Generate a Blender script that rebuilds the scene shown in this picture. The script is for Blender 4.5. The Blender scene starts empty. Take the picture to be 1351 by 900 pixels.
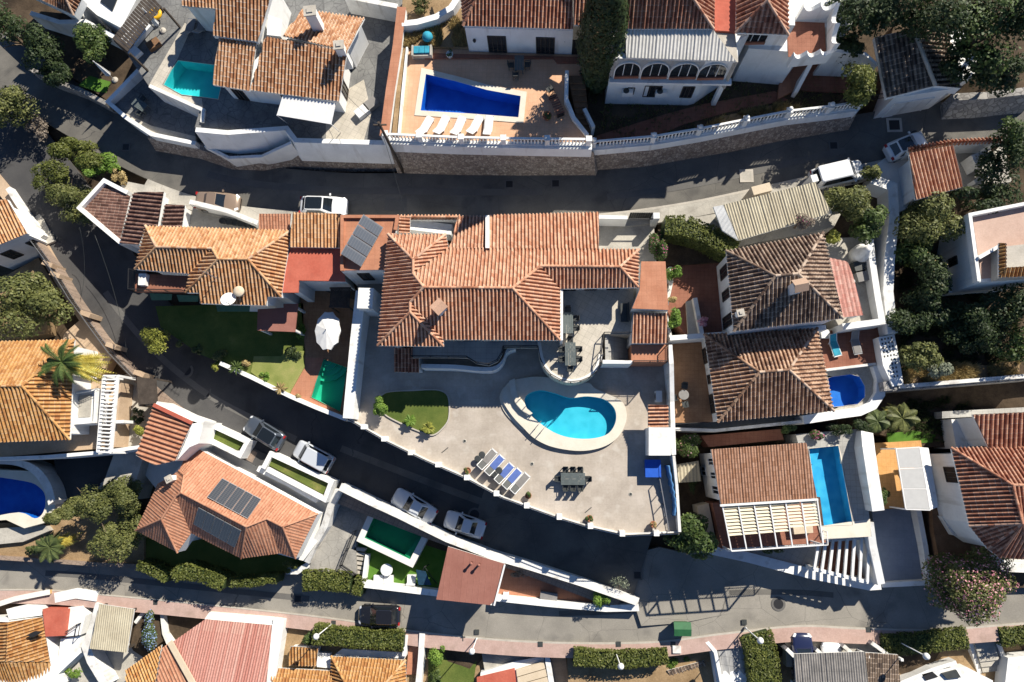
import bpy, math, random
from mathutils import Vector, noise
RND = random.Random(11)
SC = bpy.context.scene
COL = SC.collection
F, CX, CY, ZC = 900.67, 675.5, 450.0, 62.0
# the drone camera looks almost straight down: the point below it lies at photo pixel (717, 600)
DOWN = Vector(((717-CX)/F, -(600-CY)/F, -1)).normalized(); CAMQ = DOWN.rotation_difference(Vector((0, 0, -1)))
_c = CAMQ @ Vector((0, 0, -1)); OX, OY = -_c.x*(ZC-3)/-_c.z, -_c.y*(ZC-3)/-_c.z

# ---------------- camera, sky, sun, exposure ----------------
cam = bpy.data.cameras.new('Camera'); cam.sensor_width = 36; cam.lens = 24.0
cam.clip_start = 0.5; cam.clip_end = 5000
camo = bpy.data.objects.new('Camera', cam); COL.objects.link(camo)
camo.location = (OX, OY, ZC); camo.rotation_euler = CAMQ.to_euler(); SC.camera = camo
SUN_EL = math.radians(40); SUN_AZ = math.atan2(0.66, 0.75)
wd = bpy.data.worlds.new('World'); SC.world = wd; wd.use_nodes = True
wn = wd.node_tree; bg = wn.nodes['Background']
sky = wn.nodes.new('ShaderNodeTexSky'); sky.sky_type = 'NISHITA'; sky.sun_disc = False
sky.sun_elevation = SUN_EL; sky.sun_rotation = SUN_AZ; sky.air_density = 0.8; sky.dust_density = 0.0; sky.ozone_density = 6.0; sky.altitude = 300
wn.links.new(sky.outputs[0], bg.inputs[0]); bg.inputs[1].default_value = 0.07
sl = bpy.data.lights.new('Sun', 'SUN'); sl.energy = 5.0; sl.angle = math.radians(0.5); sl.color = (1, 0.93, 0.81)
so = bpy.data.objects.new('Sun', sl); COL.objects.link(so)
so.rotation_euler = Vector((-0.66*math.cos(SUN_EL), -0.75*math.cos(SUN_EL), -math.sin(SUN_EL))).to_track_quat('-Z', 'Y').to_euler()
SC.view_settings.view_transform = 'Standard'; SC.view_settings.look = 'None'
SC.view_settings.exposure = 0.6; SC.view_settings.gamma = 1.0
SC.cycles.max_bounces = 6; SC.cycles.diffuse_bounces = 2; SC.cycles.transparent_max_bounces = 12

# ---------------- geometry helpers ----------------
def W(px, py, z):
    r = CAMQ @ Vector(((px - CX) / F, (CY - py) / F, -1)); k = (ZC - z) / -r.z
    return Vector((OX + r.x*k, OY + r.y*k, z))
def proj(v):
    q = CAMQ.inverted() @ Vector((v[0]-OX, v[1]-OY, v[2]-ZC)); return CX - q.x/q.z*F, CY + q.y/q.z*F
def Ws(pts, z): return [W(p[0], p[1], z if len(p) < 3 else p[2]) for p in pts]
def area2(p): return sum(p[i].x*p[(i+1) % len(p)].y - p[(i+1) % len(p)].x*p[i].y for i in range(len(p)))
def ccw(p): return p if area2(p) > 0 else p[::-1]
def inset(poly, d):
    p = ccw(poly); n = len(p); out = []
    for i in range(n):
        a, b, c = p[i-1], p[i], p[(i+1) % n]
        u = Vector((b.x-a.x, b.y-a.y)).normalized(); v = Vector((c.x-b.x, c.y-b.y)).normalized()
        n1 = Vector((-u.y, u.x)); n2 = Vector((-v.y, v.x)); m = n1+n2
        k = d/max(0.35, 1+n1.dot(n2))
        out.append(Vector((b.x+m.x*k, b.y+m.y*k, b.z)))
    return out
LOC = {}
class MB:
    def __init__(s): s.v = []; s.f = []; s.uv = {}; s.sm = set(); s.mi = {}
    def add(s, pts, faces, smooth=False, mi=0):
        o = len(s.v); s.v += [tuple(p) for p in pts]
        for f in faces:
            if smooth: s.sm.add(len(s.f))
            if mi: s.mi[len(s.f)] = mi
            s.f.append([o+i for i in f])
        return s
    def quad(s, a, b, c, d, uv=None):
        if uv: s.uv[len(s.f)] = uv
        return s.add([a, b, c, d], [(0, 1, 2, 3)])
    def poly(s, pts, uv=None):
        if uv: s.uv[len(s.f)] = uv
        return s.add(pts, [tuple(range(len(pts)))])
    def prism(s, pts, z0, z1, mi=0):
        p = ccw([Vector(q) for q in pts]); n = len(p)
        b = [(q.x, q.y, z0) for q in p]; t = [(q.x, q.y, z1) for q in p]
        return s.add(b+t, [tuple(range(n-1, -1, -1)), tuple(range(n, 2*n))]+[(i, (i+1) % n, n+(i+1) % n, n+i) for i in range(n)], mi=mi)
    def loft(s, rings, cap=True, smooth=False, close=True):
        n = len(rings[0]); o = len(s.v); pts = [q for r in rings for q in r]; fs = []
        for k in range(len(rings)-1):
            for i in range(n if close else n-1):
                j = (i+1) % n; fs.append((k*n+i, k*n+j, (k+1)*n+j, (k+1)*n+i))
        s.add(pts, fs, smooth)
        if cap:
            s.f.append([o+i for i in range(n-1, -1, -1)]); s.f.append([o+(len(rings)-1)*n+i for i in range(n)])
        return s
    def box(s, c, d, rz=0.0, tilt=None):
        x, y, z = d[0]/2, d[1]/2, d[2]/2; pts = []
        cr, sr = math.cos(rz), math.sin(rz)
        for k in (-z, z):
            for i, j in ((-x, -y), (x, -y), (x, y), (-x, y)):
                q = Vector((i, j, k))
                if tilt: q.rotate(tilt)
                pts.append((c[0]+q.x*cr-q.y*sr, c[1]+q.x*sr+q.y*cr, c[2]+q.z))
        return s.add(pts, [(3, 2, 1, 0), (4, 5, 6, 7), (0, 1, 5, 4), (1, 2, 6, 5), (2, 3, 7, 6), (3, 0, 4, 7)])
    def bar(s, a, b, w, h=None, up=Vector((0, 0, 1))):
        a, b = Vector(a), Vector(b); h = h or w; d = (b-a)
        if d.length < 1e-5: return s
        d.normalize(); x = d.cross(up)
        if x.length < 1e-3: x = d.cross(Vector((0, 1, 0)))
        x.normalize(); y = x.cross(d); pts = []
        for q in (a, b):
            for i, j in ((-1, -1), (1, -1), (1, 1), (-1, 1)): pts.append(q+x*(i*w/2)+y*(j*h/2))
        return s.add(pts, [(0, 1, 2, 3), (7, 6, 5, 4), (4, 5, 1, 0), (5, 6, 2, 1), (6, 7, 3, 2), (7, 4, 0, 3)])
    def tube(s, pts, r, n=8, smooth=True):
        pts = [Vector(p) for p in pts]; rings = []
        for i, p in enumerate(pts):
            d = (pts[min(i+1, len(pts)-1)]-pts[max(i-1, 0)])
            d = d.normalized() if d.length > 1e-6 else Vector((0, 0, 1))
            x = d.cross(Vector((0, 0, 1)));
            if x.length < 1e-3: x = Vector((1, 0, 0))
            x.normalize(); y = x.cross(d); rr = r[i] if isinstance(r, (list, tuple)) else r
            rings.append([p+x*(math.cos(t)*rr)+y*(math.sin(t)*rr) for t in [2*math.pi*k/n for k in range(n)]])
        return s.loft(rings, True, smooth)
    def lathe(s, c, prof, n=16, smooth=True, sx=1, sy=1):
        rings = [[(c[0]+math.cos(2*math.pi*k/n)*r*sx, c[1]+math.sin(2*math.pi*k/n)*r*sy, c[2]+z) for k in range(n)] for r, z in prof]
        return s.loft(rings, True, smooth)
    def build(s, name, mat, parent=None, local=False, origin=None, vis=True):
        me = bpy.data.meshes.new(name); o = bpy.data.objects.new(name, me); COL.objects.link(o)
        if local: L = Vector((0, 0, 0))
        elif parent is not None: L = LOC.get(parent.name, Vector((0, 0, 0)))
        elif origin is not None: L = Vector(origin)
        else:
            xs = [p[0] for p in s.v]; ys = [p[1] for p in s.v]; zs = [p[2] for p in s.v]
            L = Vector(((min(xs)+max(xs))/2, (min(ys)+max(ys))/2, min(zs)))
        me.from_pydata([(p[0]-L.x, p[1]-L.y, p[2]-L.z) for p in s.v], [], s.f)
        for m in (mat if isinstance(mat, (list, tuple)) else [mat]): me.materials.append(m)
        if s.uv:
            uvl = me.uv_layers.new(name='UVMap'); vals = [0.0]*(2*len(me.loops)); k = 0
            for i, f in enumerate(s.f):
                u = s.uv.get(i)
                if u:
                    for j in range(len(f)): vals[2*(k+j)], vals[2*(k+j)+1] = u[j][0], u[j][1]
                k += len(f)
            uvl.data.foreach_set('uv', vals)
        if s.sm: me.polygons.foreach_set('use_smooth', [i in s.sm for i in range(len(s.f))])
        if s.mi: me.polygons.foreach_set('material_index', [s.mi.get(i, 0) for i in range(len(s.f))])
        me.update()
        LOC[o.name] = L
        if parent is not None: o.parent = parent
        else: o.location = L
        return o
def tag(o, label, cat, group=None, kind=None):
    if label: o['label'] = label
    if cat: o['category'] = cat
    if group: o['group'] = group
    if kind: o['kind'] = kind
    return o
def st(o, kind='structure'): o['kind'] = kind; return o
def thing(name, label, cat, loc, group=None, rz=0.0):
    o = bpy.data.objects.new(name, None); COL.objects.link(o); o.empty_display_size = 0.3
    o.location = loc; o.rotation_euler = (0, 0, rz); LOC[o.name] = Vector(loc)
    return tag(o, label, cat, group)
def dup(root, loc, rz, label=None, group=None):
    def cp(o, par):
        c = o.copy(); COL.objects.link(c); c.parent = par
        for ch in [x for x in KIDS.get(o.name, [])]: cp(ch, c)
        return c
    KIDS = {}
    for x in root.children_recursive: KIDS.setdefault(x.parent.name, []).append(x)
    c = cp(root, None); c.location = loc; c.rotation_euler = (0, 0, rz)
    if label: c['label'] = label
    if group: c['group'] = group
    return c
def spline(pts, n=8):
    out = []; P = [Vector(p) for p in pts]; m = len(P)
    for i in range(m-1):
        a, b, c, d = P[max(i-1, 0)], P[i], P[i+1], P[min(i+2, m-1)]
        for k in range(n):
            t = k/n
            out.append(0.5*((2*b)+(c-a)*t+(2*a-5*b+4*c-d)*t*t+(3*b-a-3*c+d)*t**3))
    out.append(P[-1]); return out
def closed_spline(pts, n=6):
    P = [Vector(p) for p in pts]; m = len(P); out = []
    for i in range(m):
        a, b, c, d = P[i-1], P[i], P[(i+1) % m], P[(i+2) % m]
        for k in range(n):
            t = k/n
            out.append(0.5*((2*b)+(c-a)*t+(2*a-5*b+4*c-d)*t*t+(3*b-a-3*c+d)*t**3))
    return out

# ---------------- materials ----------------
def newmat(name):
    m = bpy.data.materials.new(name); m.use_nodes = True; nt = m.node_tree
    return m, nt, nt.nodes['Principled BSDF']
def N(nt, t, **kw):
    n = nt.nodes.new('ShaderNode'+t)
    for k, v in kw.items():
        if hasattr(n, k) and not k[0].isupper(): setattr(n, k, v)
        else: n.inputs[k].default_value = v
    return n
def ramp(nt, stops):
    r = nt.nodes.new('ShaderNodeValToRGB'); e = r.color_ramp.elements
    while len(e) > 1: e.remove(e[-1])
    e[0].position = stops[0][0]; e[0].color = (*stops[0][1], 1)
    for p, c in stops[1:]:
        x = e.new(p); x.color = (*c, 1)
    return r
def mix(nt, fac, a, b, typ='MIX'):
    m = nt.nodes.new('ShaderNodeMix'); m.data_type = 'RGBA'; m.blend_type = typ; L = nt.links.new
    for s, v in ((0, fac), (6, a), (7, b)):
        if isinstance(v, (int, float)): m.inputs[s].default_value = v
        elif isinstance(v, tuple): m.inputs[s].default_value = (*v, 1)
        else: L(v, m.inputs[s])
    return m.outputs[2]
def mth(nt, op, a, b=None):
    m = nt.nodes.new('ShaderNodeMath'); m.operation = op
    for i, v in enumerate((a, b)):
        if v is None: continue
        if isinstance(v, (int, float)): m.inputs[i].default_value = v
        else: nt.links.new(v, m.inputs[i])
    return m.outputs[0]
def wpos(nt):
    return nt.nodes.new('ShaderNodeNewGeometry').outputs['Position']
def vstretch(nt, P, k):
    mp = nt.nodes.new('ShaderNodeMapping'); mp.inputs['Scale'].default_value = (1, 1, k); nt.links.new(P, mp.inputs['Vector']); return mp.outputs[0]
def plain(name, c, rough=0.6, metal=0.0, spec=0.4, coat=0.0, var=0.0, vs=3.0):
    m, nt, b = newmat(name)
    b.inputs['Base Color'].default_value = (*c, 1); b.inputs['Roughness'].default_value = rough
    b.inputs['Metallic'].default_value = metal; b.inputs['Specular IOR Level'].default_value = spec
    b.inputs['Coat Weight'].default_value = coat
    if var:
        n = N(nt, 'TexNoise', Scale=vs, Detail=4.0); nt.links.new(wpos(nt), n.inputs['Vector'])
        r = ramp(nt, [(0.3, tuple(x*(1-var) for x in c)), (0.7, tuple(min(1, x*(1+var*0.6)) for x in c))])
        nt.links.new(n.outputs[0], r.inputs[0]); nt.links.new(r.outputs[0], b.inputs['Base Color'])
    return m
def mottled(name, cols, scale=0.5, fine=6.0, finek=0.25, rough=0.85, bump=0.3, grid=None, gridc=None, cracks=None, spec=0.2, stain=None):
    """cols: ramp stops over a broad noise; fine noise multiplies; optional joint grid (size, rot) and cracks."""
    m, nt, b = newmat(name); L = nt.links.new; P = wpos(nt)
    n1 = N(nt, 'TexNoise', Scale=scale, Detail=6.0, Roughness=0.6); L(P, n1.inputs['Vector'])
    r = ramp(nt, cols); L(n1.outputs[0], r.inputs[0]); c = r.outputs[0]
    n2 = N(nt, 'TexNoise', Scale=fine, Detail=5.0, Roughness=0.7); L(P, n2.inputs['Vector'])
    r2 = ramp(nt, [(0.25, (1-finek,)*3), (0.75, (1+finek*0.6,)*3)]); L(n2.outputs[0], r2.inputs[0])
    c = mix(nt, 1.0, c, r2.outputs[0], 'MULTIPLY')
    if stain:
        n3 = N(nt, 'TexNoise', Scale=stain[1], Detail=3.0); n3.noise_dimensions = '3D'; L(vstretch(nt, P, stain[3]) if len(stain) > 3 else P, n3.inputs['Vector'])
        r3 = ramp(nt, [(0.56, (0, 0, 0)), (0.7, (1, 1, 1))]); L(n3.outputs[0], r3.inputs[0])
        c = mix(nt, mth(nt, 'MULTIPLY', r3.outputs[0], stain[2]), c, stain[0])
    if cracks:
        nw = N(nt, 'TexNoise', Scale=0.8, Detail=3.0); L(P, nw.inputs['Vector'])
        pv = mix(nt, 0.12, P, nw.outputs['Color'], 'LINEAR_LIGHT')
        v = N(nt, 'TexVoronoi', feature='DISTANCE_TO_EDGE', Scale=cracks[0]); L(pv, v.inputs['Vector'])
        k = mth(nt, 'LESS_THAN', v.outputs['Distance'], cracks[1]*cracks[0])
        c = mix(nt, mth(nt, 'MULTIPLY', k, 0.6), c, cracks[2])
    if grid:
        mp = nt.nodes.new('ShaderNodeMapping'); mp.inputs['Rotation'].default_value = (0, 0, grid[1]); L(P, mp.inputs['Vector'])
        br = N(nt, 'TexBrick', Scale=1.0, **{'Mortar Size': grid[2] if len(grid) > 2 else 0.012, 'Brick Width': grid[0], 'Row Height': grid[0] if len(grid) < 4 else grid[3], 'Bias': 0.0})
        br.offset = grid[4] if len(grid) > 4 else 0.0
        br.inputs['Color1'].default_value = (1, 1, 1, 1); br.inputs['Color2'].default_value = (0.93, 0.93, 0.93, 1); br.inputs['Mortar'].default_value = (*(gridc or (0.55,)*3), 1)
        L(mp.outputs[0], br.inputs['Vector']); c = mix(nt, 1.0, c, br.outputs['Color'], 'MULTIPLY')
    L(c, b.inputs['Base Color']); b.inputs['Roughness'].default_value = rough; b.inputs['Specular IOR Level'].default_value = spec
    if bump:
        bp = N(nt, 'Bump', Strength=bump, Distance=0.03); L(n2.outputs[0], bp.inputs['Height']); L(bp.outputs[0], b.inputs['Normal'])
    return m
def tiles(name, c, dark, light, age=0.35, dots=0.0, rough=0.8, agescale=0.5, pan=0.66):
    """barrel tiles: UV counts tile columns and courses"""
    m, nt, b = newmat(name); L = nt.links.new
    uv = nt.nodes.new('ShaderNodeUVMap').outputs[0]
    sp = nt.nodes.new('ShaderNodeSeparateXYZ'); L(uv, sp.inputs[0])
    fl = nt.nodes.new('ShaderNodeVectorMath'); fl.operation = 'FLOOR'; L(uv, fl.inputs[0])
    wnz = nt.nodes.new('ShaderNodeTexWhiteNoise'); wnz.noise_dimensions = '3D'; L(fl.outputs[0], wnz.inputs['Vector'])
    r = ramp(nt, [(0.0, dark), (0.3, c), (0.75, tuple(0.5*(x+y) for x, y in zip(c, light))), (1.0, light)]); L(wnz.outputs[0], r.inputs[0])
    P = wpos(nt); n1 = N(nt, 'TexNoise', Scale=agescale, Detail=7.0, Roughness=0.65); L(P, n1.inputs['Vector'])
    r1 = ramp(nt, [(0.42, (0, 0, 0)), (0.68, (1, 1, 1))]); L(n1.outputs[0], r1.inputs[0])
    col = mix(nt, mth(nt, 'MULTIPLY', r1.outputs[0], age), r.outputs[0], tuple(x*0.55 for x in dark))
    n2 = N(nt, 'TexNoise', Scale=9.0, Detail=3.0); L(P, n2.inputs['Vector'])
    r2 = ramp(nt, [(0.3, (0.78,)*3), (0.7, (1.12,)*3)]); L(n2.outputs[0], r2.inputs[0])
    col = mix(nt, 1.0, col, r2.outputs[0], 'MULTIPLY')
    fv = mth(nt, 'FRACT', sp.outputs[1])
    if pan < 1: col = mix(nt, mth(nt, 'GREATER_THAN', mth(nt, 'FRACT', sp.outputs[0]), 0.53), col, mix(nt, 1.0, col, (pan, pan*.92, pan*.9), 'MULTIPLY'))  # channel half of each tile column darkened, groove shade put into the colour
    if dots:
        k = mth(nt, 'MULTIPLY', mth(nt, 'LESS_THAN', fv, 0.16), dots)
        k = mth(nt, 'MULTIPLY', k, mth(nt, 'GREATER_THAN', wnz.outputs[0], 0.35))
        col = mix(nt, k, col, (0.62, 0.5, 0.4))
    L(col, b.inputs['Base Color']); b.inputs['Roughness'].default_value = rough; b.inputs['Specular IOR Level'].default_value = 0.25
    bp = N(nt, 'Bump', Strength=0.6, Distance=0.05); L(mth(nt, 'SUBTRACT', 1.0, fv), bp.inputs['Height']); L(bp.outputs[0], b.inputs['Normal'])
    return m
def stonewall(name, c1, c2, mortar, sc=2.2):
    m, nt, b = newmat(name); L = nt.links.new; P = wpos(nt)
    nw = N(nt, 'TexNoise', Scale=3.0); L(P, nw.inputs['Vector'])
    pv = mix(nt, 0.06, P, nw.outputs['Color'], 'LINEAR_LIGHT')
    v = N(nt, 'TexVoronoi', Scale=sc); L(pv, v.inputs['Vector'])
    e = N(nt, 'TexVoronoi', feature='DISTANCE_TO_EDGE', Scale=sc); L(pv, e.inputs['Vector'])
    sp = nt.nodes.new('ShaderNodeSeparateColor'); L(v.outputs['Color'], sp.inputs[0])
    r = ramp(nt, [(0, c1), (1, c2)]); L(sp.outputs[0], r.inputs[0])
    k = ramp(nt, [(0.03, (1, 1, 1)), (0.09, (0, 0, 0))]); L(e.outputs['Distance'], k.inputs[0])
    L(mix(nt, k.outputs[0], r.outputs[0], mortar), b.inputs['Base Color']); b.inputs['Roughness'].default_value = 0.9
    bp = N(nt, 'Bump', Strength=0.8, Distance=0.06); L(e.outputs['Distance'], bp.inputs['Height']); L(bp.outputs[0], b.inputs['Normal'])
    return m
def leafmat(name, dark, mid, light, rough=0.55):
    m, nt, b = newmat(name); L = nt.links.new
    g = nt.nodes.new('ShaderNodeNewGeometry')
    r = ramp(nt, [(0, dark), (0.55, mid), (1.0, light)])
    n = N(nt, 'TexNoise', Scale=0.9, Detail=2.0); L(g.outputs['Position'], n.inputs['Vector'])
    f = mth(nt, 'ADD', mth(nt, 'MULTIPLY', g.outputs['Random Per Island'], 0.55), mth(nt, 'MULTIPLY', mth(nt, 'SUBTRACT', n.outputs[0], 0.27), 0.95))
    L(f, r.inputs[0]); L(r.outputs[0], b.inputs['Base Color']); b.inputs['Roughness'].default_value = rough; b.inputs['Specular IOR Level'].default_value = 0.3
    out = nt.nodes['Material Output']; tr = nt.nodes.new('ShaderNodeBsdfTranslucent'); L(r.outputs[0], tr.inputs[0])
    mx = nt.nodes.new('ShaderNodeMixShader'); mx.inputs[0].default_value = 0.22; L(b.outputs[0], mx.inputs[1]); L(tr.outputs[0], mx.inputs[2]); L(mx.outputs[0], out.inputs[0])
    return m
def watermat(name, tint):
    m, nt, b = newmat(name); L = nt.links.new; out = nt.nodes['Material Output']; nt.nodes.remove(b)
    t = nt.nodes.new('ShaderNodeBsdfTransparent'); t.inputs[0].default_value = (*tint, 1)
    gl = nt.nodes.new('ShaderNodeBsdfGlossy'); gl.inputs['Roughness'].default_value = 0.03
    n = N(nt, 'TexNoise', Scale=2.5, Detail=3.0); L(wpos(nt), n.inputs['Vector'])
    bp = N(nt, 'Bump', Strength=0.25, Distance=0.05); L(n.outputs[0], bp.inputs['Height']); L(bp.outputs[0], gl.inputs['Normal'])
    fr = N(nt, 'LayerWeight', Blend=0.5); L(bp.outputs[0], fr.inputs['Normal'])
    k = mth(nt, 'ADD', 0.02, mth(nt, 'MULTIPLY', mth(nt, 'POWER', fr.outputs['Facing'], 5.0), 0.6))
    mx = nt.nodes.new('ShaderNodeMixShader'); L(k, mx.inputs[0]); L(t.outputs[0], mx.inputs[1]); L(gl.outputs[0], mx.inputs[2]); L(mx.outputs[0], out.inputs[0])
    return m
def poolmat(name, c, line):
    m, nt, b = newmat(name); L = nt.links.new; P = wpos(nt)
    nw = N(nt, 'TexNoise', Scale=1.2, Detail=2.0); L(P, nw.inputs['Vector'])
    pv = mix(nt, 0.35, P, nw.outputs['Color'], 'LINEAR_LIGHT')
    v = N(nt, 'TexVoronoi', feature='SMOOTH_F1', Scale=1.6); L(pv, v.inputs['Vector'])
    r = ramp(nt, [(0.2, c), (0.75, line)]); L(v.outputs['Distance'], r.inputs[0]); L(r.outputs[0], b.inputs['Base Color'])
    b.inputs['Roughness'].default_value = 0.5
    return m
def corr(name, c, c2, rough=0.6):
    return mottled(name, [(0.35, c), (0.65, c2)], 0.7, 5.0, 0.15, rough, 0.1)
def solarmat(name, c=(0.05, 0.055, 0.065), line=(0.2, 0.21, 0.22), nx=6, ny=10, rough=0.25):
    m, nt, b = newmat(name); L = nt.links.new
    uv = nt.nodes.new('ShaderNodeUVMap').outputs[0]; sp = nt.nodes.new('ShaderNodeSeparateXYZ'); L(uv, sp.inputs[0])
    fx = mth(nt, 'LESS_THAN', mth(nt, 'FRACT', mth(nt, 'MULTIPLY', sp.outputs[0], nx)), 0.12)
    fy = mth(nt, 'LESS_THAN', mth(nt, 'FRACT', mth(nt, 'MULTIPLY', sp.outputs[1], ny)), 0.12)
    L(mix(nt, mth(nt, 'MAXIMUM', fx, fy), c, line), b.inputs['Base Color']); b.inputs['Roughness'].default_value = rough
    return m

M = {}
M['white'] = mottled('white_render', [(0.3, (0.72, 0.72, 0.7)), (0.6, (0.82, 0.82, 0.8))], 0.8, 12, 0.06, 0.85, 0.08, stain=((0.42, 0.39, 0.34), 1.6, 0.42, 0.12))
M['whitedirty'] = mottled('weathered_white_render', [(0.3, (0.6, 0.58, 0.54)), (0.6, (0.78, 0.77, 0.74))], 0.7, 8, 0.12, 0.9, 0.1, stain=((0.33, 0.3, 0.26), 1.8, 0.55, 0.15))
M['cream'] = mottled('cream_render', [(0.3, (0.55, 0.45, 0.32)), (0.7, (0.65, 0.55, 0.42))], 0.8, 9, 0.1)
M['ochre'] = mottled('ochre_render', [(0.3, (0.5, 0.32, 0.12)), (0.7, (0.6, 0.4, 0.17))], 0.8, 9, 0.1)
M['stone'] = stonewall('rubble_stone', (0.2, 0.15, 0.12), (0.46, 0.39, 0.32), (0.17, 0.14, 0.12), 4.2)
M['stonegrey'] = stonewall('grey_stone', (0.22, 0.21, 0.2), (0.38, 0.36, 0.33), (0.16, 0.15, 0.14))
M['asphaltA'] = mottled('asphalt', [(0.3, (0.155, 0.147, 0.132)), (0.52, (0.205, 0.192, 0.17)), (0.75, (0.255, 0.238, 0.21))], 0.3, 16, 0.25, 0.9, 0.2, cracks=(0.22, 0.008, (0.05, 0.05, 0.05)), stain=((0.095, 0.092, 0.088), 0.45, 0.6))
M['asphaltC'] = mottled('worn_sunlit_asphalt', [(0.3, (0.22, 0.205, 0.18)), (0.52, (0.285, 0.265, 0.23)), (0.75, (0.34, 0.315, 0.275))], 0.3, 16, 0.25, 0.9, 0.2, cracks=(0.25, 0.012, (0.08, 0.075, 0.07)), stain=((0.14, 0.132, 0.12), 0.45, 0.6))  # worn asphalt painted paler, sunlight on the lower road put into the colour
M['asphaltA'] = mottled('shade_darkened_asphalt', [(0.3, (0.105, 0.1, 0.092)), (0.52, (0.15, 0.142, 0.127)), (0.75, (0.2, 0.187, 0.165))], 0.3, 16, 0.25, 0.9, 0.2, cracks=(0.25, 0.01, (0.05, 0.05, 0.05)), stain=((0.07, 0.068, 0.066), 0.45, 0.6))  # road asphalt darkened, the shade on it put into the colour
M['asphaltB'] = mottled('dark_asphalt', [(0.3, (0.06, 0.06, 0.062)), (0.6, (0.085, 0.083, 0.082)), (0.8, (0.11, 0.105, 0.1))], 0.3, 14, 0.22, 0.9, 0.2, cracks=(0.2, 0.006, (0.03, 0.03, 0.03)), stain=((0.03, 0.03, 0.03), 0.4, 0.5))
M['patch'] = mottled('patched_asphalt', [(0.3, (0.12, 0.115, 0.11)), (0.7, (0.15, 0.145, 0.135))], 0.8, 14, 0.2)
M['kerb'] = mottled('kerb_concrete', [(0.3, (0.4, 0.37, 0.32)), (0.7, (0.52, 0.48, 0.42))], 1.0, 9, 0.15)
M['pink'] = mottled('pink_paving', [(0.3, (0.44, 0.3, 0.255)), (0.7, (0.55, 0.4, 0.35))], 0.5, 8, 0.15, grid=(0.3, 0.05, 0.006), gridc=(0.88,)*3, stain=((0.25, 0.17, 0.13), 0.5, 0.5))
M['brownpave'] = mottled('brown_paving', [(0.3, (0.26, 0.2, 0.16)), (0.7, (0.36, 0.27, 0.21))], 0.5, 8, 0.18, grid=(0.4, 0.4, 0.015))
M['concrete'] = mottled('concrete', [(0.3, (0.36, 0.34, 0.3)), (0.7, (0.52, 0.49, 0.43))], 0.5, 7, 0.2, cracks=(0.3, 0.008, (0.2, 0.18, 0.16)), stain=((0.24, 0.22, 0.19), 0.7, 0.5))
M['terrace'] = mottled('stamped_concrete', [(0.28, (0.36, 0.31, 0.26)), (0.5, (0.45, 0.395, 0.335)), (0.72, (0.54, 0.48, 0.42))], 0.4, 6, 0.13, 0.85, 0.15, grid=(0.6, 0.0, 0.006), gridc=(0.86, 0.85, 0.84), stain=((0.58, 0.54, 0.48), 1.0, 0.5))
M['greytile'] = mottled('grey_floor_tile', [(0.3, (0.34, 0.33, 0.31)), (0.7, (0.46, 0.45, 0.42))], 0.7, 7, 0.12, grid=(0.45, 0.02, 0.014), gridc=(0.7,)*3)
M['paletile'] = mottled('pale_floor_tile', [(0.3, (0.46, 0.42, 0.35)), (0.7, (0.6, 0.55, 0.47))], 0.7, 7, 0.12, grid=(0.5, 0.5, 0.014), gridc=(0.7,)*3)
M['redtile'] = mottled('red_floor_tile', [(0.3, (0.25, 0.1, 0.065)), (0.7, (0.33, 0.15, 0.1))], 0.8, 8, 0.14, grid=(0.33, 0.06, 0.014), gridc=(0.75,)*3)
M['terracotta'] = mottled('terracotta_floor', [(0.3, (0.42, 0.18, 0.105)), (0.7, (0.52, 0.25, 0.155))], 0.8, 8, 0.12, grid=(0.4, 0.0, 0.012), gridc=(0.8,)*3)
M['redpaint'] = mottled('red_roof_paint', [(0.3, (0.42, 0.1, 0.065)), (0.7, (0.52, 0.15, 0.1))], 0.8, 6, 0.15, stain=((0.35, 0.1, 0.07), 1.2, 0.4))
M['orangetile'] = mottled('orange_floor_tile', [(0.3, (0.64, 0.37, 0.22)), (0.7, (0.72, 0.45, 0.29))], 0.8, 7, 0.1, grid=(0.35, 0.05, 0.012), gridc=(0.82,)*3)
M['browntile'] = mottled('brown_clay_floor', [(0.3, (0.3, 0.16, 0.085)), (0.7, (0.43, 0.25, 0.14))], 0.8, 6, 0.16, grid=(0.35, 0.05, 0.012), gridc=(0.75,)*3)
M['maroon'] = mottled('brown_red_sheet', [(0.3, (0.26, 0.11, 0.085)), (0.7, (0.31, 0.14, 0.11))], 0.6, 6, 0.1)
M['slate'] = mottled('flagstone', [(0.3, (0.25, 0.24, 0.22)), (0.7, (0.4, 0.38, 0.34))], 0.6, 5, 0.2, cracks=(1.2, 0.02, (0.2, 0.19, 0.17)))
M['graphite'] = mottled('graphite_stone', [(0.3, (0.14, 0.14, 0.14)), (0.7, (0.25, 0.25, 0.24))], 0.7, 6, 0.2, cracks=(1.5, 0.02, (0.09, 0.09, 0.09)))
M['bluefloor'] = mottled('blue_grey_floor', [(0.3, (0.2, 0.25, 0.33)), (0.7, (0.25, 0.3, 0.39))], 0.6, 6, 0.1, grid=(0.6, 0.05, 0.01), gridc=(0.85,)*3)
M['soil'] = mottled('soil', [(0.3, (0.05, 0.036, 0.024)), (0.7, (0.12, 0.085, 0.055))], 0.8, 8, 0.35, 0.95, 0.5)
M['drysoil'] = mottled('dry_earth', [(0.3, (0.24, 0.16, 0.085)), (0.7, (0.4, 0.28, 0.16))], 0.8, 9, 0.35, 0.95, 0.5)
M['tanpath'] = mottled('tan_path', [(0.3, (0.42, 0.3, 0.2)), (0.7, (0.54, 0.41, 0.29))], 0.6, 8, 0.18)
M['lawn'] = mottled('lawn', [(0.3, (0.08, 0.12, 0.025)), (0.6, (0.14, 0.17, 0.04)), (0.75, (0.26, 0.24, 0.08))], 0.5, 18, 0.45, 0.95, 0.7)
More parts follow.
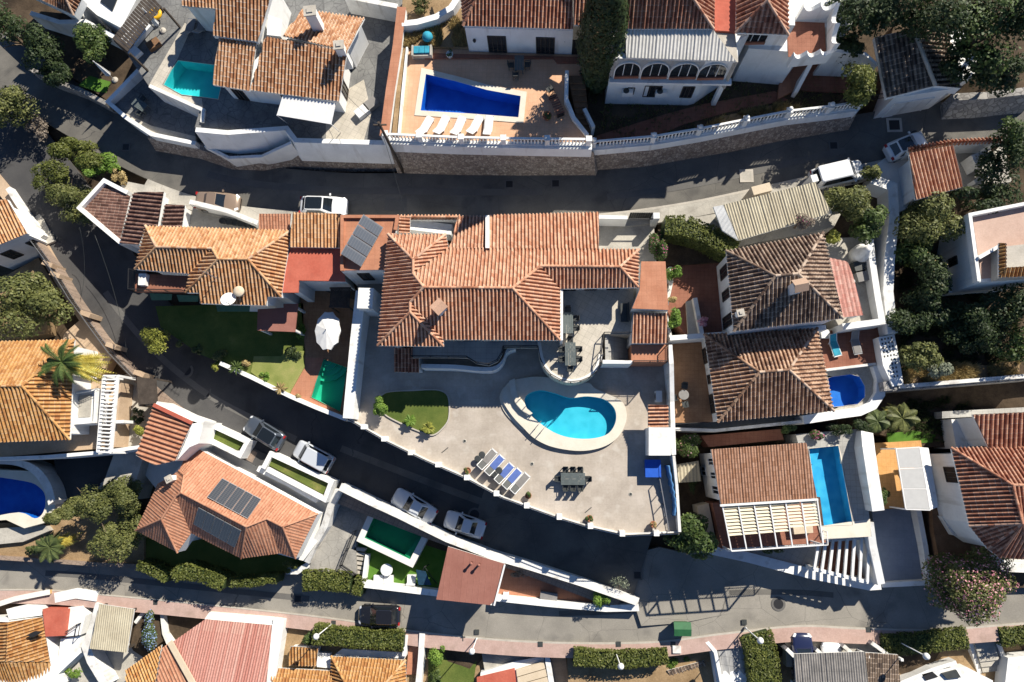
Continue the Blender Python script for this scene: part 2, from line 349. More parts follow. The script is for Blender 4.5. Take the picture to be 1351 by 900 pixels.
M['turf'] = mottled('artificial_turf', [(0.3, (0.07, 0.16, 0.02)), (0.7, (0.11, 0.23, 0.035))], 1.5, 22, 0.3, 0.95, 0.5)
M['lawnfield'] = mottled('parched_sunlit_lawn', [(0.3, (0.17, 0.21, 0.05)), (0.5, (0.27, 0.29, 0.09)), (0.75, (0.42, 0.36, 0.15))], 0.45, 18, 0.4, 0.95, 0.6)  # parched grass, with the sunlight on it put into a brighter colour
M['deck'] = mottled('pool_coping_stone', [(0.3, (0.62, 0.57, 0.47)), (0.7, (0.72, 0.67, 0.57))], 0.9, 8, 0.07)
M['whitestone'] = mottled('white_coping', [(0.3, (0.68, 0.66, 0.61)), (0.7, (0.78, 0.76, 0.71))], 0.9, 8, 0.08)
T = {}
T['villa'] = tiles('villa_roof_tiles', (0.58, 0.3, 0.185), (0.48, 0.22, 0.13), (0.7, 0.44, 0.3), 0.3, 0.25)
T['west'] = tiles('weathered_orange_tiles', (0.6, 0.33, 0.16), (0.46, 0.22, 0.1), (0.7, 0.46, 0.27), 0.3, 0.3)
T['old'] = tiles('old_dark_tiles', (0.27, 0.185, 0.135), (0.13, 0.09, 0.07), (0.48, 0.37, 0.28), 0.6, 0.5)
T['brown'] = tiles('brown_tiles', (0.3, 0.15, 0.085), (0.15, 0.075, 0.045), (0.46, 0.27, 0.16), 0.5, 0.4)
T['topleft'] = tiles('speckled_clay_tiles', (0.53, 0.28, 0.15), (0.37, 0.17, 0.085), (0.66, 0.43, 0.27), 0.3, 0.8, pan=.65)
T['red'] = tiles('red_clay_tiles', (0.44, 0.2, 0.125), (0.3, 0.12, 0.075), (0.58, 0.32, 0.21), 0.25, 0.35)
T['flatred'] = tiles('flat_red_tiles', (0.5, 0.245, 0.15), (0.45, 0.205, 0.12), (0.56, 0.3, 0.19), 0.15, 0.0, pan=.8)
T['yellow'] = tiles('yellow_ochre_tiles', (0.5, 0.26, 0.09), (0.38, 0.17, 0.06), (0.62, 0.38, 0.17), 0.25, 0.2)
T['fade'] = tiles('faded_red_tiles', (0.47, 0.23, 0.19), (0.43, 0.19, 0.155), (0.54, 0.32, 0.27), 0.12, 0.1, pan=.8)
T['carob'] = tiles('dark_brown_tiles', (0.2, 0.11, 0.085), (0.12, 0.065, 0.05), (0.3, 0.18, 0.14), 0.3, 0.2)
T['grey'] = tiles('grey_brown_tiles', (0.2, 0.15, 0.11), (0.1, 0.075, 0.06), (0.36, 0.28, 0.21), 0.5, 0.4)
M['glass'] = plain('window_glass', (0.02, 0.025, 0.03), 0.08, 0, 0.6)
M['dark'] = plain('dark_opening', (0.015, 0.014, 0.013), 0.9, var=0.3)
M['wood'] = mottled('brown_timber', [(0.3, (0.16, 0.085, 0.045)), (0.7, (0.24, 0.14, 0.08))], 1.5, 10, 0.3)
M['darkwood'] = mottled('dark_timber', [(0.3, (0.05, 0.04, 0.033)), (0.7, (0.1, 0.08, 0.065))], 1.5, 10, 0.3)
M['metal'] = plain('grey_metal', (0.35, 0.35, 0.35), 0.4, 0.7)
M['blackmetal'] = plain('black_metal', (0.025, 0.025, 0.027), 0.5, 0.2)
M['whitemetal'] = plain('white_metal', (0.75, 0.75, 0.74), 0.45)
M['plasticwhite'] = plain('white_plastic', (0.75, 0.75, 0.73), 0.4, var=0.06)
M['plasticdark'] = plain('charcoal_plastic', (0.045, 0.05, 0.05), 0.5, var=0.2)
M['tabledark'] = plain('slate_grey_plastic', (0.1, 0.12, 0.12), 0.5, var=0.15)
M['greymesh'] = plain('grey_fabric', (0.23, 0.22, 0.21), 0.9, var=0.12)
M['bluefab'] = plain('blue_fabric', (0.1, 0.16, 0.42), 0.85, var=0.15)
M['canvas'] = plain('white_canvas', (0.72, 0.72, 0.71), 0.85, var=0.08)
M['greencanvas'] = plain('green_canvas', (0.03, 0.1, 0.07), 0.85, var=0.15)
M['terracottapot'] = plain('terracotta_pot', (0.35, 0.14, 0.07), 0.8, var=0.2)
M['rubber'] = plain('tyre_rubber', (0.02, 0.02, 0.02), 0.85)
M['rim'] = plain('alloy_rim', (0.45, 0.45, 0.46), 0.35, 0.8)
M['lampglass'] = plain('lamp_glass', (0.7, 0.72, 0.75), 0.15, 0, 0.6)
M['redlamp'] = plain('red_lamp', (0.35, 0.02, 0.02), 0.25)
M['bark'] = mottled('bark', [(0.3, (0.11, 0.08, 0.055)), (0.7, (0.2, 0.15, 0.11))], 3, 12, 0.35, 0.95, 0.6)
M['solar'] = solarmat('solar_cells', (0.05, 0.055, 0.065), (0.11, 0.115, 0.12), 3, 12)
M['solarblue'] = solarmat('solar_collector', (0.11, 0.125, 0.15), (0.17, 0.18, 0.2), 8, 1, 0.3)
M['water'] = watermat('pool_water', (0.72, 0.93, 0.97))
M['waterdeep'] = watermat('deep_pool_water', (0.6, 0.85, 0.98))
M['watergreen'] = watermat('green_pool_water', (0.52, 0.88, 0.75))
M['pcyan'] = poolmat('cyan_pool_lining', (0.05, 0.5, 0.62), (0.08, 0.58, 0.7))
M['pblue'] = poolmat('blue_pool_mosaic', (0.012, 0.14, 0.52), (0.025, 0.19, 0.6))
M['pteal'] = poolmat('turquoise_pool_lining', (0.05, 0.58, 0.58), (0.08, 0.66, 0.65))
M['pmid'] = poolmat('mid_blue_pool_lining', (0.03, 0.35, 0.62), (0.08, 0.48, 0.72))
M['pgreen'] = poolmat('green_pool_lining', (0.06, 0.5, 0.4), (0.08, 0.56, 0.45))
M['pdark'] = poolmat('dull_green_pool_lining', (0.04, 0.3, 0.18), (0.05, 0.34, 0.21))
LF = {}
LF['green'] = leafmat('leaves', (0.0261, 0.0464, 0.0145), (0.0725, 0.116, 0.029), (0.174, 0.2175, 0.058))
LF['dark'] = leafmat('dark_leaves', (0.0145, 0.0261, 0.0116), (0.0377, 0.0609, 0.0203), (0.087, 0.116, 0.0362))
LF['olive'] = leafmat('olive_leaves', (0.0508, 0.0653, 0.0203), (0.1305, 0.145, 0.0435), (0.2755, 0.2755, 0.0943))
LF['bright'] = leafmat('bright_leaves', (0.058, 0.116, 0.0174), (0.145, 0.2465, 0.0362), (0.29, 0.406, 0.0725))
LF['yellow'] = leafmat('yellow_green_leaves', (0.116, 0.1305, 0.0217), (0.2755, 0.29, 0.0508), (0.493, 0.4785, 0.116))
LF['hedge'] = leafmat('hedge_leaves', (0.045, 0.055, 0.012), (0.115, 0.135, 0.028), (0.215, 0.225, 0.06))
LF['dry'] = leafmat('dry_leaves', (0.1885, 0.1377, 0.058), (0.406, 0.3045, 0.1305), (0.6525, 0.522, 0.261))
LF['gold'] = leafmat('golden_fronds', (0.319, 0.2465, 0.0435), (0.609, 0.5075, 0.1015), (0.8, 0.7975, 0.29))
LF['pine'] = leafmat('pine_needles', (0.0319, 0.0493, 0.0174), (0.087, 0.116, 0.0377), (0.1885, 0.2175, 0.0725))
LF['silver'] = leafmat('silver_leaves', (0.087, 0.1015, 0.0725), (0.2175, 0.2465, 0.174), (0.435, 0.464, 0.348))
LF['pinkflower'] = leafmat('pink_blossom', (0.5075, 0.174, 0.232), (0.725, 0.319, 0.377), (0.8, 0.609, 0.609))
LF['magenta'] = leafmat('magenta_blossom', (0.3625, 0.0435, 0.174), (0.6525, 0.087, 0.319), (0.8, 0.2175, 0.5075))
LF['blueflower'] = leafmat('blue_blossom', (0.174, 0.2465, 0.464), (0.319, 0.435, 0.725), (0.58, 0.696, 0.8))
LF['twig'] = leafmat('grey_twigs', (0.145, 0.116, 0.087), (0.2465, 0.203, 0.1595), (0.377, 0.319, 0.261))
# ---------------- builders for the setting ----------------
def slab(name, pts, z, depth=4.0, mat='concrete', kind='structure', label=None, cat=None, group=None, parent=None):
    """a level surface at height z with real depth below it"""
    mb = MB().prism(Ws(pts, z), z-depth, z)
    o = mb.build(name, M[mat] if isinstance(mat, str) else mat, parent)
    if parent is None: tag(o, label, cat, group, kind)
    return o
def ribbon_rows(cl, o0, o1, dz):
    rows = []
    for i, (x, y, z, hw) in enumerate(cl):
        a = cl[max(i-1, 0)]; b = cl[min(i+1, len(cl)-1)]
        d = Vector((b[0]-a[0], b[1]-a[1])).normalized(); n = Vector((-d.y, d.x))
        f = lambda o: o(hw) if callable(o) else o
        rows.append((Vector((x+n.x*f(o0), y+n.y*f(o0), z+dz)), Vector((x+n.x*f(o1), y+n.y*f(o1), z+dz))))
    return rows
def ribbon(name, cl, o0, o1, dz, mat, depth=0.5):
    rows = ribbon_rows(cl, o0, o1, dz); mb = MB()
    rings = [[a, b, b-Vector((0, 0, depth)), a-Vector((0, 0, depth))] for a, b in rows]
    mb.loft(rings, True)
    return st(mb.build(name, M[mat]))
def centre(pts):
    out = []
    for p in pts:
        w = W(p[0], p[1], p[2]); out.append((w.x, w.y, w.z, p[3]))
    return [tuple(v) for v in spline4(out)]
def spline4(pts, n=8):
    out = []; m = len(pts)
    for i in range(m-1):
        P = [pts[max(i-1, 0)], pts[i], pts[i+1], pts[min(i+2, m-1)]]
        for k in range(n):
            t = k/n
            out.append(tuple(0.5*((2*b)+(c-a)*t+(2*a-5*b+4*c-d)*t*t+(3*b-a-3*c+d)*t**3) for a, b, c, d in zip(*P)))
    out.append(pts[-1]); return out
ROAD_A = centre([(-80, 30, 4.2, 2.6), (-10, 78, 4.3, 2.6), (50, 112, 4.5, 2.6), (110, 150, 4.8, 2.5), (200, 204, 5.3, 2.2), (300, 240, 5.8, 2.0), (430, 254, 6.2, 1.9), (530, 256, 6.4, 1.9), (700, 257, 6.6, 2.0), (800, 250, 6.7, 2.1), (900, 236, 6.9, 2.1), (1000, 215, 7.1, 2.1), (1100, 191, 7.4, 2.2), (1200, 172, 7.8, 2.1), (1351, 152, 8.3, 2.0), (1440, 142, 8.6, 2.0)])
ROAD_B = centre([(-60, 130, 4.1, 2.6), (0, 185, 3.9, 2.2), (62, 262, 3.4, 2.1), (106, 330, 2.9, 2.3), (152, 402, 2.3, 2.3), (205, 463, 1.7, 2.3), (268, 515, 1.1, 2.4), (335, 552, 0.6, 2.6), (425, 594, 0.2, 2.8), (505, 626, 0, 2.9), (605, 664, -0.2, 2.9), (705, 700, -0.3, 2.9), (805, 739, -0.45, 2.8), (846, 754, -0.5, 2.7)])
ROAD_C = centre([(-60, 758, -3.1, 1.4), (60, 757, -3.05, 1.4), (160, 765, -3, 1.4), (330, 783, -2.9, 1.3), (450, 795, -2.7, 1.4), (560, 807, -2.3, 1.7), (700, 814, -1.7, 2.0), (850, 808, -0.9, 2.4), (950, 788, -0.65, 2.9), (1050, 786, -0.55, 2.4), (1130, 792, -0.5, 2.2), (1230, 795, -0.4, 2.1), (1351, 793, -0.2, 1.7), (1440, 790, 0, 1.7)])
CTRL = [(x, y, z) for cl in (ROAD_A, ROAD_B, ROAD_C) for (x, y, z, h) in cl[::3]]
for p in [(675, 480, 2.5), (300, 430, 2.6), (680, 550, 3), (600, 400, 4), (1040, 370, 4), (1010, 500, 2), (1010, 620, 0), (1250, 420, 5), (1250, 640, 1.5), (1300, 700, .6), (1350, 500, 4),
          (250, 100, 7), (650, 100, 8), (900, 60, 9), (1100, 60, 10), (1300, 60, 11), (1200, 100, 9), (100, 30, 6), (20, 20, 5), (300, 0, 9), (700, -60, 12), (1100, -60, 13), (0, -80, 7),
          (30, 380, 2), (40, 520, 0), (60, 640, -2.6), (20, 440, 1.4), (300, 690, -2.4), (480, 700, -1.6), (700, 775, -1.5), (100, 870, -5.2), (300, 880, -5), (500, 880, -4.6), (700, 880, -3.6), (900, 880, -2.8), (1100, 890, -2.2), (1300, 880, -2), (0, 1000, -7), (700, 1000, -6), (1351, 1000, -4), (1500, 300, 8), (1500, 700, 2), (-150, 300, 3), (-150, 600, -2)]:
    w = W(*p); CTRL.append((w.x, w.y, w.z))
def tz(x, y):
    a = b = 0.0
    for cx, cy, cz in CTRL:
        d = (x-cx)**2+(y-cy)**2
        k = 1/(d*d+2.0); a += k*cz; b += k
    return a/b
def ground():
    xs = []; mb = MB()
    g = list(range(-64, 65, 2)); h = list(range(-48, 49, 2))
    xs = [-900, -300, -120]+g+[120, 300, 900]; ys = [-900, -300, -90]+h+[90, 300, 900]
    V = []
    for y in ys:
        for x in xs:
            z = tz(max(-62, min(62, x)), max(-46, min(46, y)))-0.9
            V.append((x, y, z+0.15*noise.noise(Vector((x*.2, y*.2, 0)))))
    n = len(xs); fs = [(j*n+i, j*n+i+1, (j+1)*n+i+1, (j+1)*n+i) for j in range(len(ys)-1) for i in range(n-1)]
    mb.add(V, fs, True); st(mb.build('ground', M['soil'], origin=(0, 0, 0)))
ground()
hwp = lambda k: (lambda hw: hw+k)
hwn = lambda k: (lambda hw: -hw-k)
# with the lines running left to right, positive offsets lie up-slope (towards the top of the photo)
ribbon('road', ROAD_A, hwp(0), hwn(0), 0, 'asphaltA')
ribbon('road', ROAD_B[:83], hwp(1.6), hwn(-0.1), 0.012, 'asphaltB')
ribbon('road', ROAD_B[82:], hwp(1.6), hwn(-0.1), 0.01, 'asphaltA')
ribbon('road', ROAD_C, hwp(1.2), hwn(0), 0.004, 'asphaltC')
for cl, i, j, o0, o1, mt in ((ROAD_A, 38, 66, .55, -.05, 'patch'), (ROAD_A, 72, 98, -.4, -.95, 'patch'), (ROAD_B, 30, 62, .2, -.35, 'patch'), (ROAD_B, 66, 96, 1.1, .5, 'asphaltA'), (ROAD_C, 50, 78, .5, 0.05, 'asphaltA'), (ROAD_C, 8, 30, .3, -.2, 'patch')): ribbon('road_patch', cl[i:j], o0, o1, .018, mt, .05)
ribbon('kerb', ROAD_C[40:], hwn(0), hwn(0.14), 0.1, 'kerb')
ribbon('kerb', ROAD_C[:41], hwn(0), hwn(0.12), 0.1, 'kerb')
ribbon('pavement', ROAD_C, hwn(0.14), hwn(1.3), 0.11, 'pink')
ribbon('pavement', ROAD_B[10:38], hwn(-0.1), hwn(1.1), 0.12, 'tanpath')
ribbon('pavement', ROAD_B[37:101], hwn(-0.1), hwn(0.9), 0.12, 'brownpave')
ribbon('kerb', ROAD_A[33:50], hwn(0), hwn(1.3), 0.12, 'concrete')
ribbon('kerb', ROAD_A[70:103], hwn(0), hwn(0.2), 0.12, 'kerb')
ribbon('pavement', ROAD_A[70:103], hwn(0.2), hwn(1.4), 0.11, 'concrete')
# the junction where the middle and lower roads meet
st(MB().prism(Ws([(790, 742), (870, 722), (950, 740), (1000, 760), (1010, 800), (900, 822), (846, 826), (838, 800)], -0.62), -1.4, -0.612).build('road', M['asphaltC']))

def boundary_wall(label, pts, zb, th=0.25, mat='white', group=None, cap=None, name='boundary_wall', zb_each=False, batter=0.0, parent=None, cat='wall', caph=0.08):
    """pts = (px, py, top height) along the wall top; zb = foot height (number or list)"""
    P = Ws(pts, 0); n = len(P); mb = MB(); rings = []; L, Rr = [], []
    for i in range(n):
        a, b = P[max(i-1, 0)], P[min(i+1, n-1)]
        d1 = Vector((P[i].x-a.x, P[i].y-a.y)); d2 = Vector((b.x-P[i].x, b.y-P[i].y))
        if d1.length < 1e-6: d1 = d2
        if d2.length < 1e-6: d2 = d1
        d1.normalize(); d2.normalize(); m = Vector((-(d1.y+d2.y), d1.x+d2.x)); m.normalize()
        k = th/2/max(0.5, m.dot(Vector((-d1.y, d1.x))))
        L.append(m*k)
    zf = lambda i: zb[i] if isinstance(zb, (list, tuple)) else zb
    for i in range(n):
        p, m = P[i], L[i]; b = m.normalized()*batter
        rings.append([(p.x+m.x, p.y+m.y, p.z), (p.x-m.x, p.y-m.y, p.z), (p.x-m.x-b.x, p.y-m.y-b.y, zf(i)), (p.x+m.x, p.y+m.y, zf(i))])
    mb.loft(rings, True)
    if parent is not None: return mb.build(name, M[mat], parent)
    if cap is None: return tag(mb.build(name, M[mat]), label, cat, group)
    t = thing(name, label, cat, (P[0].x, P[0].y, zf(0)), group)
    mb.build('wall_body', M[mat], t)
    c = MB(); e = 0.06
    c.loft([[(P[i].x+L[i].x*(1+e*2/th), P[i].y+L[i].y*(1+e*2/th), P[i].z+h) for h in (0.003, caph)] + [(P[i].x-L[i].x*(1+e*2/th), P[i].y-L[i].y*(1+e*2/th), P[i].z+h) for h in (caph, 0.003)] for i in range(n)], True)
    c.build('coping', M[cap] if isinstance(cap, str) else cap, t); return t

JR = random.Random(77)
def strip_face(mb, pts, pitch, course, prof):
    """lay tile columns over one roof face; pts[0]->pts[1] is the eave"""
    a, b = pts[0], pts[1]; u = Vector((b.x-a.x, b.y-a.y)).normalized(); w = Vector((-u.y, u.x))
    c = sum(pts, Vector())/len(pts)
    if (c.x-a.x)*w.x+(c.y-a.y)*w.y < 0: w = -w
    Q = [((p.x-a.x)*u.x+(p.y-a.y)*u.y, (p.x-a.x)*w.x+(p.y-a.y)*w.y, p.z) for p in pts]
    u0, u1 = min(q[0] for q in Q), max(q[0] for q in Q); n = len(Q)
    nrm = Vector()
    for i in range(1, n-1): nrm += (pts[i]-pts[0]).cross(pts[i+1]-pts[0])
    nrm.normalize();
    if nrm.z < 0: nrm = -nrm
    slope = 1/max(nrm.z, 0.3)
    ts = []; k = 0
    while u0+k*pitch < u1:
        for t, h in prof:
            jit = JR.uniform(-.05, .05) if t == 0 else jit
            dh = JR.uniform(-.014, .014) if t == 0 else dh
            uu = u0+(k+t+jit*(1-abs(2*t-1)))*pitch
            if uu < u1-1e-4: ts.append((uu, h+dh, k+t))
        k += 1
    ts.append((u1-1e-5, 0, (u1-u0)/pitch)); ts[0] = (u0+1e-5, ts[0][1], 0.0)
    def span(x):
        lo = hi = None
        for i in range(n):
            p, q = Q[i], Q[(i+1) % n]
            if (p[0]-x)*(q[0]-x) <= 0 and abs(p[0]-q[0]) > 1e-7:
                t = (x-p[0])/(q[0]-p[0]); v = p[1]+(q[1]-p[1])*t; z = p[2]+(q[2]-p[2])*t
                if lo is None or v < lo[0]: lo = (v, z)
                if hi is None or v > hi[0]: hi = (v, z)
        return lo, hi
    prev = None
    for x, h, k in ts:
        lo, hi = span(x)
        if lo is None: prev = None; continue
        P = [Vector((a.x+u.x*x+w.x*v, a.y+u.y*x+w.y*v, z))+nrm*h for v, z in (lo, hi)]
        cur = (P, k, lo[0]*slope/course, hi[0]*slope/course)
        if prev:
            km = prev[1]+1e-3
            mb.quad(prev[0][0], P[0], P[1], prev[0][1], [(km, prev[2]), (k-1e-3, cur[2]), (k-1e-3, cur[3]), (km, prev[3])])
        prev = cur
PROF_BARREL = [(0, -.04), (0.02, 0.02), (0.1, 0.075), (0.27, 0.1), (0.44, 0.075), (0.52, 0.02), (0.54, -0.04), (0.77, -0.068)]
PROF_FLAT = [(0, 0.0), (0.3, 0.03), (0.5, 0.0), (0.8, -0.005)]
PROF_FINE = [(0, 0), (0.25, 0.02), (0.5, 0.0), (0.75, -0.016)]
PROF_CORR = [(0, 0), (0.25, 0.03), (0.5, 0.0), (0.75, -0.03)]
def roof(parent, verts, faces, mat, capm=None, pitch=0.285, course=0.38, prof=None, name='roof', under='white', caps=True, capr=0.12, thick=0.12):
    V = [W(*v) for v in verts]; mb = MB(); prof = prof or PROF_BARREL
    for f in faces: strip_face(mb, [V[i] for i in f], pitch, course, prof)
    o = mb.build(name, mat, parent)
    ub = MB(); edges = {}; dev = 0.0
    for f in faces:
        a = V[f[0]]; m = Vector()
        for i in range(1, len(f)-1): m += (V[f[i]]-a).cross(V[f[i+1]]-a)
        m.normalize(); dev = max(dev, max((V[i]-a).dot(m) for i in f)-min((V[i]-a).dot(m) for i in f))
    if dev > .08: thick += dev*1.6
    for k, f in enumerate(faces):
        p = [V[i]-Vector((0, 0, 0.045)) for i in f]
        if area2(p) > 0: p = p[::-1]
        ub.poly([q-Vector((0, 0, thick)) for q in p])
        for i in range(len(f)): edges.setdefault(tuple(sorted((f[i], f[(i+1) % len(f)]))), []).append(k)
    for (i, j), ks in edges.items():
        if len(ks) == 1:
            a, b = V[i]-Vector((0, 0, 0.03)), V[j]-Vector((0, 0, 0.03)); d = Vector((0, 0, thick+0.015))
            ub.quad(a, b, b-d, a-d)
    ub.build('soffit', M[under] if isinstance(under, str) else under, o)
    if caps:
        cb = MB(); cen = [sum((V[i] for i in f), Vector())/len(f) for f in faces]; nn = []
        for f in faces:
            m = Vector()
            for i in range(1, len(f)-1): m += (V[f[i]]-V[f[0]]).cross(V[f[i+1]]-V[f[0]])
            m.normalize(); nn.append(m if m.z > 0 else -m)
        for (i, j), ks in edges.items():
            if len(ks) == 2 and nn[ks[0]].dot(cen[ks[1]]-cen[ks[0]]) < -0.01:
                a, b = V[i], V[j]; d = (b-a); L = d.length; d.normalize(); m = max(1, int(L/0.4))
                x = d.cross(Vector((0, 0, 1))).normalized(); y = x.cross(d)
                if y.z < 0: y = -y
                for k in range(m):
                    p, q = a+d*(L*k/m-0.02), a+d*(L*(k+1)/m); rings = []
                    for c, r in ((p, capr), (q, capr*0.84)):
                        rings.append([c+x*(math.cos(t)*r)+y*(math.sin(t)*r*0.95+0.015) for t in [math.pi*s/6 for s in range(7)]])
                    o0 = len(cb.f); cb.loft(rings, False, True, close=False)
                    for fi in range(o0, len(cb.f)): cb.uv[fi] = [(k*7.1+i, j*3.3+0.5)]*4
        if cb.v: cb.build('ridge_cap', capm or mat, o)
    return o
class House:
    def __init__(s, label, loc, name='house', cat='house', group=None, mat='white'):
        s.t = thing(name, label, cat, loc, group); s.mat = mat; s.fp = None
    def walls(s, pts, zref, z0, z1, ins=0.0, mat=None, name='wall'):
        p = ccw(Ws([(q[0], q[1]) for q in pts], zref))
        if ins: p = inset(p, ins)
        s.fp = p; MB().prism(p, z0, z1).build(name, M[mat or s.mat], s.t); return s
    def roof(s, *a, **k): return roof(s.t, *a, **k)
    def win(s, e, t0, t1, z0, z1, kind='window', mats=('darkwood', 'glass'), bars=1):
        p, q = s.fp[e % len(s.fp)], s.fp[(e+1) % len(s.fp)]
        return opening(s.t, p, q, t0, t1, z0, z1, kind, mats, bars)
def opening(par, p, q, t0, t1, z0, z1, kind='window', mats=('darkwood', 'glass'), bars=1):
    d = Vector((q.x-p.x, q.y-p.y, 0)); L = d.length; d.normalize(); n = Vector((d.y, -d.x, 0))
    a = Vector((p.x, p.y, 0))+d*(t0*L if t0 <= 1 else t0); b = Vector((p.x, p.y, 0))+d*(t1*L if t1 <= 1 else t1); w = 0.07
    fr = MB(); z = Vector((0, 0, 1)); o = n*0.03
    fr.bar(a+z*z0+o, a+z*z1+o, w, 0.08, n); fr.bar(b+z*z0+o, b+z*z1+o, w, 0.08, n)
    fr.bar(a+z*z1+o, b+z*z1+o, 0.08, w, z); fr.bar(a+z*z0+o, b+z*z0+o, 0.08, w, z)
    for k in range(bars):
        c = a+(b-a)*((k+1)/(bars+1)); fr.bar(c+z*z0+o, c+z*z1+o, w*0.7, 0.06, n)
    f = fr.build(kind, M[mats[0]], par)
    g = MB(); i = n*0.02; g.quad(a+z*z0+i, b+z*z0+i, b+z*z1+i, a+z*z1+i); g.build('pane', M[mats[1]], f)
    return f
def chimney(par, px, py, z0, h, w=0.75, d=0.6, rz=0.0, capmat=None, kind=0, mat='white'):
    c = W(px, py, z0+h); m = MB(); m.box((c.x, c.y, z0+h/2-0.5), (w, d, h+1.0), rz)
    o = m.build('chimney', M[mat], par); k = MB()
    if kind == 0:   # little tiled gable on top
        cr, sr = math.cos(rz), math.sin(rz)
        for s in (-1, 1):
            pts = [(-w*.65, s*d*.75, .12), (w*.65, s*d*.75, .12), (w*.65, 0, .5), (-w*.65, 0, .5)]
            k.poly([(c.x+x*cr-y*sr, c.y+x*sr+y*cr, z0+h+z) for x, y, z in pts])
            k.poly([(c.x+x*cr-y*sr, c.y+x*sr+y*cr, z0+h+z-.06) for x, y, z in pts])
        for s in (-1, 1): k.box((c.x+cr*s*w*.35, c.y+sr*s*w*.35, z0+h+.12), (.12, d*.9, .26), rz)
        k.build('chimney_cap', capmat or T['red'], o)
    else:
        k.box((c.x, c.y, z0+h+.06), (w+.16, d+.16, .1), rz); k.box((c.x, c.y, z0+h+.14), (w*.55, d*.55, .1), rz)
        k.build('chimney_cap', M['kerb'], o)
    return o
def pool(label, pts, z, depth, lining, water='water', copew=0.35, cope='deck', smooth=False, name='swimming_pool', drop=0.12, steps=None, inner=None, cope_pts=None):
    """pts at water rim height z; the basin is a real hollow: rim ring, sides, floor, water sheet"""
    P = ccw(Ws(pts, z))
    if smooth: P = closed_spline(P, 6)
    t = thing(name, label, 'pool', tuple(sum(P, Vector())/len(P)-Vector((0, 0, depth))))
    n = len(P)
    b = MB(); fl = [(p.x, p.y, z-depth) for p in P]; top = [(p.x, p.y, z) for p in P]
    b.add(top+fl, [(i, n+i, n+(i+1) % n, (i+1) % n) for i in range(n)]+[tuple(range(n, 2*n))])
    if steps: steps(b)
    b.build('basin', M[lining], t)
    MB().poly([(p.x, p.y, z-drop) for p in P]).build('water_surface', M[water], t)
    O = ccw(Ws(cope_pts, z)) if cope_pts else inset(P, -copew)
    c = MB()
    if not cope_pts:
        c.add([(p.x, p.y, z) for p in P]+[(p.x, p.y, z+.03) for p in P]+[(p.x, p.y, z+.03) for p in O]+[(p.x, p.y, z-.3) for p in O],
              [(i, (i+1) % n, n+(i+1) % n, n+i) for i in range(n)]+[(n+i, n+(i+1) % n, 2*n+(i+1) % n, 2*n+i) for i in range(n)]+[(2*n+i, 2*n+(i+1) % n, 3*n+(i+1) % n, 3*n+i) for i in range(n)])
        c.build('coping', M[cope], t)
    return t, P
def holed(name, outer, hole, z, depth, mat):
    """a patio slab with an opening cut for a pool (outer and hole are world points)"""
    import bmesh
    from mathutils.geometry import delaunay_2d_cdt
    O = ccw(outer); H = ccw(hole); pts = [Vector((p.x, p.y)) for p in O+H]; n, m = len(O), len(H)
    ed = [(i, (i+1) % n) for i in range(n)]+[(n+i, n+(i+1) % m) for i in range(m)]
    v, e, f, *_ = delaunay_2d_cdt(pts, ed, [list(range(n))], 1, 1e-5)
    def ins(x, y):
        k = False
        for i in range(m):
            a, b = H[i], H[i-1]
            if (a.y > y) != (b.y > y) and x < (b.x-a.x)*(y-a.y)/(b.y-a.y)+a.x: k = not k
        return k
    mb = MB(); fs = []
    for t in f:
        cx = sum(v[i].x for i in t)/len(t); cy = sum(v[i].y for i in t)/len(t)
        if not ins(cx, cy): fs.append(tuple(t))
    mb.add([(p.x, p.y, z) for p in v], fs)
    mb.add([(p.x, p.y, z) for p in O]+[(p.x, p.y, z-depth) for p in O], [(i, n+i, n+(i+1) % n, (i+1) % n) for i in range(n)])
    return st(mb.build(name, M[mat]))

# ---------------- vegetation ----------------
def leaves(mb, c, r, n, size, blobs=6, flat=0.0, seed=None, spread=0.74, shell=0.5, up=0.4):
    R = random.Random(seed if seed is not None else RND.random())
    B = []
    for i in range(blobs):
        while True:
            q = Vector((R.uniform(-1, 1), R.uniform(-1, 1), R.uniform(-1, 1)))
            if q.length < 1: break
        k = R.uniform(0.26, 0.55) if blobs > 1 else 1.0
        q = q*spread if blobs > 1 else Vector((0, 0, 0))
        B.append((Vector((c[0]+q.x*r[0], c[1]+q.y*r[1], c[2]+q.z*r[2])), k))
    tot = sum(k*k for _, k in B)
    for bc, k in B:
        for _ in range(int(n*k*k/tot)):
            d = Vector((R.gauss(0, 1), R.gauss(0, 1), R.gauss(0, 1))); d.normalize()
            if d.z < -0.45: d.z = -d.z
            rr = k*(shell+(1-shell)*R.random()**0.5)*(1+0.18*noise.noise(bc+d*2.3))
            p = bc+Vector((d.x*r[0], d.y*r[1], d.z*r[2]))*rr
            nn = (d+Vector((R.uniform(-.9, .9), R.uniform(-.9, .9), R.uniform(-.6, .9)+up))).normalized()
            x = nn.orthogonal().normalized(); x.rotate(__import__('mathutils').Quaternion(nn, R.uniform(0, 6.28))); y = nn.cross(x)
            s = size*R.uniform(0.55, 1.35); e = s*R.uniform(0.45, 0.8)
            mb.add([p-x*s*.5, p+y*e*.5, p+x*s*.5, p-y*e*.5], [(0, 1, 2, 3)])
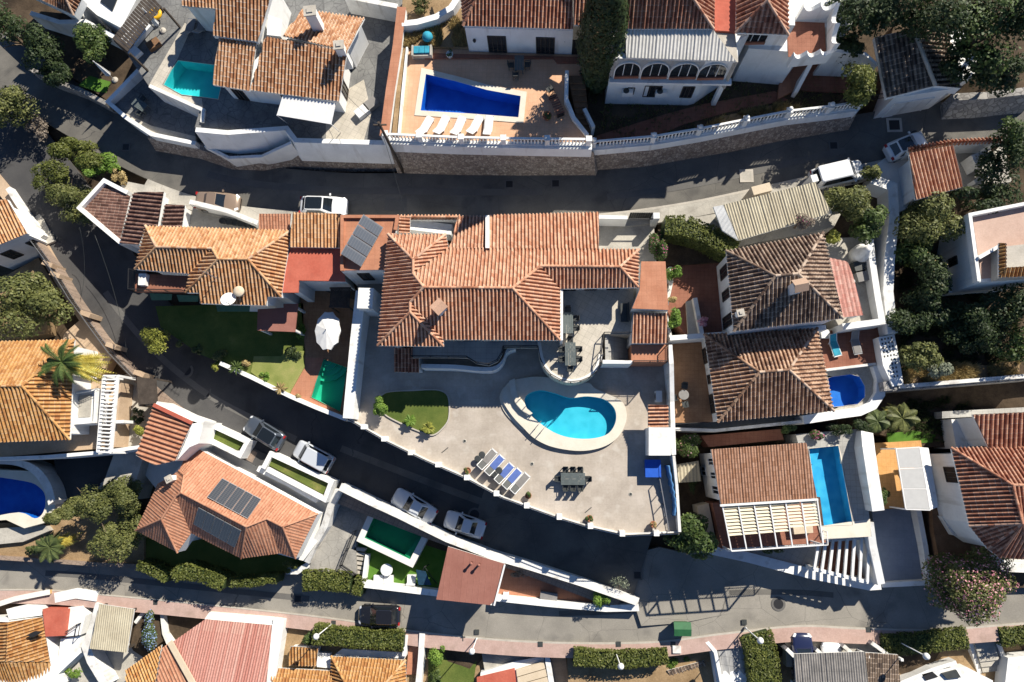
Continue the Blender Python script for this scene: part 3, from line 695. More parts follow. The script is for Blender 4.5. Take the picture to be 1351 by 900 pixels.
def trunk(par, base, top, r, branches=4, spread=1.0, name='trunk', mat=None):
    m = MB(); b, t = Vector(base), Vector(top); k = b+(t-b)*0.55+Vector((RND.uniform(-.15, .15), RND.uniform(-.15, .15), 0))
    m.tube([b, b+(k-b)*.5, k, t], [r*1.25, r, r*.8, r*.3], 7)
    for i in range(branches):
        a = 6.28*i/branches+RND.uniform(-.4, .4); e = t+Vector((math.cos(a)*spread, math.sin(a)*spread, RND.uniform(-.3, .5)))
        m.tube([k, k+(e-k)*.5+Vector((0, 0, .15)), e], [r*.55, r*.35, r*.1], 5)
    return m.build(name, mat or M['bark'], par)
def tree(name, label, px, py, zc, r, zb, leaf='green', n=2500, size=0.28, blobs=9, cat='tree', group=None, flowers=None, seed=None, lean=(0, 0), **kw):
    """px, py: where the middle of the crown (height zc) appears; zb: foot height"""
    c = W(px, py, zc); base = Vector((c.x+lean[0], c.y+lean[1], zb)); t = thing(name, label, cat, tuple(base), group)
    m = MB(); leaves(m, c, r, n, size, blobs, seed=seed, **kw)
    m.build('crown', LF[leaf], t)
    if flowers:
        f = MB(); leaves(f, c+Vector((0, 0, r[2]*.08)), r, flowers[1], flowers[2], blobs, seed=seed, **kw); f.build('blossom', LF[flowers[0]], t)
    h = max(0.15, c.z-zb)
    trunk(t, base, c+Vector((0, 0, -r[2]*.1)), max(0.05, min(0.22, h*.045)), 4, r[0]*.5, name='trunk' if r[2] > 1 else 'stem')
    return t
def hedge(label, pts, z0, h, wd, leaf='hedge', dens=170, size=0.19, name='hedge', group=None, cat='hedge', seed=1):
    """pts: pixel line along the hedge top"""
    R = random.Random(seed); P = Ws(pts, z0+h); m = MB(); tot = 0; core = MB()
    t = thing(name, label, cat, (P[0].x, P[0].y, z0), group)
    for i in range(len(P)-1):
        a, b = P[i], P[i+1]; d = b-a; L = d.length; u = d.normalized(); v = Vector((-u.y, u.x, 0))
        for _ in range(int(L*dens*(wd+h))):
            s = R.random()*L; k = R.random(); tt = R.uniform(-1, 1)
            bump = 0.14*noise.noise(Vector((a.x+u.x*s, a.y+u.y*s, 3))*1.1)
            if k < wd/(wd+1.4*h): p = a+u*s+v*(tt*wd/2)+Vector((0, 0, bump-abs(tt)**3*.15+R.uniform(-.12, .04))); nn = Vector((0, 0, 1))
            else:
                sg = 1 if R.random() < .5 else -1
                p = a+u*s+v*(sg*(wd/2+bump+R.uniform(-.1, .03)))+Vector((0, 0, -R.random()*h)); nn = v*sg+Vector((0, 0, .3))
            nn = (nn+Vector((R.uniform(-.8, .8), R.uniform(-.8, .8), R.uniform(-.4, .6)))).normalized()
            x = nn.orthogonal().normalized(); x.rotate(__import__('mathutils').Quaternion(nn, R.uniform(0, 6.28))); y = nn.cross(x)
            q = size*R.uniform(.5, 1.3); e = q*.65
            m.add([p-x*q*.5, p+y*e*.5, p+x*q*.5, p-y*e*.5], [(0, 1, 2, 3)])
        core.bar(a+Vector((0, 0, -h*.55)), b+Vector((0, 0, -h*.55)), wd*.75, h*.8)
    m.build('foliage', LF[leaf], t); core.build('woody_core', LF['dark'], t); return t
def frond(m, base, ang, L, droop, wd=0.35, rise=0.5, n=12, lw=0.05):
    u = Vector((math.cos(ang), math.sin(ang), 0)); v = Vector((-u.y, u.x, 0)); pts = []
    for i in range(n+1):
        t = i/n; pts.append(base+u*(L*t*(1-.15*t))+Vector((0, 0, L*(rise*t-droop*t*t))))
    m.tube(pts, [0.03*(1-.8*i/n)+.004 for i in range(n+1)], 4)
    for i in range(1, n+1):
        for s in (-1, 1):
            for h in (0, .5):
                p = pts[i]*(1-h)+pts[i-1]*h; l = wd*math.sin(math.pi*(0.12+0.85*(i-h)/n))
                q = p+v*(s*l)+u*(l*.55)+Vector((0, 0, -l*.35)); m.add([p-u*lw, p+u*lw, q], [(0, 1, 2)])
def palm(label, px, py, z, zb, nf=16, L=1.6, leaf='green', dead=0, name='palm_tree', trunkr=0.15, seed=0, dang=None, group=None, droop=.6, wd=.35, cat='palm'):
    R = random.Random(seed); c = W(px, py, z); t = thing(name, label, cat, (c.x, c.y, zb), group)
    m = MB(); m.tube([(c.x, c.y, zb), (c.x, c.y, (zb+z)/2), (c.x, c.y, z)], [trunkr*1.3, trunkr, trunkr*.9], 8); m.build('trunk', M['bark'], t)
    f = MB()
    for i in range(nf): frond(f, c, 6.283*i/nf+R.uniform(-.2, .2), L*R.uniform(.8, 1.1), droop+R.uniform(-.15, .15), wd, R.uniform(.2, .9))
    f.build('fronds', LF[leaf], t)
    if dead:
        f = MB()
        for i in range(dead):
            a = (dang[0]+(dang[1]-dang[0])*R.random()) if dang else R.uniform(0, 6.28)
            frond(f, c-Vector((0, 0, .2)), a, L*R.uniform(.9, 1.25), .8+R.random()*.5, wd, R.uniform(-.1, .2))
        f.build('dead_fronds', LF['gold'], t)
    return t
def pot(label, px, py, z, r=0.28, leaf='green', h=0.45, ph=0.45, n=160, mat='terracottapot', group=None, size=0.12):
    c = W(px, py, z+ph); t = thing('potted_plant', label, 'potted plant', (c.x, c.y, z), group)
    MB().lathe((c.x, c.y, z), [(r*.65, 0), (r*.95, ph*.8), (r*1.05, ph*.82), (r*1.05, ph), (r*.85, ph), (r*.8, ph*.85)], 14).build('pot', M[mat], t)
    if leaf:
        m = MB(); leaves(m, (c.x, c.y, z+ph+h*.4), (r*1.25, r*1.25, h*.7), n, size, 3); m.build('foliage', LF[leaf], t)
    return t
# =============== the large villa in the middle ===============
terr = [(472, 376), (458, 553), (510, 583), (560, 607), (617, 632), (663, 657), (735, 683), (775, 695), (825, 707), (897, 704), (893, 660), (887, 560), (884, 480), (880, 345), (700, 345), (480, 340)]
pool_px = [(692, 530), (697, 520), (713, 515), (732, 519), (752, 525), (775, 523), (797, 527), (810, 538), (813, 552), (808, 566), (797, 575), (775, 579), (750, 577), (730, 570), (712, 558), (700, 547)]
deck_px = [(672, 504), (664, 516), (664, 530), (676, 549), (690, 564), (706, 579), (730, 590), (765, 595), (795, 590), (815, 577), (826, 556), (825, 537), (815, 526), (786, 513), (776, 505), (752, 507), (735, 500), (710, 497), (690, 499)]
ZT = 5.0
def sp(pts, z, n=5): return closed_spline(Ws(pts, z), n)
pw = sp(pool_px, ZT+.36); dk = sp(deck_px, ZT+.36)
holed('terrace', Ws(terr, ZT), sp(pool_px, ZT), ZT, 6.5, 'terrace')
holed('pool_deck', dk, pw, ZT+.36, .5, 'deck')
pt = thing('swimming_pool', 'kidney shaped bright blue pool with a wide cream surround on the big terrace', 'pool', tuple(W(750, 550, ZT-1.3)))
b = MB(); P = ccw(pw); n = len(P)
b.add([(p.x, p.y, ZT+.355) for p in P]+[(p.x, p.y, ZT-.55) for p in P], [(i, n+i, n+(i+1) % n, (i+1) % n) for i in range(n)]+[tuple(range(n, 2*n))]); b.build('basin', M['pcyan'], pt)
MB().poly([(p.x, p.y, ZT+.22) for p in P]).build('water_surface', M['water'], pt)
l = MB()
for px in (0, 7):
    a = W(706+px, 566+px*.75, ZT+.36); e = W(714+px, 556+px*.75, ZT+.36)
    l.tube([a, a+Vector((0, 0, .7)), a+(e-a)*.4+Vector((0, 0, .85)), e+Vector((0, 0, .5)), e+Vector((0, 0, -.8))], .03, 6)
l.build('ladder', M['metal'], pt)
# two curved steps up to the pool deck
for k, (q, z) in enumerate((([(664, 512), (659, 524), (664, 541), (676, 556), (690, 568), (690, 563), (677, 548), (667, 530), (668, 512)], ZT+.12), ([(668, 508), (663.5, 524), (669, 540), (682, 556), (695, 569), (697, 563), (684, 550), (672, 530), (673, 508)], ZT+.24))):
    st(MB().prism(sp(q, z, 3), ZT-.1, z).build('step', M['deck']))
arc = MB(); cu = spline(Ws([(672, 503), (675, 522), (684, 538), (696, 549)], ZT+.36), 6)
arc.loft([[c+Vector((0, 0, 0)), c+Vector((.45, .2, 0)), c+Vector((.45, .2, .3)), c+Vector((0, 0, .3))] for c in cu], True)
tag(arc.build('curved_bench', M['deck']), 'low curved cream bench wall at the shady end of the kidney shaped pool', 'bench')

villa = House('sprawling villa with salmon barrel tile hipped roofs above the big pool terrace', tuple(W(640, 380, ZT)))
vf = [(512, 309), (588, 309), (604, 312), (606, 285), (790, 285), (790, 329), (843, 329), (842, 379), (739, 381), (739, 449), (585, 449), (585, 457), (498, 456)]
MB().prism(Ws([(608, 287), (788, 285), (788, 331), (608, 331)], 9.4), 4.5, 9.1).build('wall', M['white'], villa.t)
villa.walls(vf[:2]+[(592, 327), (790, 329)]+vf[6:], 10.3, 4.5, 10.0, .5)
VV = [(512, 309, 10.3), (588, 309, 10.3), (545, 343, 11.65), (545, 361, 11.65), (559, 379, 12.2), (541, 399, 11.65), (541, 412, 11.65), (498, 456, 10.3), (585, 457, 10.3), (585, 448, 10.3), (676, 380, 12.2), (739, 449, 10.3), (739, 381, 10.3), (713, 351, 11.2), (818, 352, 11.2), (843, 329, 10.35), (842, 379, 10.3), (592, 327, 10.4)]
villa.roof(VV, [[7, 0, 2, 3, 4, 5, 6], [0, 1, 2], [1, 17, 3, 2], [17, 15, 14, 13, 10, 4, 3], [16, 15, 14], [12, 16, 14, 13], [11, 12, 13, 10], [9, 11, 10, 4, 5], [8, 9, 5, 6], [7, 8, 6]], T['villa'])
villa.roof([(604, 285, 9.5), (640, 285, 9.5), (640, 328, 10.38), (592, 329, 10.38), (596, 318, 10.2)], [[0, 1, 2, 3, 4]], T['villa'], caps=False)
villa.roof([(646, 283.5, 9.45), (790, 280, 9.45), (790, 328.5, 10.38), (646, 328.5, 10.38)], [[0, 1, 2, 3]], T['villa'], caps=False)
boundary_wall('', [(643, 284, 9.85), (643, 327, 10.75)], 9.0, .3, 'white', parent=villa.t, name='parapet')
boundary_wall('', [(741, 382, 10.2), (741, 449, 10.2)], 5.0, .2, 'white', parent=villa.t, name='white_gable_wall')
chimney(villa.t, 579, 405, 10.9, 1.5, .75, .65, math.radians(45), T['villa'])
for e in range(len(villa.fp)):
    p, q = villa.fp[e], villa.fp[(e+1) % len(villa.fp)]
    if abs(q.y-p.y) < .6 and q.x > p.x and (q.x-p.x) > 4 and p.y < 5:
        villa.win(e, .12, .3, 7.8, 9.8, 'glass_door'); villa.win(e, .42, .58, 7.8, 9.8, 'glass_door'); villa.win(e, .72, .88, 7.8, 9.8, 'glass_door')
        villa.win(e, .2, .34, 5.1, 7.2, 'glass_door'); villa.win(e, .6, .8, 5.1, 7.2, 'glass_door')
# east wing: flat terracotta roof, lean-to, small terrace
ew = [(846, 345), (878, 345), (882, 409), (834, 407), (844, 382)]
MB().prism(Ws(ew, 9.7), 4.5, 9.6).build('east_wing_wall', M['white'], villa.t)
MB().prism(Ws(ew, 9.72), 9.603, 9.72).build('flat_roof', M['terracotta'], villa.t)
MB().prism(Ws([(835, 412), (881, 412), (880, 452), (833, 452)], 8.6), 4.5, 8.35).build('lean_to_wall', M['white'], villa.t)
villa.roof([(833, 453, 8.5), (880, 453, 8.5), (881, 413, 9.25), (836, 413, 9.25)], [[0, 1, 2, 3]], T['villa'], caps=False)
MB().prism(Ws([(833, 455), (880, 455), (880, 478), (833, 478)], 7.7), 4.5, 7.7).build('roof_terrace', M['terracotta'], villa.t)
# upper patio, round terrace and balcony
UP = 7.7
MB().prism(Ws([(738, 379), (836, 379), (836, 441), (738, 441)], UP), 4.6, UP).build('upper_patio', M['paletile'], villa.t)
rt = [(794, 441), (795, 468), (790, 485), (780, 497), (765, 504), (748, 505), (730, 498), (718, 486), (711.5, 470), (709, 450), (738, 450), (738, 441)]
rc = spline(Ws(rt[:10], UP), 4)+Ws(rt[10:], UP)
MB().prism(rc, 4.7, UP).build('round_terrace', M['paletile'], villa.t)
rim = MB(); rr = spline(Ws(rt[1:10], UP), 4)
rim.loft([[c+Vector((0, 0, .003)), c+Vector((0, 0, .12)), c+(Vector((0.03*(CX), 0, 0))*0)+(W(752, 465, UP)-c).normalized()*.3+Vector((0, 0, .12)), c+(W(752, 465, UP)-c).normalized()*.3+Vector((0, 0, .003))] for c in rr], True)
rim.build('terrace_kerb', M['whitestone'], villa.t)
bal = [(544, 450), (544, 472), (600, 472), (617, 472.5), (629, 480), (645, 482.5), (657, 477), (663, 466), (664, 459), (710, 459), (709, 450)]
MB().prism(Ws(bal, UP), 7.35, UP).build('balcony', M['greytile'], villa.t)
def rail(par, pts, z, h=.95, gap=1.2, mat='blackmetal', glass=True, name='railing', bars=0.0):
    P = Ws(pts, z) if not isinstance(pts[0], Vector) else pts
    r = MB()
    for a, b in zip(P, P[1:]):
        r.bar(a+Vector((0, 0, h)), b+Vector((0, 0, h)), .06)
        r.bar(a+Vector((0, 0, .1)), b+Vector((0, 0, .1)), .04)
        L = (b-a).length; m = max(1, int(L/gap))
        for k in range(m+1):
            q = a+(b-a)*(k/m); r.bar(q, q+Vector((0, 0, h)), .05)
        if bars:
            m = int(L/bars)
            for k in range(m): q = a+(b-a)*((k+.5)/m); r.bar(q+Vector((0, 0, .1)), q+Vector((0, 0, h)), .018)
    return r.build(name, M[mat], par)
rail(villa.t, [(545, 457), (545, 471.5), (617, 472), (629, 479.5), (645, 482), (657, 476.5), (663, 466), (664.5, 459), (709, 458.5)], UP)
rail(villa.t, rr[::3], UP, 1.0)
rail(villa.t, [(796, 441), (834, 441)], UP, .9); rail(villa.t, [(834, 478), (879, 478), (879, 456)], UP, .9, bars=.15); rail(villa.t, [(790, 484), (796, 441)], UP, .9)
sm = MB()
for k in range(9):
    z = UP-.3*(k+1); sm.box(tuple(W(800+k*3.6, 459, z-.3)), (.25, 2.1, .6+.02*k))
sm.build('stairs', M['greytile'], villa.t)
MB().prism(Ws([(795, 475), (834, 476), (834, 480), (795, 480)], UP), 4.7, UP+.1).build('stair_wall', M['white'], villa.t)
# white curved planter wall under the balcony, small tiled porch
cw = spline(Ws([(556, 486), (600, 487), (632, 490), (652, 489), (663, 480), (669, 466), (680, 461)], 6.6), 5)
pl = MB(); pl.loft([[c+Vector((0, .35, 1)), c+Vector((0, 0, 1)), c+Vector((0, 0, -1.7)), c+Vector((0, .35, -1.7))] for c in [Vector((q.x, q.y, 5.7)) for q in cw]], True); pl.build('ground_floor_parapet', M['white'], villa.t)
MB().prism(Ws([(522, 462), (552, 462), (552, 488), (522, 488)], 7), 4.8, 6.6).build('porch_wall', M['white'], villa.t)
villa.roof([(520, 491, 6.75), (553, 492, 6.75), (553, 459, 7.35), (520, 459, 7.35)], [[0, 1, 2, 3]], T['red'], caps=False)
# tall boundary wall on the west side and the front parapet of the terrace with its piers
boundary_wall('thick white wall with stepped top between the villa and the green pool garden', [(476, 384, 7.3), (469, 445, 6.9), (462, 520, 6.7), (459, 552, 6.6)], 2.0, .85, 'white')
tw = thing('terrace_parapet', 'low white parapet with square piers along the road edge of the big terrace', 'parapet', tuple(W(650, 650, ZT)))
edge = [(460, 553), (510, 582), (560, 606.5), (617, 631.5), (663, 656.5), (735, 682.5), (775, 694.5), (825, 706), (896, 703)]
boundary_wall('', [(x, y, ZT+.45) for x, y in edge], -.9, .22, 'whitedirty', parent=tw, name='low_wall')
for x, y in [(480, 563), (507, 579), (542, 597), (578, 613), (616, 630), (655, 651), (695, 667), (738, 682), (779, 694), (821, 704), (866, 703.5)]:
    c = W(x, y, ZT+.75); MB().box((c.x, c.y, ZT+.45), (.42, .42, .9)).build('pier', M['white'], tw)
rail(tw, [W(x, y, ZT+.45) for x, y in edge], 0, .35, 2.0)
# neat oval lawn on the terrace
lw = [(507, 520), (520, 517), (545, 516), (574, 515), (588, 520), (592, 533), (591, 553), (583, 565), (572, 573), (560, 571), (530, 558), (508, 546), (500, 530)]
st(MB().prism(sp(lw, ZT+.05, 4), ZT-.2, ZT+.05).build('lawn', M['lawn']))
q = sp(lw, ZT+.06, 4); k = MB(); k.loft([[c, c+Vector((.0, 0, .07)), c*1+(c-W(545, 540, ZT)).normalized()*.12+Vector((0, 0, .07)), c+(c-W(545, 540, ZT)).normalized()*.12+Vector((0, 0, -.06))] for c in q+[q[0]]], False); st(k.build('lawn_kerb', M['kerb']))
# east side of the terrace: white pool house, wall, air conditioner
boundary_wall('tall white wall down the east side of the big terrace beside the neighbour', [(884, 455, 7.6), (886, 480, 7.6), (887, 530, 6.6), (889, 600, 6.4)], 1.5, .35, 'white')
boundary_wall('slim white wall with blue netting inside, closing the far terrace corner', [(889, 601, 6.3), (893, 640, 6.0), (897, 702, 5.8)], 0.5, .22, 'whitedirty')
ph = House('small white pump house with a strip of red barrel tiles on the terrace edge', tuple(W(868, 570, ZT)), 'pump_house', 'shed')
MB().prism(Ws([(856, 564), (885, 564), (885, 601), (856, 601)], 6.9), 4.8, 6.9).build('wall', M['white'], ph.t)
ph.roof([(855, 563.5, 6.8), (882, 564, 6.8), (882, 534, 7.3), (855, 534, 7.3)], [[1, 2, 3, 0]], T['villa'], caps=False)
# courtyards behind the villa, next to the upper road
slab('driveway', [(788, 283), (862, 287), (866, 345), (788, 345)], 6.75, 3, 'concrete')
slab('driveway', [(526, 284), (606, 284), (606, 312), (526, 312)], 6.3, 3, 'concrete')
boundary_wall('white wall beside the villa driveway on the upper road', [(788, 286, 8.6), (828, 287, 8.6)], 6, .3, 'white')
g = thing('gate', 'dark slatted driveway gate at the back of the villa', 'gate', tuple(W(845, 290, 6.7)))
gm = MB()
for kx in range(12): a = W(830+kx*2.9, 289, 6.8); gm.bar(a, a+Vector((0, 0, 1.5)), .16, .05)
gm.build('slat_panel', M['blackmetal'], g)
fr = MB(); fr.bar(W(829, 289, 8.3), W(865, 289, 8.3), .08); fr.bar(W(829, 289, 6.9), W(865, 289, 6.9), .08); fr.build('gate_frame', M['blackmetal'], g)
pc = W(866, 285, 8.6); tag(MB().box((pc.x, pc.y, 7.5), (.5, .5, 2.4)).build('gate_pillar', M['white']), 'square white pillar at the end of the dark slatted driveway gate', 'pillar')
cw2 = thing('tile_capped_wall', 'wall capped with red barrel tiles along the road behind the villa', 'wall', tuple(W(565, 287, 6.3)))
boundary_wall('', [(526, 288, 8.2), (606, 288, 8.2)], 6, .3, 'white', parent=cw2, name='wall_body')
roof(cw2, [(524, 289.5, 8.25), (607, 289.5, 8.25), (607, 286.5, 8.45), (524, 286.5, 8.45), (607, 284, 8.25), (524, 284, 8.25)], [[0, 1, 2, 3], [4, 5, 3, 2]], T['villa'], caps=True, name='tile_coping')
boundary_wall('pale grey side wall of the sunken driveway behind the villa', [(541, 296, 7.9), (596, 303, 7.6)], 6, .9, 'white')

# =============== flat terracotta roof with collectors ===============
fr_ = House('annexe with a flat terracotta roof carrying tilted solar collectors', tuple(W(480, 320, 5)), 'annexe', 'building')
fp = [(450, 284), (526, 284), (510, 356), (449, 357)]
fr_.walls(fp, 9.5, 4.5, 9.4)
fr_.win(0, .3, .55, 6.5, 8.6)
MB().prism(Ws(fp, 9.42), 9.403, 9.45).build('flat_roof', M['terracotta'], fr_.t)
boundary_wall('', [(451, 357, 9.7), (451, 285.5, 9.7), (524, 285.5, 9.7), (521, 303, 9.7)], 9.42, .25, 'terracotta', parent=fr_.t, name='parapet')
fr_.roof([(541, 308, 9.0), (541, 287, 9.0), (526, 287, 9.3), (526, 308, 9.3)], [[0, 1, 2, 3]], T['villa'], caps=False)
def panel(par, a, b, c, d, mat, frame='metal', name='solar_panel', th=.06, uv=(1, 1)):
    n = (b-a).cross(d-a).normalized()
    if n.z < 0: n = -n
    f = MB(); f.loft([[a, b, c, d], [a+n*th, b+n*th, c+n*th, d+n*th]], True); o = f.build(name, M[frame], par)
    ctr = (a+b+c+d)/4; g = MB(); k = .955
    g.quad(*[ctr+(p-ctr)*k+n*(th+.006) for p in (a, b, c, d)], uv=[(0, 0), (uv[0], 0), uv, (0, uv[1])]); g.build('cells', M[mat], o); return o
A, B, Cc, D = W(481, 284.5, 10.0), W(504.5, 298, 10.0), W(475.5, 350.5, 10.0), W(451, 337, 10.0)
dn = (D-A)
for k in range(4):
    a0, a1 = k/4+.008, (k+1)/4-.008; zt, zb_ = Vector((0, 0, .35)), Vector((0, 0, -.35))
    panel(fr_.t, A+dn*a0+zt, B+dn*a0+zb_, B+dn*a1+zb_, A+dn*a1+zt, 'solarblue')
boundary_wall('pale blue white utility block against the annexe at the head of the wall', [(483, 380, 8.2), (481, 407, 8.2)], 4.8, 1.25, 'white', name='utility_block', cat='outbuilding')

# =============== orange roofed house on the left ===============
wh = House('house with bright orange hipped roofs, green awnings and a satellite dish', tuple(W(280, 350, 3)))
wf = [(194, 300), (381, 305), (369, 390), (353, 390), (350, 401), (264, 399), (264, 385), (247, 385), (251, 360), (180, 354)]
wh.walls(wf, 8.5, 2.4, 8.3, .35)
WV = [(192, 298, 8.6), (384, 304, 8.6), (327, 342, 10.2), (288, 342, 10.2), (280, 328, 9.85), (206, 326, 9.8), (178, 355, 8.6), (250, 361, 8.6), (245, 386, 8.6), (263, 386, 8.6), (263, 400, 8.3), (351, 403, 8.3), (353, 391, 8.55), (371, 392, 8.6)]
wh.roof(WV, [[0, 1, 2, 3, 4, 5], [6, 0, 5], [6, 7, 4, 5], [7, 8, 3, 4], [10, 11, 12, 13, 2, 3, 8, 9], [13, 1, 2]], T['west'], pitch=.3)
wh.roof([(383, 326, 8.9), (449, 327, 8.9), (450, 282, 9.6), (386, 280, 9.6)], [[0, 1, 2, 3]], T['west'], caps=False)
MB().prism(Ws([(386, 283), (449, 284), (447, 325), (385, 324)], 9), 5, 8.7).build('wing_wall', M['white'], wh.t)
wh.roof([(341, 304, 8.5), (382, 304, 8.5), (384, 282, 8.9), (342, 282, 8.9)], [[0, 1, 2, 3]], T['flatred'], pitch=.25, prof=PROF_CORR, caps=False)
rf = [(383, 327), (449, 328), (455, 371), (394, 370), (393, 386), (372, 386), (376, 360)]
MB().prism(Ws(rf, 8.5), 8.3, 8.5).build('flat_red_roof', M['redpaint'], wh.t)
MB().prism(inset(Ws(rf, 8.5), .35), 2.6, 8.297).build('wing_wall', M['white'], wh.t)
MB().prism(Ws([(340, 408), (374, 406), (374, 401), (393, 401), (389, 438), (339, 436)], 6.1), 5.95, 6.1).build('porch_roof', M['maroon'], wh.t)
for x, y in ((342, 434), (387, 435), (388, 404)):
    c = W(x, y, 6); MB().box((c.x, c.y, 4.3), (.18, .18, 3.3)).build('porch_post', M['white'], wh.t)
MB().prism(Ws([(179, 361), (247, 364), (245, 386), (178, 385)], 7.6), 7.3, 7.6).build('balcony', M['redtile'], wh.t)
rail(wh.t, [(247, 386), (178, 385), (179, 358)], 7.6, 1.0, bars=.14)
MB().prism(Ws([(183, 361), (193, 361), (191, 376), (182, 376)], 8.1), 7.603, 8.1).build('balcony_box', M['white'], wh.t)
for (x0, x1, y0, y1) in ((197, 227, 387, 396), (233, 262, 389, 398), (284, 330, 400, 411)):
    a, b_, c, d = W(x0, y0, 7.4), W(x1, y0+1, 7.4), W(x1-1, y1, 6.9), W(x0+3, y1, 6.9); m = MB()
    m.loft([[a, b_, c, d], [p-Vector((0, 0, .04)) for p in (a, b_, c, d)]], True); m.build('awning', M['greencanvas'], wh.t)
ds = MB(); dc = W(302, 396, 9.0); mm = __import__('mathutils').Euler((math.radians(-18), math.radians(12), math.radians(20))).to_matrix()
rings = [[dc+mm @ Vector((math.cos(t)*r*.62, math.sin(t)*r*.62, r*r*.18)) for t in [6.283*k/18 for k in range(18)]] for r in (1, .8, .55, .3, .05)]
ds.loft(rings, True, True); dish = ds.build('satellite_dish', M['plasticwhite'], wh.t)
am = MB(); am.tube([dc, dc+Vector((.1, .1, -.9))], .05); am.tube([dc+mm @ Vector((0, -.6, .15)), dc+mm @ Vector((0, 0, .75))], .02); am.build('dish_arm', M['metal'], dish)
t = MB(); c = W(314, 384, 9.4); t.lathe((c.x, c.y, 9.0), [(.4, 0), (.45, .3), (.43, .34), (.1, .38)], 16); t.build('round_vent_cap', M['cream'], wh.t)
an = MB(); c = W(283, 366, 9.6); an.tube([(c.x, c.y, 9.2), (c.x, c.y, 10.8)], .025); an.bar((c.x-.8, c.y+.4, 10.7), (c.x+.8, c.y-.4, 10.7), .03)
for k in range(5): an.bar((c.x-.7+k*.35-.12, c.y+.35-k*.17-.25, 10.7), (c.x-.7+k*.35+.12, c.y+.35-k*.17+.25, 10.7), .02)
an.build('aerial', M['metal'], wh.t)
wh.roof([(172, 259, 6.7), (158, 318, 6.7), (106, 274, 6.3), (138, 241, 6.3)], [[0, 1, 2, 3]], T['carob'], pitch=.28, prof=PROF_CORR, caps=False)
MB().prism(inset(Ws([(172, 259), (158, 318), (106, 274), (138, 241)], 6.4), .15), 2.5, 6.15).build('outhouse_wall', M['white'], wh.t)
boundary_wall('', [(160, 321, 6.9), (104, 274, 6.7), (137, 238, 6.7), (168, 254, 6.8)], 2.4, .35, 'white', parent=wh.t, name='parapet')
wh.roof([(158, 321, 7.0), (176, 254, 7.0), (216, 253, 7.5), (208, 298, 7.5), (192, 300, 7.4), (183, 323, 7.2)], [[0, 1, 2, 3, 4, 5]], T['carob'], pitch=.36, caps=False)
MB().prism(inset(Ws([(158, 321), (176, 254), (216, 253), (208, 298), (192, 300), (183, 323)], 7), .2), 2.5, 6.85).build('outhouse_wall', M['white'], wh.t)
wh.roof([(213, 299, 7.3), (218, 269, 7.3), (244, 271, 7.7), (240, 300, 7.7)], [[0, 1, 2, 3]], T['carob'], pitch=.36, caps=False)
MB().prism(inset(Ws([(213, 299), (218, 269), (244, 271), (240, 300)], 7), .1), 2.5, 7.2).build('outhouse_wall', M['white'], wh.t)
slab('patio', [(160, 238), (200, 246), (255, 268), (345, 285), (345, 310), (160, 300)], 5.75, 3.5, 'concrete')
boundary_wall('whitewashed roadside wall sloping beside the brown car', [(250, 266, 7.3), (300, 278, 7.3), (340, 294, 7.4)], 5, .4, 'whitedirty')
# garden, lawns, green pool
slab('garden', [(205, 404), (400, 400), (402, 480), (383, 521), (330, 494), (265, 468), (212, 432)], 3.4, 3, 'lawn')
slab('lawn', [(335, 470), (371, 470), (375, 463), (401, 463), (402, 484), (382, 519), (350, 505), (331, 491)], 3.5, .3, 'lawnfield')  # outline follows the sunlit part of the lawn, painted brighter
boundary_wall('knee high white wall edging the sunlit lawn above the road', [(290, 479, 3.75), (330, 497, 3.75), (383, 523, 3.75), (418, 538, 3.8), (456, 553, 3.9)], 0, .35, 'white')
gp = [(427, 474), (458, 485), (449, 543), (410, 524)]
gpo = [(395, 384), (474, 380), (470, 430), (462, 500), (456, 550), (418, 536), (383, 520), (403, 468)]
gw = Ws(gp, 3.4); holed('patio', Ws(gpo, 3.4), gw, 3.4, 3.5, 'browntile')
slab('patio', [(400, 472), (427, 472), (410, 525), (448, 545), (447, 549), (383, 520)], 3.415, .1, 'terracotta')
def gsteps(b):
    c = W(428, 472, 3.4)
    for k, r in enumerate((2.0, 1.55, 1.1, .65)):
        b.prism([c+Vector((math.cos(t)*r, math.sin(t)*r, 0)) for t in [math.radians(-110+s*12) for s in range(9)]]+[c], 2.2, 2.45+.2*k)
pool('wedge shaped green pool with curved steps beside the white parasol', gp, 3.42, 1.3, 'pgreen', 'watergreen', .02, 'terracottapot', steps=gsteps)
um = thing('parasol', 'large oval white garden parasol standing by the green wedge shaped pool', 'parasol', tuple(W(430, 435, 3.4)))
c = W(430, 435, 6.1); m = MB(); nn = 10
rim_ = [Vector((c.x+math.cos(6.283*k/nn)*1.12, c.y+math.sin(6.283*k/nn)*1.72, 5.6)) for k in range(nn)]
for k in range(nn):
    a, b_ = rim_[k], rim_[(k+1) % nn]; mid = (a+b_)/2*.96+c*.04; mid.z = 5.68
    m.poly([c, a, mid]); m.poly([c, mid, b_]); m.quad(a, mid, mid-Vector((0, 0, .2)), a-Vector((0, 0, .2))); m.quad(mid, b_, b_-Vector((0, 0, .2)), mid-Vector((0, 0, .2)))
m.build('canopy', M['canvas'], um); MB().tube([(c.x, c.y, 3.4), (c.x, c.y, 6.3)], .04).build('pole', M['metal'], um); MB().lathe((c.x, c.y, 3.4), [(.35, 0), (.35, .1), (.08, .14)], 14).build('base', M['kerb'], um)
pg = thing('pergola', 'dark slatted pergola in the shade above the white parasol', 'pergola', tuple(W(448, 393, 3.4)))
sl_ = MB()
for k in range(14): sl_.bar(W(437+k*1.9, 379, 6.2), W(435.5+k*1.9, 406, 6.2), .1, .06)
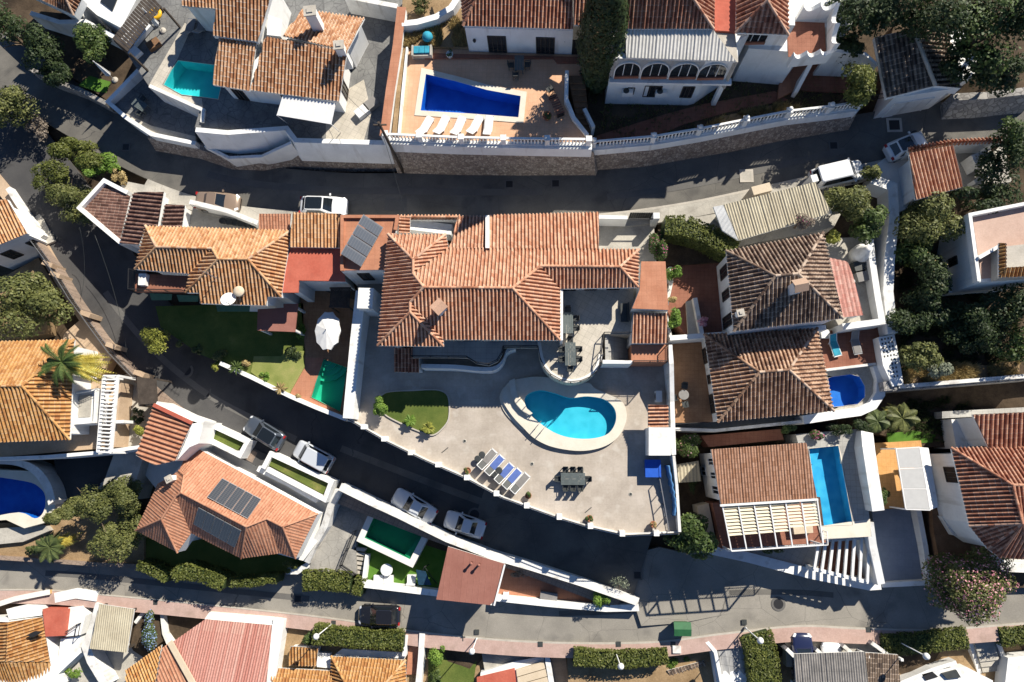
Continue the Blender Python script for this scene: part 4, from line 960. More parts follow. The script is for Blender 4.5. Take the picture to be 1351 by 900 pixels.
sl_.build('slats', M['darkwood'], pg); fb = MB(); fb.bar(W(435, 380, 6.1), W(463, 380, 6.1), .12); fb.bar(W(434, 405, 6.1), W(461, 406, 6.1), .12); fb.build('beam', M['darkwood'], pg)
for x, y in ((436, 381), (462, 381), (435, 404), (460, 405)):
    c = W(x, y, 6); MB().box((c.x, c.y, 4.7), (.1, .1, 2.7)).build('post', M['darkwood'], pg)
# =============== terraces and houses above the upper road ===============
def balustrade(label, pts, h=1.0, gap=.27, piers=None, group='white balustrades above the upper road', ball=True):
    P = Ws(pts, 0); t = thing('balustrade', label, 'balustrade', tuple(P[0]), group); top = MB(); bot = MB()
    for m_, z, w in ((top, h-.06, .17), (bot, .05, .26)):
        m_.loft([[p+Vector((0, w/2, z-.06)), p+Vector((0, -w/2, z-.06)), p+Vector((0, -w/2, z+.06)), p+Vector((0, w/2, z+.06))] for p in P], True)
    top.build('top_rail', M['white'], t); bot.build('bottom_rail', M['white'], t)
    proto = MB(); proto.lathe((0, 0, 0), [(.07, .1), (.045, .2), (.085, .38), (.04, .72), (.07, .9)], 7)
    ob = None; k = 0; pr = [Ws([q], 0)[0] for q in (piers or [])]
    for a, b in zip(P, P[1:]):
        L = (b-a).length; m = int(L/gap)
        for i in range(m):
            q = a+(b-a)*((i+.5)/m)
            if any((q-r_).length < .3 for r_ in pr): continue
            if ob is None: ob = proto.build('baluster', M['white'], t, local=True); o = ob
            else: o = ob.copy(); COL.objects.link(o); o.parent = t
            o.location = q-P[0]
    for q in pr:
        m = MB(); m.box((q.x, q.y, q.z+.5), (.36, .36, 1.05)); m.box((q.x, q.y, q.z+1.06), (.46, .46, .1)); o = m.build('pier', M['white'], t)
        if ball: s = MB(); s.lathe((q.x, q.y, q.z+1.1), [(.06, 0), (.15, .08), (.19, .19), (.15, .3), (.03, .37)], 10); s.build('ball_finial', M['white'], o)
    return t
# --- pool terrace in the middle
Z2 = 11.0
bp_ = [(562, 98), (575, 101), (600, 107), (643, 119), (687, 127), (684, 155), (620, 150), (555, 146)]
t2 = [(514, 186), (529, 58), (618, 62), (775, 68), (772, 100), (750, 100), (748, 130), (762, 160), (779, 182), (780, 191)]
P2 = Ws(bp_, Z2); holed('terrace', Ws(t2, Z2), P2, Z2, 5, 'orangetile')
pool('long deep blue pool with pale edge on the sunny orange terrace above the stone wall', bp_, Z2+.02, 1.5, 'pblue', 'waterdeep', .45)
balustrade('white balustrade along the orange pool terrace', [(512, 184, Z2+.05), (600, 188, Z2+.05), (690, 190, Z2+.05), (780, 191, Z2+.05)], piers=[(512, 184, Z2), (556, 186, Z2), (610, 188.4, Z2), (665, 189.6, Z2), (722, 190.3, Z2), (776, 191, Z2)], ball=False)
Z3 = [(780, 194, 9.7), (860, 187, 9.7), (920, 177, 9.7), (980, 165, 9.7), (1036, 154, 9.7), (1090, 148, 9.7), (1130, 142, 9.7)]
balustrade('white balustrade with ball topped piers climbing beside the garden path', Z3, piers=[(782, 193.7, 9.7)]+Z3[1:])
sw = thing('retaining_wall', 'long rubble stone retaining wall with a white band above the upper road', 'retaining wall', tuple(W(800, 200, 6.6)))
boundary_wall('', [(514, 190, 9.9), (600, 193.5, 9.9), (690, 195, 9.9), (780, 197, 9.9), (781, 197.5, 9.0), (860, 190, 9.1), (920, 180, 9.2), (980, 168, 9.3), (1036, 157, 9.3), (1090, 150, 9.3), (1130, 145, 9.3)], [5.8]*3+[6]*4+[6.5]*4, .5, 'stone', parent=sw, name='stone_face', batter=.9)
boundary_wall('', [(513, 187, 11.03), (600, 190.5, 11.03), (690, 192.5, 11.03), (781, 194, 11.03)], 9.9, .42, 'white', parent=sw, name='white_band', batter=.12)
boundary_wall('', [(781, 195.5, 9.72), (860, 188.5, 9.72), (920, 178.5, 9.72), (980, 166.5, 9.72), (1036, 155.5, 9.72), (1090, 149, 9.72), (1130, 143.5, 9.72)], 9.0, .42, 'white', parent=sw, name='white_band', batter=.1)
boundary_wall('white wall with terracotta edging and small lamps between the two pool terraces', [(507, 180, 11.8), (515, 120, 11.9), (524, 62, 12.0), (530, 10, 12.2)], 8.5, .6, 'white', cap='terracotta')
slab('planter', [(517, 178), (529, 62), (536, 62), (526, 178)], 11.3, .6, 'drysoil')
boundary_wall('low white planter wall on the orange terrace', [(526, 176, 11.45), (531, 120, 11.45), (537, 62, 11.45)], 10.9, .16, 'white')
slab('garden', [(528, 62), (532, -20), (620, -20), (622, 63)], 11.25, 4, 'drysoil')
boundary_wall('curved white garden wall in the dry grass above the orange terrace', [(530, 31, 12.2), (550, 29, 12.2), (575, 22, 12.2), (595, 10, 12.2), (608, -10, 12.2)], 9.5, .5, 'white')
tc = House('long house with russet barrel tiles and blue white front behind the orange pool terrace', tuple(W(690, 60, Z2)))
tc.walls([(619, 68), (754, 72), (754, 20), (619, 20)], 11.0, 9, 14.15)
tc.win(0, .2, .37, 11.1, 13.2, 'barred_door', bars=3); tc.win(0, .66, .83, 11.1, 13.2, 'barred_door', bars=3)
tc.roof([(611, 34, 14.3), (756, 38.5, 14.3), (756, -70, 17.2), (660, -70, 17.2), (603, -70, 14.5)], [[0, 1, 2, 3], [4, 0, 3]], T['red'])
for x in (626, 745):
    c = W(x, 49, 12.6); m = MB(); m.lathe((c.x, c.y-.35, 12.5), [(.1, 0), (.14, .2), (.05, .35)], 8); m.build('wall_lantern', M['blackmetal'], tc.t)
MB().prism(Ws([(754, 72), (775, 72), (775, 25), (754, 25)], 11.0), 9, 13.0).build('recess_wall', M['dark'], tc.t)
tc.roof([(757, 33, 14.6), (800, 34, 14.6), (800, -70, 17.6), (757, -70, 17.6)], [[0, 1, 2, 3]], T['red'], caps=False)
st_ = [Ws([(560, 70), (770, 75), (770, 83), (735, 83), (730, 77), (560, 77)], 11.15)]
MB().prism(st_[0], 10.9, 11.15).build('front_step', M['redtile'], tc.t)
# steps beside the cypress
stp = thing('garden_stairs', 'brown tiled garden stairs curving down beside the tall cypress', 'stairs', tuple(W(760, 150, 9.8)))
for k in range(9): MB().prism(Ws([(750+k*1.5, 100+k*8), (771+k*.8, 100+k*8), (772+k*.9, 109.5+k*8), (751.5+k*1.6, 109.5+k*8)], 11.5-.17*k), 8.5, 11.5-.17*k).build('step', M['wood'], stp)
boundary_wall('white curved stair wall between the orange terrace and the brown stairs', [(748, 93, 12.0), (747, 130, 11.8), (757, 155, 11.4), (775, 178, 11.2)], 9, .3, 'white')
boundary_wall('short white wall on the cypress side of the brown stairs', [(771, 143, 10.9), (783, 167, 10.7)], 8.5, .3, 'white')
# --- big white house to the right
slab('garden', [(779, 195), (775, 120), (830, 110), (1140, 60), (1135, 141), (1090, 147), (1036, 153), (980, 164), (920, 176), (860, 186)], 9.0, 4, 'soil')
slab('path', [(782, 192), (784, 180), (880, 150), (925, 138), (1022, 120), (1040, 132), (960, 148), (900, 165), (860, 183)], 9.06, .3, 'redtile')
slab('dry_grass_bed', [(930, 165), (960, 152), (1030, 136), (1060, 140), (1036, 152), (980, 163), (935, 172)], 9.07, .3, 'drysoil')
wl = House('big white house with an arched gallery under a pale corrugated lean to', tuple(W(900, 100, 9)))
wl.walls([(798, 137), (907, 139), (915, 137), (958, 108), (960, 60), (798, 60)], 9.0, 8, 15.6, name='wall')
wp_, wq_ = W(798, 137, 9), W(907, 139, 9); wsl = (wq_.y-wp_.y)/(wq_.x-wp_.x)
fyf = lambda x: wp_.y+wsl*(x-wp_.x)-.03
def xat(px, z0, x=0.0):
    x = W(px, 100, z0).x
    for _ in range(5): x = W(px, proj((x, fyf(x), z0))[1], z0).x
    return x
xe = xat(966, 14)
up_ = [Vector((wp_.x, fyf(wp_.x)+.03, 0)), Vector((xe, fyf(xe)+.03, 0)), Vector((xe, fyf(xe)+6, 0)), Vector((wp_.x, fyf(wp_.x)+6, 0))]
MB().prism(up_, 12.9, 15.59).build('gallery_wall', M['white'], wl.t)
lg = MB(); lg.bar(Vector((wp_.x, fyf(wp_.x)-.15, 12.95)), Vector((xe+.2, fyf(xe+.2)-.15, 12.95)), .5, .22); lg.build('balcony_ledge', M['white'], wl.t)
def arch(par, x0, x1, yb, z0, z1, sill=True):
    """arched opening on a south facing front; x in pixels at height z0"""
    a, b = Vector((xat(x0, z0), 0, z0)), Vector((xat(x1, z0), 0, z0)); a.y = b.y = fyf((a.x+b.x)/2)-.04; r = (b.x-a.x)/2; c = (a+b)/2; h = z1-z0
    pts = [(a.x, z0), (b.x, z0)]+[(c.x+math.cos(t)*r, z0+h*.45+math.sin(t)*h*.55) for t in [math.pi*k/12 for k in range(13)]]
    y = a.y; m = MB(); n = len(pts); cx = c.x; cz = z0+h*.45
    o = [(cx+(x-cx)*1.08, y-.06, cz+(z-cz)*1.08) for x, z in pts]; i = [(x, y-.06, z) for x, z in pts]
    ob = [(x, y+.1, z) for x, _, z in o]
    m.add(o+i+ob, [(k, (k+1) % n, n+(k+1) % n, n+k) for k in range(n)]+[(k, 2*n+k, 2*n+(k+1) % n, (k+1) % n) for k in range(n)])
    for k in (-.33, .33): m.bar((cx+k*r, y-.03, z0), (cx+k*r, y-.03, z0+h*.9), .05)
    f = m.build('arched_window', M['white'], par); g = MB(); g.poly([(x, y-.02, z) for x, z in pts]); g.build('pane', M['glass'], f)
    if sill: s = MB(); s.box((cx, y-.1, z0+.15), (2*r, .12, .3)); s.build('sill', M['redtile'], f)
for x0, x1 in ((810, 842), (845, 879), (882, 917), (919, 954)): arch(wl.t, x0, x1, 0, 13.25, 15.2)
wl.fp = [W(822, 137, 9), W(907, 139, 9)]
wl.win(0, .27, .52, 10.3, 11.9, bars=2); wl.win(0, .83, 1.0, 10.3, 11.9, bars=2); wl.win(0, .02, .12, 10.6, 11.6)
wl.roof([(826, 76, 15.75), (971, 81, 15.75), (941, 39, 16.5), (826, 39, 16.5)], [[0, 1, 2, 3]], corr('pale_corrugated_sheet', (0.55, 0.53, 0.49), (0.66, 0.64, 0.6)), prof=PROF_CORR, pitch=.25, caps=False)
wl.roof([(802, 38, 16.6), (941, 38, 16.6), (914, -2, 18.0), (890, -60, 20), (802, -60, 20), (944, -60, 16.8)], [[0, 1, 2, 3, 4], [1, 5, 3, 2]], T['red'])
MB().prism(Ws([(943, -30), (971, -30), (971, 42), (943, 40)], 15.9), 12, 15.9).build('flat_red_roof', M['redpaint'], wl.t)
MB().prism(Ws([(944, 43), (970, 45), (974, 82), (972, 82)], 15.7), 12, 15.7).build('side_roof', M['kerb'], wl.t)
for x in (827, 871):
    c = W(x, 117, 11); m = MB(); fy = fyf(c.x); m.box((c.x, fy-.2, 11.2), (.85, .35, .6)); o = m.build('air_conditioner', M['plasticwhite'], wl.t)
    f = MB(); f.lathe((c.x-.12, fy-.2, 11.52), [(.0, 0), (.24, 0), (.24, .01), (0, .01)], 14); f.build('fan_grille', M['plasticdark'], o)
MB().box((xe-.2, fyf(xe)+.2, 10.9), (.35, .35, 4.0)).build('portico_post', M['white'], wl.t)
tw_ = House('tall white corner house with a pyramid tile roof and scalloped terrace parapet', tuple(W(1010, 90, 8.5)))
tw_.walls([(966, 107), (1030, 112), (1052, 82), (1092, 78), (1092, 20), (966, 20)], 9, 8, 13.6)
MB().prism(Ws([(975, 50), (1038, 52), (1036, -20), (976, -20)], 14.5), 13.603, 16.2).build('upper_wall', M['white'], tw_.t)
tw_.roof([(971, 43, 16.3), (1040, 46, 16.3), (1012, 1, 17.9), (1040, -45, 16.3), (972, -45, 16.3)], [[0, 1, 2], [1, 3, 2], [4, 0, 2]], T['red'], pitch=.36)
MB().prism(Ws([(1038, 28), (1088, 30), (1090, 72), (1040, 75)], 13.65), 13.603, 13.65).build('roof_terrace', M['redtile'], tw_.t)
par_ = MB()
def scallop(a, b, n, z0, z1, dip):
    d = b-a; L = d.length; u = d.normalized(); v = Vector((-u.y, u.x, 0))*.16; rings = []
    for k in range(n*8+1):
        t = k/(n*8); p = a+d*t; z = z1-dip*abs(math.sin(math.pi*n*t))
        rings.append([(p.x+v.x, p.y+v.y, z0), (p.x-v.x, p.y-v.y, z0), (p.x-v.x, p.y-v.y, z), (p.x+v.x, p.y+v.y, z)])
    par_.loft(rings, True)
c1, c2, c3, c4 = W(1050, 24, 13.7), W(1094, 22, 13.7), W(1094, 74, 13.7), W(1042, 80, 13.7)
scallop(c1, c2, 2, 13.0, 15.3, .6); scallop(c2, c3, 2, 13.0, 15.3, .8); scallop(c3, c4, 3, 13.0, 14.6, .5)
par_.build('scalloped_parapet', M['white'], tw_.t)
c = W(975, 50, 14.5); d_ = W(1038, 52, 14.5); fyf = lambda x: c.y+(d_.y-c.y)/(d_.x-c.x)*(x-c.x)-.02
arch(tw_.t, 978, 1008, 0, 14.0, 15.7)
boundary_wall('', [(1070, 84, 12.0), (1050, 122, 9.8)], 8.5, .3, 'white', parent=tw_.t, name='stair_wall')
MB().prism(Ws([(1030, 100), (1046, 84), (1066, 84), (1046, 120), (1026, 131)], 9.3), 8.8, 9.3).build('entrance_step', M['terracotta'], tw_.t)
boundary_wall('white gabled wall beside the round clipped tree', [(1095, 66, 12.5), (1142, 71, 12.2), (1158, 86, 11.8)], 8.5, .25, 'white')
slab('patio', [(1042, 110), (1070, 84), (1150, 90), (1150, 125), (1060, 120)], 9.1, .5, 'redtile')
gr = House('white garage under a dark weathered tile roof by the upper road', tuple(W(1200, 140, 8)), 'garage', 'garage')
gr.walls([(1152, 157), (1222, 146), (1262, 121), (1240, 70), (1170, 80)], 7.6, 6.8, 11.0)
gr.roof([(1170, 129, 11.4), (1234, 113, 11.4), (1205, 38, 13.0), (1154, 49, 12.8)], [[0, 1, 2, 3]], T['grey'], pitch=.36, caps=False)
gr.roof([(1268, 116, 11.2), (1250, 38, 11.4), (1205, 38, 13.0), (1234, 113, 11.4)], [[0, 1, 2, 3]], T['grey'], pitch=.36, caps=False)
ri = MB(); ri.tube([W(1205, 38, 13.1), W(1234, 113, 11.5)], .16); ri.build('ridge_cap', M['kerb'], gr.t)
gr.win(0, .15, .85, 7.7, 10.0, 'garage_door', mats=('white', 'whitedirty'), bars=0)
boundary_wall('rough stone bank wall at the roadside right of the white garage', [(1258, 128, 9.8), (1300, 126, 10.0), (1370, 118, 10.4)], 7.6, .6, 'stonegrey', batter=.8)
boundary_wall('low white gatepost wall left of the garage entrance', [(1126, 150, 9.4), (1142, 132, 9.4)], 7, .3, 'white')
tag(rail(None, [W(1146, 133, 8.9), W(1170, 129, 8.9)], 0, .9, bars=.14, name='entrance_gate'), 'dark barred entrance gate between round tree and white garage', 'gate')
# --- house on the top left with the turquoise pool
Z1 = 9.5
tp = [(235, 80), (284, 86), (291, 117), (288, 131), (266, 128), (240, 125), (216, 112), (226, 93)]
t1 = [(205, -20), (535, -20), (526, 70), (515, 187), (388, 184), (380, 167), (320, 172), (257, 168), (265, 140), (196, 113), (164, 66), (182, 30)]
P1_ = Ws(tp, Z1); holed('terrace', Ws(t1, Z1), P1_, Z1, 5, 'graphite')
pool('turquoise pool tucked beside the speckled clay roofs at top left', tp, Z1+.02, 1.3, 'pteal', 'water', .02)
slab('pool_deck', [(244, 30), (252, 38), (234, 78), (225, 92), (214, 112), (240, 126.5), (266, 129.5), (268, 145), (196, 113)], Z1+.02, .3, 'paletile')
slab('patio', [(430, 155), (455, 120), (480, 105), (490, 150), (480, 185), (430, 184)], Z1+.015, .3, 'paletile')
slab('lower_patio', [(143, 133), (192, 84), (204, 113), (268, 145), (268, 160), (257, 170), (258, 189), (200, 176), (165, 153)], 7.2, 4, 'graphite')
slab('paved_strip', [(163, 148), (200, 166), (258, 180), (258, 188), (200, 175), (160, 152)], 7.22, .3, 'paletile')
boundary_wall('white wall around the lower patio at the top left house', [(258, 189, 7.7), (200, 177, 7.7), (165, 154, 7.7), (142, 134, 7.8), (190, 84, 8.2)], 4.2, .35, 'white')
boundary_wall('pale parapet below the turquoise pool deck', [(197, 113, 9.7), (268, 145, 9.7), (266, 161, 9.7)], 7, .3, 'whitedirty')
bw = thing('retaining_wall', 'curving stone and white retaining wall below the top left house', 'retaining wall', tuple(W(400, 205, 6)))
boundary_wall('', [(258, 171, 10.0), (300, 175, 10.0), (378, 169, 10.0), (390, 185, 10.0), (516, 188.5, 10.0)], 7.4, .4, 'white', parent=bw, name='white_wall', batter=.5)
boundary_wall('', [(196, 178, 6.9), (258, 191, 6.9), (300, 205, 7.1), (340, 206, 7.3), (378, 194, 8.0), (440, 197, 8.0), (520, 198, 8.0)], [4.6, 4.8, 5, 5.2, 5.4, 5.6, 5.8], .6, 'stone', parent=bw, name='stone_face', batter=.7)
boundary_wall('', [(270, 192, 7.7), (302, 208, 7.8), (345, 206, 8.0), (384, 188, 9.6)], 5.2, .25, 'white', parent=bw, name='stair_parapet')
tl = House('house with speckled clay roofs, two white chimneys and a white awning', tuple(W(380, 90, Z1)))
tl.walls([(290, 52), (338, 56), (352, 50), (456, 68), (447, 132), (331, 118), (329, 118), (284, 111)], 12.2, 9, 12.0, .3)
MB().prism(inset(Ws([(288, -30), (366, -30), (344, 54), (284, 46)], 13.6), .3), 9, 13.4).build('wall', M['white'], tl.t)
MB().prism(inset(Ws([(352, 50), (400, 12), (481, 24), (459, 66)], 12.6), .3), 9, 12.4).build('wall', M['white'], tl.t)
tl.win(0, .2, .42, 9.6, 11.6, 'door')
for e in range(len(tl.fp)):
    p, q = tl.fp[e], tl.fp[(e+1) % len(tl.fp)]
    if q.x > p.x and (q-p).length > 2.4 and p.y < 22: tl.win(e, .3, .55, 9.6, 11.6, 'door')
tl.roof([(281, 47, 13.7), (340, 55, 13.7), (364, -30, 15.9), (288, -30, 15.9)], [[0, 1, 2, 3]], T['topleft'], caps=False)
tl.roof([(281, 112, 12.1), (329, 120, 12.1), (338, 57, 13.5), (288, 50, 13.5)], [[0, 1, 2, 3]], T['topleft'], caps=False)
tl.roof([(330.5, 119, 12.3), (447, 134, 12.3), (458, 67, 13.9), (350, 48, 13.9), (481, 24, 12.7), (400, 12, 12.7), (373, 47, 13.8)], [[0, 1, 2, 3], [4, 5, 6, 2]], T['topleft'])
tl.roof([(240, 8, 13.0), (290, 12, 13.0), (292, -30, 14.0), (244, -30, 14.0)], [[0, 1, 2, 3]], T['topleft'], caps=False)
MB().prism(Ws([(246, 8), (290, 13), (290, -20), (246, -20)], 12.8), 9, 12.7).build('wall', M['white'], tl.t)
chimney(tl.t, 409, 15, 13.2, 2.2, .8, .7, 0.1, kind=1); chimney(tl.t, 447, 60, 12.9, 1.8, .65, .6, 0.1, kind=1)
MB().prism(Ws([(354, 20), (372, 26), (370, 48), (352, 46)], 13.6), 11, 13.6).build('roof_block', M['white'], tl.t)
a, b_, c, d = W(373, 126, 12.15), W(443, 136, 12.15), W(437, 164, 12.0), W(365, 152, 12.0); m = MB(); m.loft([[a, b_, c, d], [p-Vector((0, 0, .05)) for p in (a, b_, c, d)]], True); m.build('awning', M['canvas'], tl.t)
for q in (c, d): mm_ = MB(); mm_.tube([q, Vector((q.x, q.y+.5, 9.5))], .03); mm_.build('awning_arm', M['whitemetal'], tl.t)
boundary_wall('grey wall at the head of the stairs behind the speckled clay roofs', [(455, -5, 11.5), (524, 8, 11.5)], 9, .4, 'whitedirty')
db = thing('timber_pergola', 'dark brown timber pergola roof by the turquoise pool', 'pergola', tuple(W(180, 30, Z1)))
m = MB(); dq = [W(148, 51, 11.8), W(194, -10, 11.8), W(213, 8, 12.2), W(168, 68, 12.2)]
for k in range(18):
    t0, t1_ = k/18+.004, (k+1)/18-.004; p = [dq[0]+(dq[1]-dq[0])*t0, dq[0]+(dq[1]-dq[0])*t1_, dq[3]+(dq[2]-dq[3])*t1_, dq[3]+(dq[2]-dq[3])*t0]
    m.loft([p, [v-Vector((0, 0, .07)) for v in p]], True)
m.build('slat_roof', M['darkwood'], db)
for q in dq: MB().box((q.x*.995, q.y*.995, (7+q.z)/2-.05), (.14, .14, q.z-7.1)).build('post', M['darkwood'], db)
cn = House('white roof terrace with a dark skylight in the top left corner', tuple(W(150, 20, 7)), 'outbuilding', 'outbuilding')
cn.walls([(108, 2), (122, -20), (190, -20), (160, 37), (128, 20)], 9.4, 6, 9.4)
MB().prism(Ws([(132, 2), (137, -8), (157, -8), (148, 14)], 9.5), 9.403, 9.5).build('skylight', M['glass'], cn.t)
ch = House('brown tiled house cut off by the top left edge', tuple(W(80, -5, 7)))
ch.walls([(30, -30), (105, -40), (98, 10), (70, 0)], 10, 5, 10)
ch.roof([(25, -14, 10.2), (97, 20, 10.2), (85, -6, 11.2), (60, -45, 11.5), (108, -2, 10.4)], [[0, 1, 2, 3], [1, 4, 2]], T['brown'])
boundary_wall('whitewashed wall and railing below the top left corner house', [(40, 17, 8.6), (78, 29, 8.6), (112, 28, 8.8), (150, 48, 8.8)], 5, .4, 'white')
slab('garden', [(0, 10), (110, 20), (160, 55), (192, 86), (142, 133), (100, 104), (70, 85), (35, 45)], 6.6, 3, 'soil')
slab('lawn', [(104, 112), (118, 100), (146, 108), (140, 122), (128, 121)], 6.65, .2, 'turf')
boundary_wall('low rough garden kerb beside the road at top left', [(38, 90, 6.0), (70, 106, 6.1), (105, 118, 6.3), (140, 136, 6.7)], 4, .4, 'stonegrey')
# =============== houses on the right ===============
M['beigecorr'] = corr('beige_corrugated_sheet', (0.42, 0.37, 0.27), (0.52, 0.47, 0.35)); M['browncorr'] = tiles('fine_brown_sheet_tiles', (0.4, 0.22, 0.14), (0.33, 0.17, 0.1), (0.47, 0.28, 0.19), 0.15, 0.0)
M['ochretile'] = mottled('orange_ochre_tile', [(.3, (.56, .29, .1)), (.7, (.66, .37, .15))], .8, 7, .12, grid=(.35, .05, .012), gridc=(.8,)*3)
M['pinkfloor'] = mottled('pinkish_roof_floor', [(.3, (.44, .3, .24)), (.7, (.55, .4, .33))], .7, 7, .12)
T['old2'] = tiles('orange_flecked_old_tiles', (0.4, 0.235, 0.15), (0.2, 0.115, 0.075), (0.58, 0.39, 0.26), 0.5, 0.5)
M['louvre'] = plain('cream_louvre', (0.66, 0.6, 0.45), 0.6, var=0.06)
cp = House('long carport under beige corrugated sheet at the edge of the upper road', tuple(W(1015, 280, 6.8)), 'carport', 'carport')
cp.roof([(975, 317, 9.4), (1098, 281, 9.4), (1076, 240, 9.9), (955, 270, 9.9)], [[0, 1, 2, 3]], M['beigecorr'], pitch=.22, prof=PROF_CORR, caps=False)
cp.roof([(953, 304, 9.45), (974, 317, 9.45), (954, 270.5, 9.95), (941, 273, 9.9)], [[0, 1, 2, 3]], corr('white_corrugated_sheet', (0.66, 0.66, 0.64), (0.74, 0.74, 0.72)), pitch=.3, prof=PROF_CORR, caps=False)
MB().prism(inset(Ws([(943, 275), (1075, 243), (1095, 280), (975, 314)], 9), .25), 6, 9.0).build('wall', M['whitedirty'], cp.t)
c = W(1005, 249, 9.6); MB().box((c.x, c.y, 8.2), (1.5, .7, 2.8), .25).build('gate_pillar', M['cream'], cp.t)
c = W(1074, 236, 9.2); MB().box((c.x, c.y, 8.1), (.5, .6, 2.5), .25).build('gate_pillar', M['white'], cp.t)
slab('patio', [(935, 265), (1076, 232), (1120, 262), (1100, 300), (975, 325), (880, 290)], 7.0, 3, 'concrete')
slab('garden', [(868, 290), (980, 320), (960, 345), (890, 350), (868, 345)], 6.4, 3, 'soil')
r1 = House('square house with a dark weathered hipped roof just below the beige carport', tuple(W(1035, 370, 6)))
r1.walls([(960, 331), (1085, 308), (1110, 420), (970, 437)], 10.2, 3.5, 10.0, .14)
R1V = [(958, 331, 10.3), (1086, 307, 10.3), (1112, 420, 10.3), (968, 437, 10.3), (1023, 364, 12.4), (1053, 361, 12.4)]
r1.roof(R1V, [[1, 0, 4, 5], [0, 3, 4], [3, 2, 5, 4], [2, 1, 5]], T['old'], pitch=.31)
chimney(r1.t, 1055, 377, 11.7, 1.3, .8, .65, .2, T['brown']); chimney(r1.t, 977, 413, 10.5, .7, .4, .4, .2, kind=1)
for e in range(4):
    p, q = r1.fp[e], r1.fp[(e+1) % 4]
    if q.y < p.y-2 and p.x < 20:
        r1.win(e, .1, .25, 7.2, 9.3, 'window'); r1.win(e, .42, .54, 7.2, 9.3, 'window'); r1.win(e, .75, .9, 6.7, 9.2, 'glass_door')
r1.roof([(1111, 419, 8.9), (1139, 416, 8.6), (1127, 368, 8.6), (1118, 345, 8.7), (1094, 340, 8.9)], [[0, 1, 2, 3, 4]], T['fade'], pitch=.36, prof=PROF_CORR, caps=False)
for x, y in ((1136, 413), (1126, 371)): c = W(x, y, 8.4); MB().box((c.x, c.y, 7.2), (.2, .2, 2.5)).build('porch_post', M['white'], r1.t)
slab('patio', [(1085, 315), (1150, 312), (1165, 425), (1108, 432), (1090, 400)], 6.2, 4, 'concrete')
boundary_wall('white wall with lamps and pots along the patio of the dark roofed square house', [(1148, 312, 7.4), (1152, 350, 7.4), (1158, 390, 7.3), (1164, 424, 7.2), (1112, 431, 7.2)], 4, .5, 'white')
bc = thing('barbecue', 'curved whitewashed barbecue against the patio wall beside clipped shrubs', 'barbecue', tuple(W(1140, 335, 6.2)))
c = W(1140, 332, 7.4); m = MB(); m.lathe((c.x, c.y, 6.2), [(.75, 0), (.75, .9), (.6, 1.2), (.3, 1.7), (.25, 2.1), (0, 2.1)], 18); m.build('hood', M['white'], bc)
slab('patio', [(884, 352), (952, 343), (962, 436), (905, 442), (878, 408)], 6.1, 4, 'redtile')
boundary_wall('greenish white wall crossing the red tiled patio', [(917, 393, 7.0), (926, 440, 7.0)], 5.8, .35, 'whitedirty')
slab('garden_step', [(905, 398), (916, 395), (924, 440), (908, 442)], 6.4, .6, 'kerb')
boundary_wall('white wall dividing the red tiled patio from the brown clay one', [(884, 446, 6.9), (968, 440, 7.2), (1090, 432, 7.2)], 3.5, .4, 'white')
boundary_wall('low whitewashed kerb wall around the planting between villa and red patio', [(884, 352, 6.9), (886, 372, 6.8), (878, 412, 6.8), (885, 445, 6.9)], 4, .25, 'whitedirty')
r2 = House('lower house of the pair with orange flecked dark hipped roof beside an oval blue pool', tuple(W(1010, 490, 4)))
r2.walls([(931, 441), (1076, 434), (1098, 541), (948, 557)], 7.2, 1.5, 7.05, .12)
R2V = [(929, 441, 7.3), (1078, 433, 7.3), (1100, 542, 7.3), (947, 557, 7.3), (1002, 491, 9.2), (1041, 488, 9.2)]
r2.roof(R2V, [[1, 0, 4, 5], [0, 3, 4], [3, 2, 5, 4], [2, 1, 5]], T['old2'], pitch=.31)
for e in range(4):
    p, q = r2.fp[e], r2.fp[(e+1) % 4]
    if q.y < p.y-2 and p.x < 20:
        r2.win(e, .12, .3, 5.0, 6.9, 'glass_door'); r2.win(e, .45, .55, 5.4, 6.7, 'window'); r2.win(e, .68, .9, 5.0, 6.9, 'glass_door')
slab('patio', [(883, 452), (932, 446), (945, 556), (887, 558)], 5.0, 4, 'browntile')
boundary_wall('white wall along the road side foot of the brown clay patio', [(887, 566, 4.6), (945, 568, 4.6), (1060, 556, 4.9), (1105, 549, 5.0)], 1, .25, 'whitedirty')
slab('passage', [(886, 557), (945, 555), (1062, 545), (1062, 558), (945, 568), (886, 567)], 3.2, 3, 'concrete')
tag(rail(None, [W(889, 560, 5.0), W(926, 558, 5.0)], 0, .9, bars=.14, name='railing'), 'dark barred railing at the foot of the brown clay patio', 'railing')
slab('patio', [(1080, 437), (1160, 432), (1168, 478), (1086, 488)], 5.2, 4, 'redtile')
o2 = [(1092, 499), (1100, 497), (1122, 494), (1134, 497), (1141, 510), (1141, 524), (1132, 533), (1110, 536), (1098, 537)]
O2 = [(1080, 488), (1155, 481), (1163, 500), (1162, 520), (1152, 536), (1130, 545), (1090, 550)]
OP = closed_spline(Ws(o2, 4.6), 4); holed('pool_deck', Ws(O2, 4.6), OP, 4.6, 4, 'concrete')
op, _ = pool('rounded deep blue pool at the corner of the orange flecked dark roof', o2, 4.62, 1.3, 'pblue', 'water', .02, smooth=False)
boundary_wall('curved white parapet wrapping the rounded deep blue pool', [(1060, 554, 5.2), (1105, 547, 5.2), (1134, 543, 5.2), (1152, 535, 5.2), (1162, 520, 5.2), (1163, 500, 5.2), (1157, 482, 5.2)], 1.5, .7, 'white')
boundary_wall('dark edged retaining step between patio and rounded pool', [(1086, 488.5, 5.3), (1156, 480, 5.3)], 4.4, .2, 'whitedirty')
pb = thing('perforated_wall', 'white perforated block wall on the corner above the rounded blue pool', 'wall', tuple(W(1172, 470, 4)))
